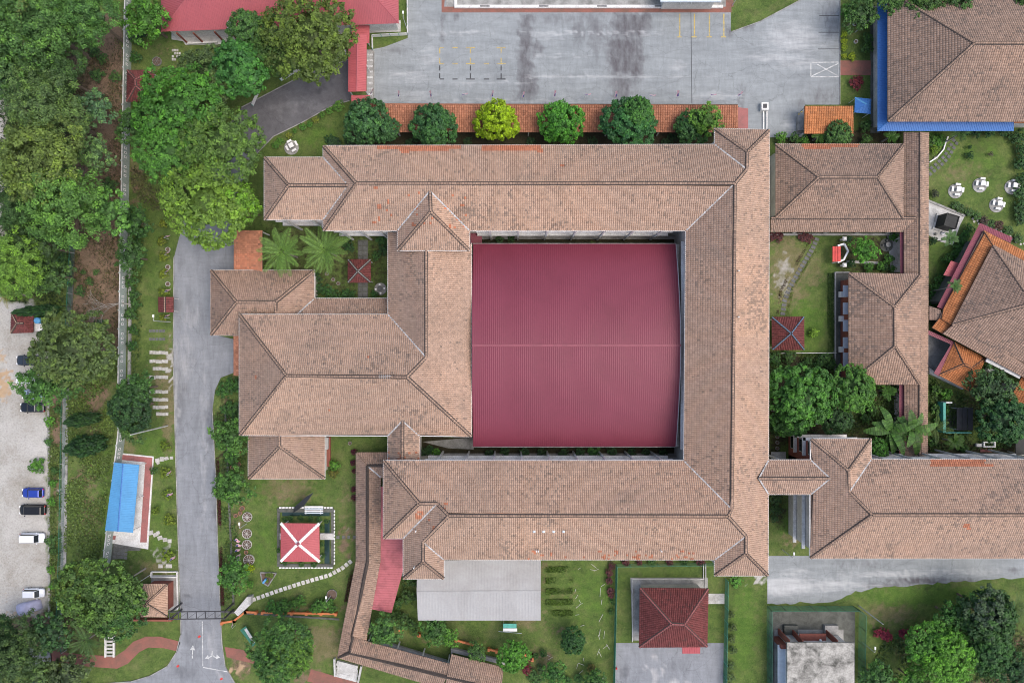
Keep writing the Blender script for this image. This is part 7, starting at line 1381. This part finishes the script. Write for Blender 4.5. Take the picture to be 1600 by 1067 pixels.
for x in (1192, 1197.5): MB().pbox(x, 173, x + 1.8, 203, 0, .25).build('rail', 'white', hp)
# flags
def flag(label, px, py, rot, z=2.2, s=1.0, grp='striped flags'):
    x, y = P2(px, py); t = thing('flag', label, 'flag', (x, y, 0), grp); MB().tube([(x, y, 0), (x, y, z)], .025, 6).build('pole', 'whiteclean', t); mb = MB(); Lx, Hh_, d = 1.05 * s, .62 * s, Vector((math.cos(rot), math.sin(rot), 0)); sd_ = Vector((-d.y, d.x, 0)); n_ = 7
    for k in range(14):
        for i in range(n_):
            f = lambda u, v: Vector((x, y, z)) + d * (u * Lx) + sd_ * (.5 * Hh_ * (v * 1.0) + .05 * math.sin(u * 7)) + Vector((0, 0, -v * Hh_ * .72 - .10 * u))
            u0, u1, v0, v1 = i / n_, (i + 1) / n_, k / 14, (k + 1) / 14; blue = i < 3 and k < 8; c_ = 2 if blue else (0 if k % 2 == 0 else 1)
            if blue and i == 1 and 3 <= k <= 4: c_ = 3
            mb.add([f(u0, v0), f(u1, v0), f(u1, v1), f(u0, v1)], [(0, 1, 2, 3)], c_)
    mb.build('cloth', ['redflag', 'whiteflag', 'blueflag', 'yellowflag'], t)
for i, (x, y, r) in enumerate(((584, 154, 1.2), (627, 157, 1.6), (677, 157, 1.8), (724, 156, .3), (771, 157, 1.5), (818, 159, 1.4), (867, 157, 1.5), (913, 156, .2), (961, 158, 1.5), (1012, 157, .1), (1056, 157, 1.5), (1106, 156, .15), (1149, 157, .8))): flag('%s striped flag from the left on the yard side of the terracotta walkway' % ORD[i], x, y, r)
for i, (x, y) in enumerate(((264, 374), (265, 400), (265, 429), (265, 457), (265, 497), (268, 740), (268, 772), (273, 871))): flag('%s striped flag from the top along the left road kerb' % ORD[i], x, y, .3 + .2 * (i % 3), 1.8)
for i, (x, y) in enumerate(((371, 840), (373, 849), (372, 858), (374, 868), (376, 874), (368, 976))): flag('%s striped flag from the top beside the wheel planters and gate' % ORD[i], x, y, -.6 + .4 * i, 1.5, .9)
# red hydrant
MB().lathe(*P2(962, 1041), [(.16, 0), (.16, .7), (.22, .72), (.1, .95)], 10).build('hydrant', 'redpaint', None, label='red hydrant against the green mesh fence of the pad', cat='hydrant')

# ------------------------------------------------------------------ cars
def car(label, px, py, heading, col, L_=4.3, Wd=1.72, Ht=1.5, kind='hatch', rot=0.0, paint_rough=.25, roofcol=None):
    """cab-and-body car pointing along +x before turning; heading 1 = right, -1 = left"""
    x, y = P2(px, py, .8); t = thing('parked_car', label, 'car', (0, 0, 0), 'cars in the left car park'); pm = plain('car_paint', col, paint_rough, .05, 1, .2 if max(col) < .6 else 0, 0, .6); h = L_ / 2; w = Wd / 2
    hood = {'hatch': .27, 'sedan': .27, 'mpv': .17, 'van': .2, 'suv': .27}[kind]; tail = {'hatch': .03, 'sedan': .17, 'mpv': .02, 'van': .02, 'suv': .03}[kind]; belt = {'hatch': .86, 'sedan': .88, 'mpv': .98, 'van': .95, 'suv': 1.0}[kind]
    stt = [(-h, .80, .52, belt - .22), (-h + .12, .93, .30, belt - .05), (-h + .45, 1.0, .22, belt), (-.2, 1.0, .2, belt), (h - hood * L_, 1.0, .2, belt - .01), (h - .5, .98, .22, belt - .13), (h - .15, .90, .28, belt - .22), (h, .72, .45, belt - .36)]
    mb = MB(); V = []
    for sx, sw, zb, zt in stt:
        ww = w * sw; V += [(sx, -ww * .86, zb), (sx, -ww, zb + .14), (sx, -ww, (zb + zt) / 2 + .08), (sx, -ww * .93, zt - .04), (sx, -ww * .72, zt), (sx, 0, zt + .035), (sx, ww * .72, zt), (sx, ww * .93, zt - .04), (sx, ww, (zb + zt) / 2 + .08), (sx, ww, zb + .14), (sx, ww * .86, zb)]
    m_ = 11; Fc = [(i * m_ + k, (i + 1) * m_ + k, (i + 1) * m_ + (k + 1) % m_, i * m_ + (k + 1) % m_) for i in range(len(stt) - 1) for k in range(m_)] + [tuple(range(m_)), tuple(range((len(stt) - 1) * m_ + m_ - 1, (len(stt) - 1) * m_ - 1, -1))]
    b_ = mb.add(V, Fc).build('body', pm, t, smooth=True)
    # cabin: lower ring at the belt, upper ring at the roof
    x0, x1 = -h + tail * L_, h - hood * L_; rk0, rk1 = (.28 if kind != 'sedan' else .5), (.62 if kind not in ('mpv', 'van') else .5); r0, r1 = x0 + rk0, x1 - rk1; zr = Ht; wl, wu = w * .92, w * .74; zb = belt - .02
    low = [(x0 + .06, -wl * .94), (x0 + .06, wl * .94), (x1, wl * .9), (x1, -wl * .9)]; upp = [(r0, -wu), (r0, wu), (r1, wu), (r1, -wu)]; cb = MB(); Vl = [(a, c_, zb) for a, c_ in low] + [(a, c_, zr - .07) for a, c_ in upp]; cb.add(Vl, [(0, 1, 5, 4), (1, 2, 6, 5), (2, 3, 7, 6), (3, 0, 4, 7)])
    rin = [(r0 + .12, -wu + .1), (r0 + .12, wu - .1), (r1 - .12, wu - .1), (r1 - .12, -wu + .1)]; cb.add([(a, c_, zr - .07) for a, c_ in upp] + [(a, c_, zr) for a, c_ in rin], [(0, 1, 5, 4), (1, 2, 6, 5), (2, 3, 7, 6), (3, 0, 4, 7), (4, 5, 6, 7)]); cb.build('cabin', pm if roofcol is None else plain('roof_paint', roofcol, .3, .05), t)
    def pane(q, name, ins, lift=.012):
        q = [Vector(p) for p in q]; c_ = sum(q, Vector()) / 4; n_ = (q[1] - q[0]).cross(q[3] - q[0]).normalized(); qq = [c_ + (p - c_) * ins + n_ * lift for p in q]
        MB().add(qq + [p - n_ * .03 for p in qq], [(0, 1, 2, 3), (7, 6, 5, 4), (0, 4, 5, 1), (1, 5, 6, 2), (2, 6, 7, 3), (3, 7, 4, 0)]).build(name, 'glass', t)
    V8 = Vl; pane([V8[2], V8[3], V8[7], V8[6]], 'windscreen', .93); pane([V8[0], V8[1], V8[5], V8[4]], 'rear_window', .86); pane([V8[1], V8[2], V8[6], V8[5]], 'side_window', .9); pane([V8[3], V8[0], V8[4], V8[7]], 'side_window', .9)
    for sx in (-h + .82, h - .85):
        for sy in (-1, 1):
            wm = MB(); n_ = 16; yy0, yy1 = sy * (w - .2), sy * (w + .005); vs_ = [(sx + .31 * math.cos(2 * math.pi * k / n_), yy, .31 + .31 * math.sin(2 * math.pi * k / n_)) for yy in (yy0, yy1) for k in range(n_)]; wm.add(vs_, [(k, (k + 1) % n_, n_ + (k + 1) % n_, n_ + k) for k in range(n_)] + [tuple(range(n_)), tuple(range(2 * n_ - 1, n_ - 1, -1))]); wh = wm.build('wheel', 'rubber', t)
            rm_ = MB(); vs_ = [(sx + .2 * math.cos(2 * math.pi * k / n_), sy * (w + .012), .31 + .2 * math.sin(2 * math.pi * k / n_)) for k in range(n_)]; rm_.add(vs_, [tuple(range(n_))]); rm_.build('rim', 'rim', wh)
    for sy in (-1, 1):
        MB().obox(h - .13, sy * w * .62, belt - .36, belt - .22, .26, .36, -sy * .35).build('headlight', 'lamp_clear', t); MB().obox(-h + .09, sy * w * .72, belt - .26, belt - .08, .14, .3, sy * .25).build('tail_light', 'lamp_red', t); MB().obox(x1 - .35, sy * (w + .1), belt - .02, belt + .13, .12, .2).build('mirror', pm, t)
    t.location = (x, y, 0.004); t.rotation_euler.z = (0 if heading > 0 else math.pi) + rot; return t
car('dark pickup-like car under the olive tree, topmost in the car park', 46, 563, -1, (.03, .04, .055), 4.7, 1.8, 1.75, 'suv'); car('white car half hidden by the leafy tree', 43, 592.5, -1, (.8, .8, .8), 4.4, 1.75, 1.6, 'van'); car('pale silver-blue car showing its bonnet under the tree', 51, 616.5, -1, (.30, .38, .48), 4.0, 1.7, 1.45, 'sedan'); car('black sedan below the tree-covered cars', 50, 636.5, -1, (.012, .015, .022), 4.4, 1.74, 1.45, 'sedan')
car('bright blue hatchback parked above the black car', 50.5, 770, -1, (.02, .05, .32), 3.9, 1.7, 1.5, 'hatch'); car('large black car directly below the blue hatchback', 50.5, 796.5, -1, (.012, .012, .013), 4.7, 1.82, 1.6, 'mpv'); car('silver white van with dark windscreen below the black car', 50, 840.5, 1, (.72, .76, .82), 4.3, 1.72, 1.65, 'van'); car('small white hatchback, lowest uncovered car in the lot', 52.5, 926.5, 1, (.68, .72, .78), 3.7, 1.6, 1.6, 'van'); car('dark blue car in trees at the bottom edge', 58, 1058, 1, (.02, .05, .14), 4.2, 1.7, 1.5, 'hatch', 1.5)
# covered car
cc = MB(); xx, yy = P2(42, 950, .8); st2 = [(-2.2, .75, .35), (-1.9, .92, .8), (-1.2, .98, 1.25), (-.6, .95, 1.5), (.5, .95, 1.5), (1.1, .95, 1.15), (1.8, .9, .85), (2.2, .7, .4)]; V = []
for sx, w_, zt in st2: V += [(sx, -w_ - .06, .02), (sx, -w_, zt * .65), (sx, -w_ * .6, zt), (sx, 0, zt + .04), (sx, w_ * .6, zt), (sx, w_, zt * .65), (sx, w_ + .06, .02)]
cc.add(V, [(i * 7 + k, (i + 1) * 7 + k, (i + 1) * 7 + k + 1, i * 7 + k + 1) for i in range(7) for k in range(6)] + [tuple(range(7)), tuple(range(55, 48, -1))]); M['cover'] = plain('lilac_cover', (.42, .42, .56), .7, .15, 1.5, 0, .4)
o = cc.build('covered_car', 'cover', None, label='car under a pale lilac cover at the car park bottom', cat='car', smooth=True, at=(0, 0, 0)); o.location = (xx, yy, .004); o.rotation_euler.z = .25
for o in bpy.context.scene.objects:
    if o.name.startswith('terrain'): pass
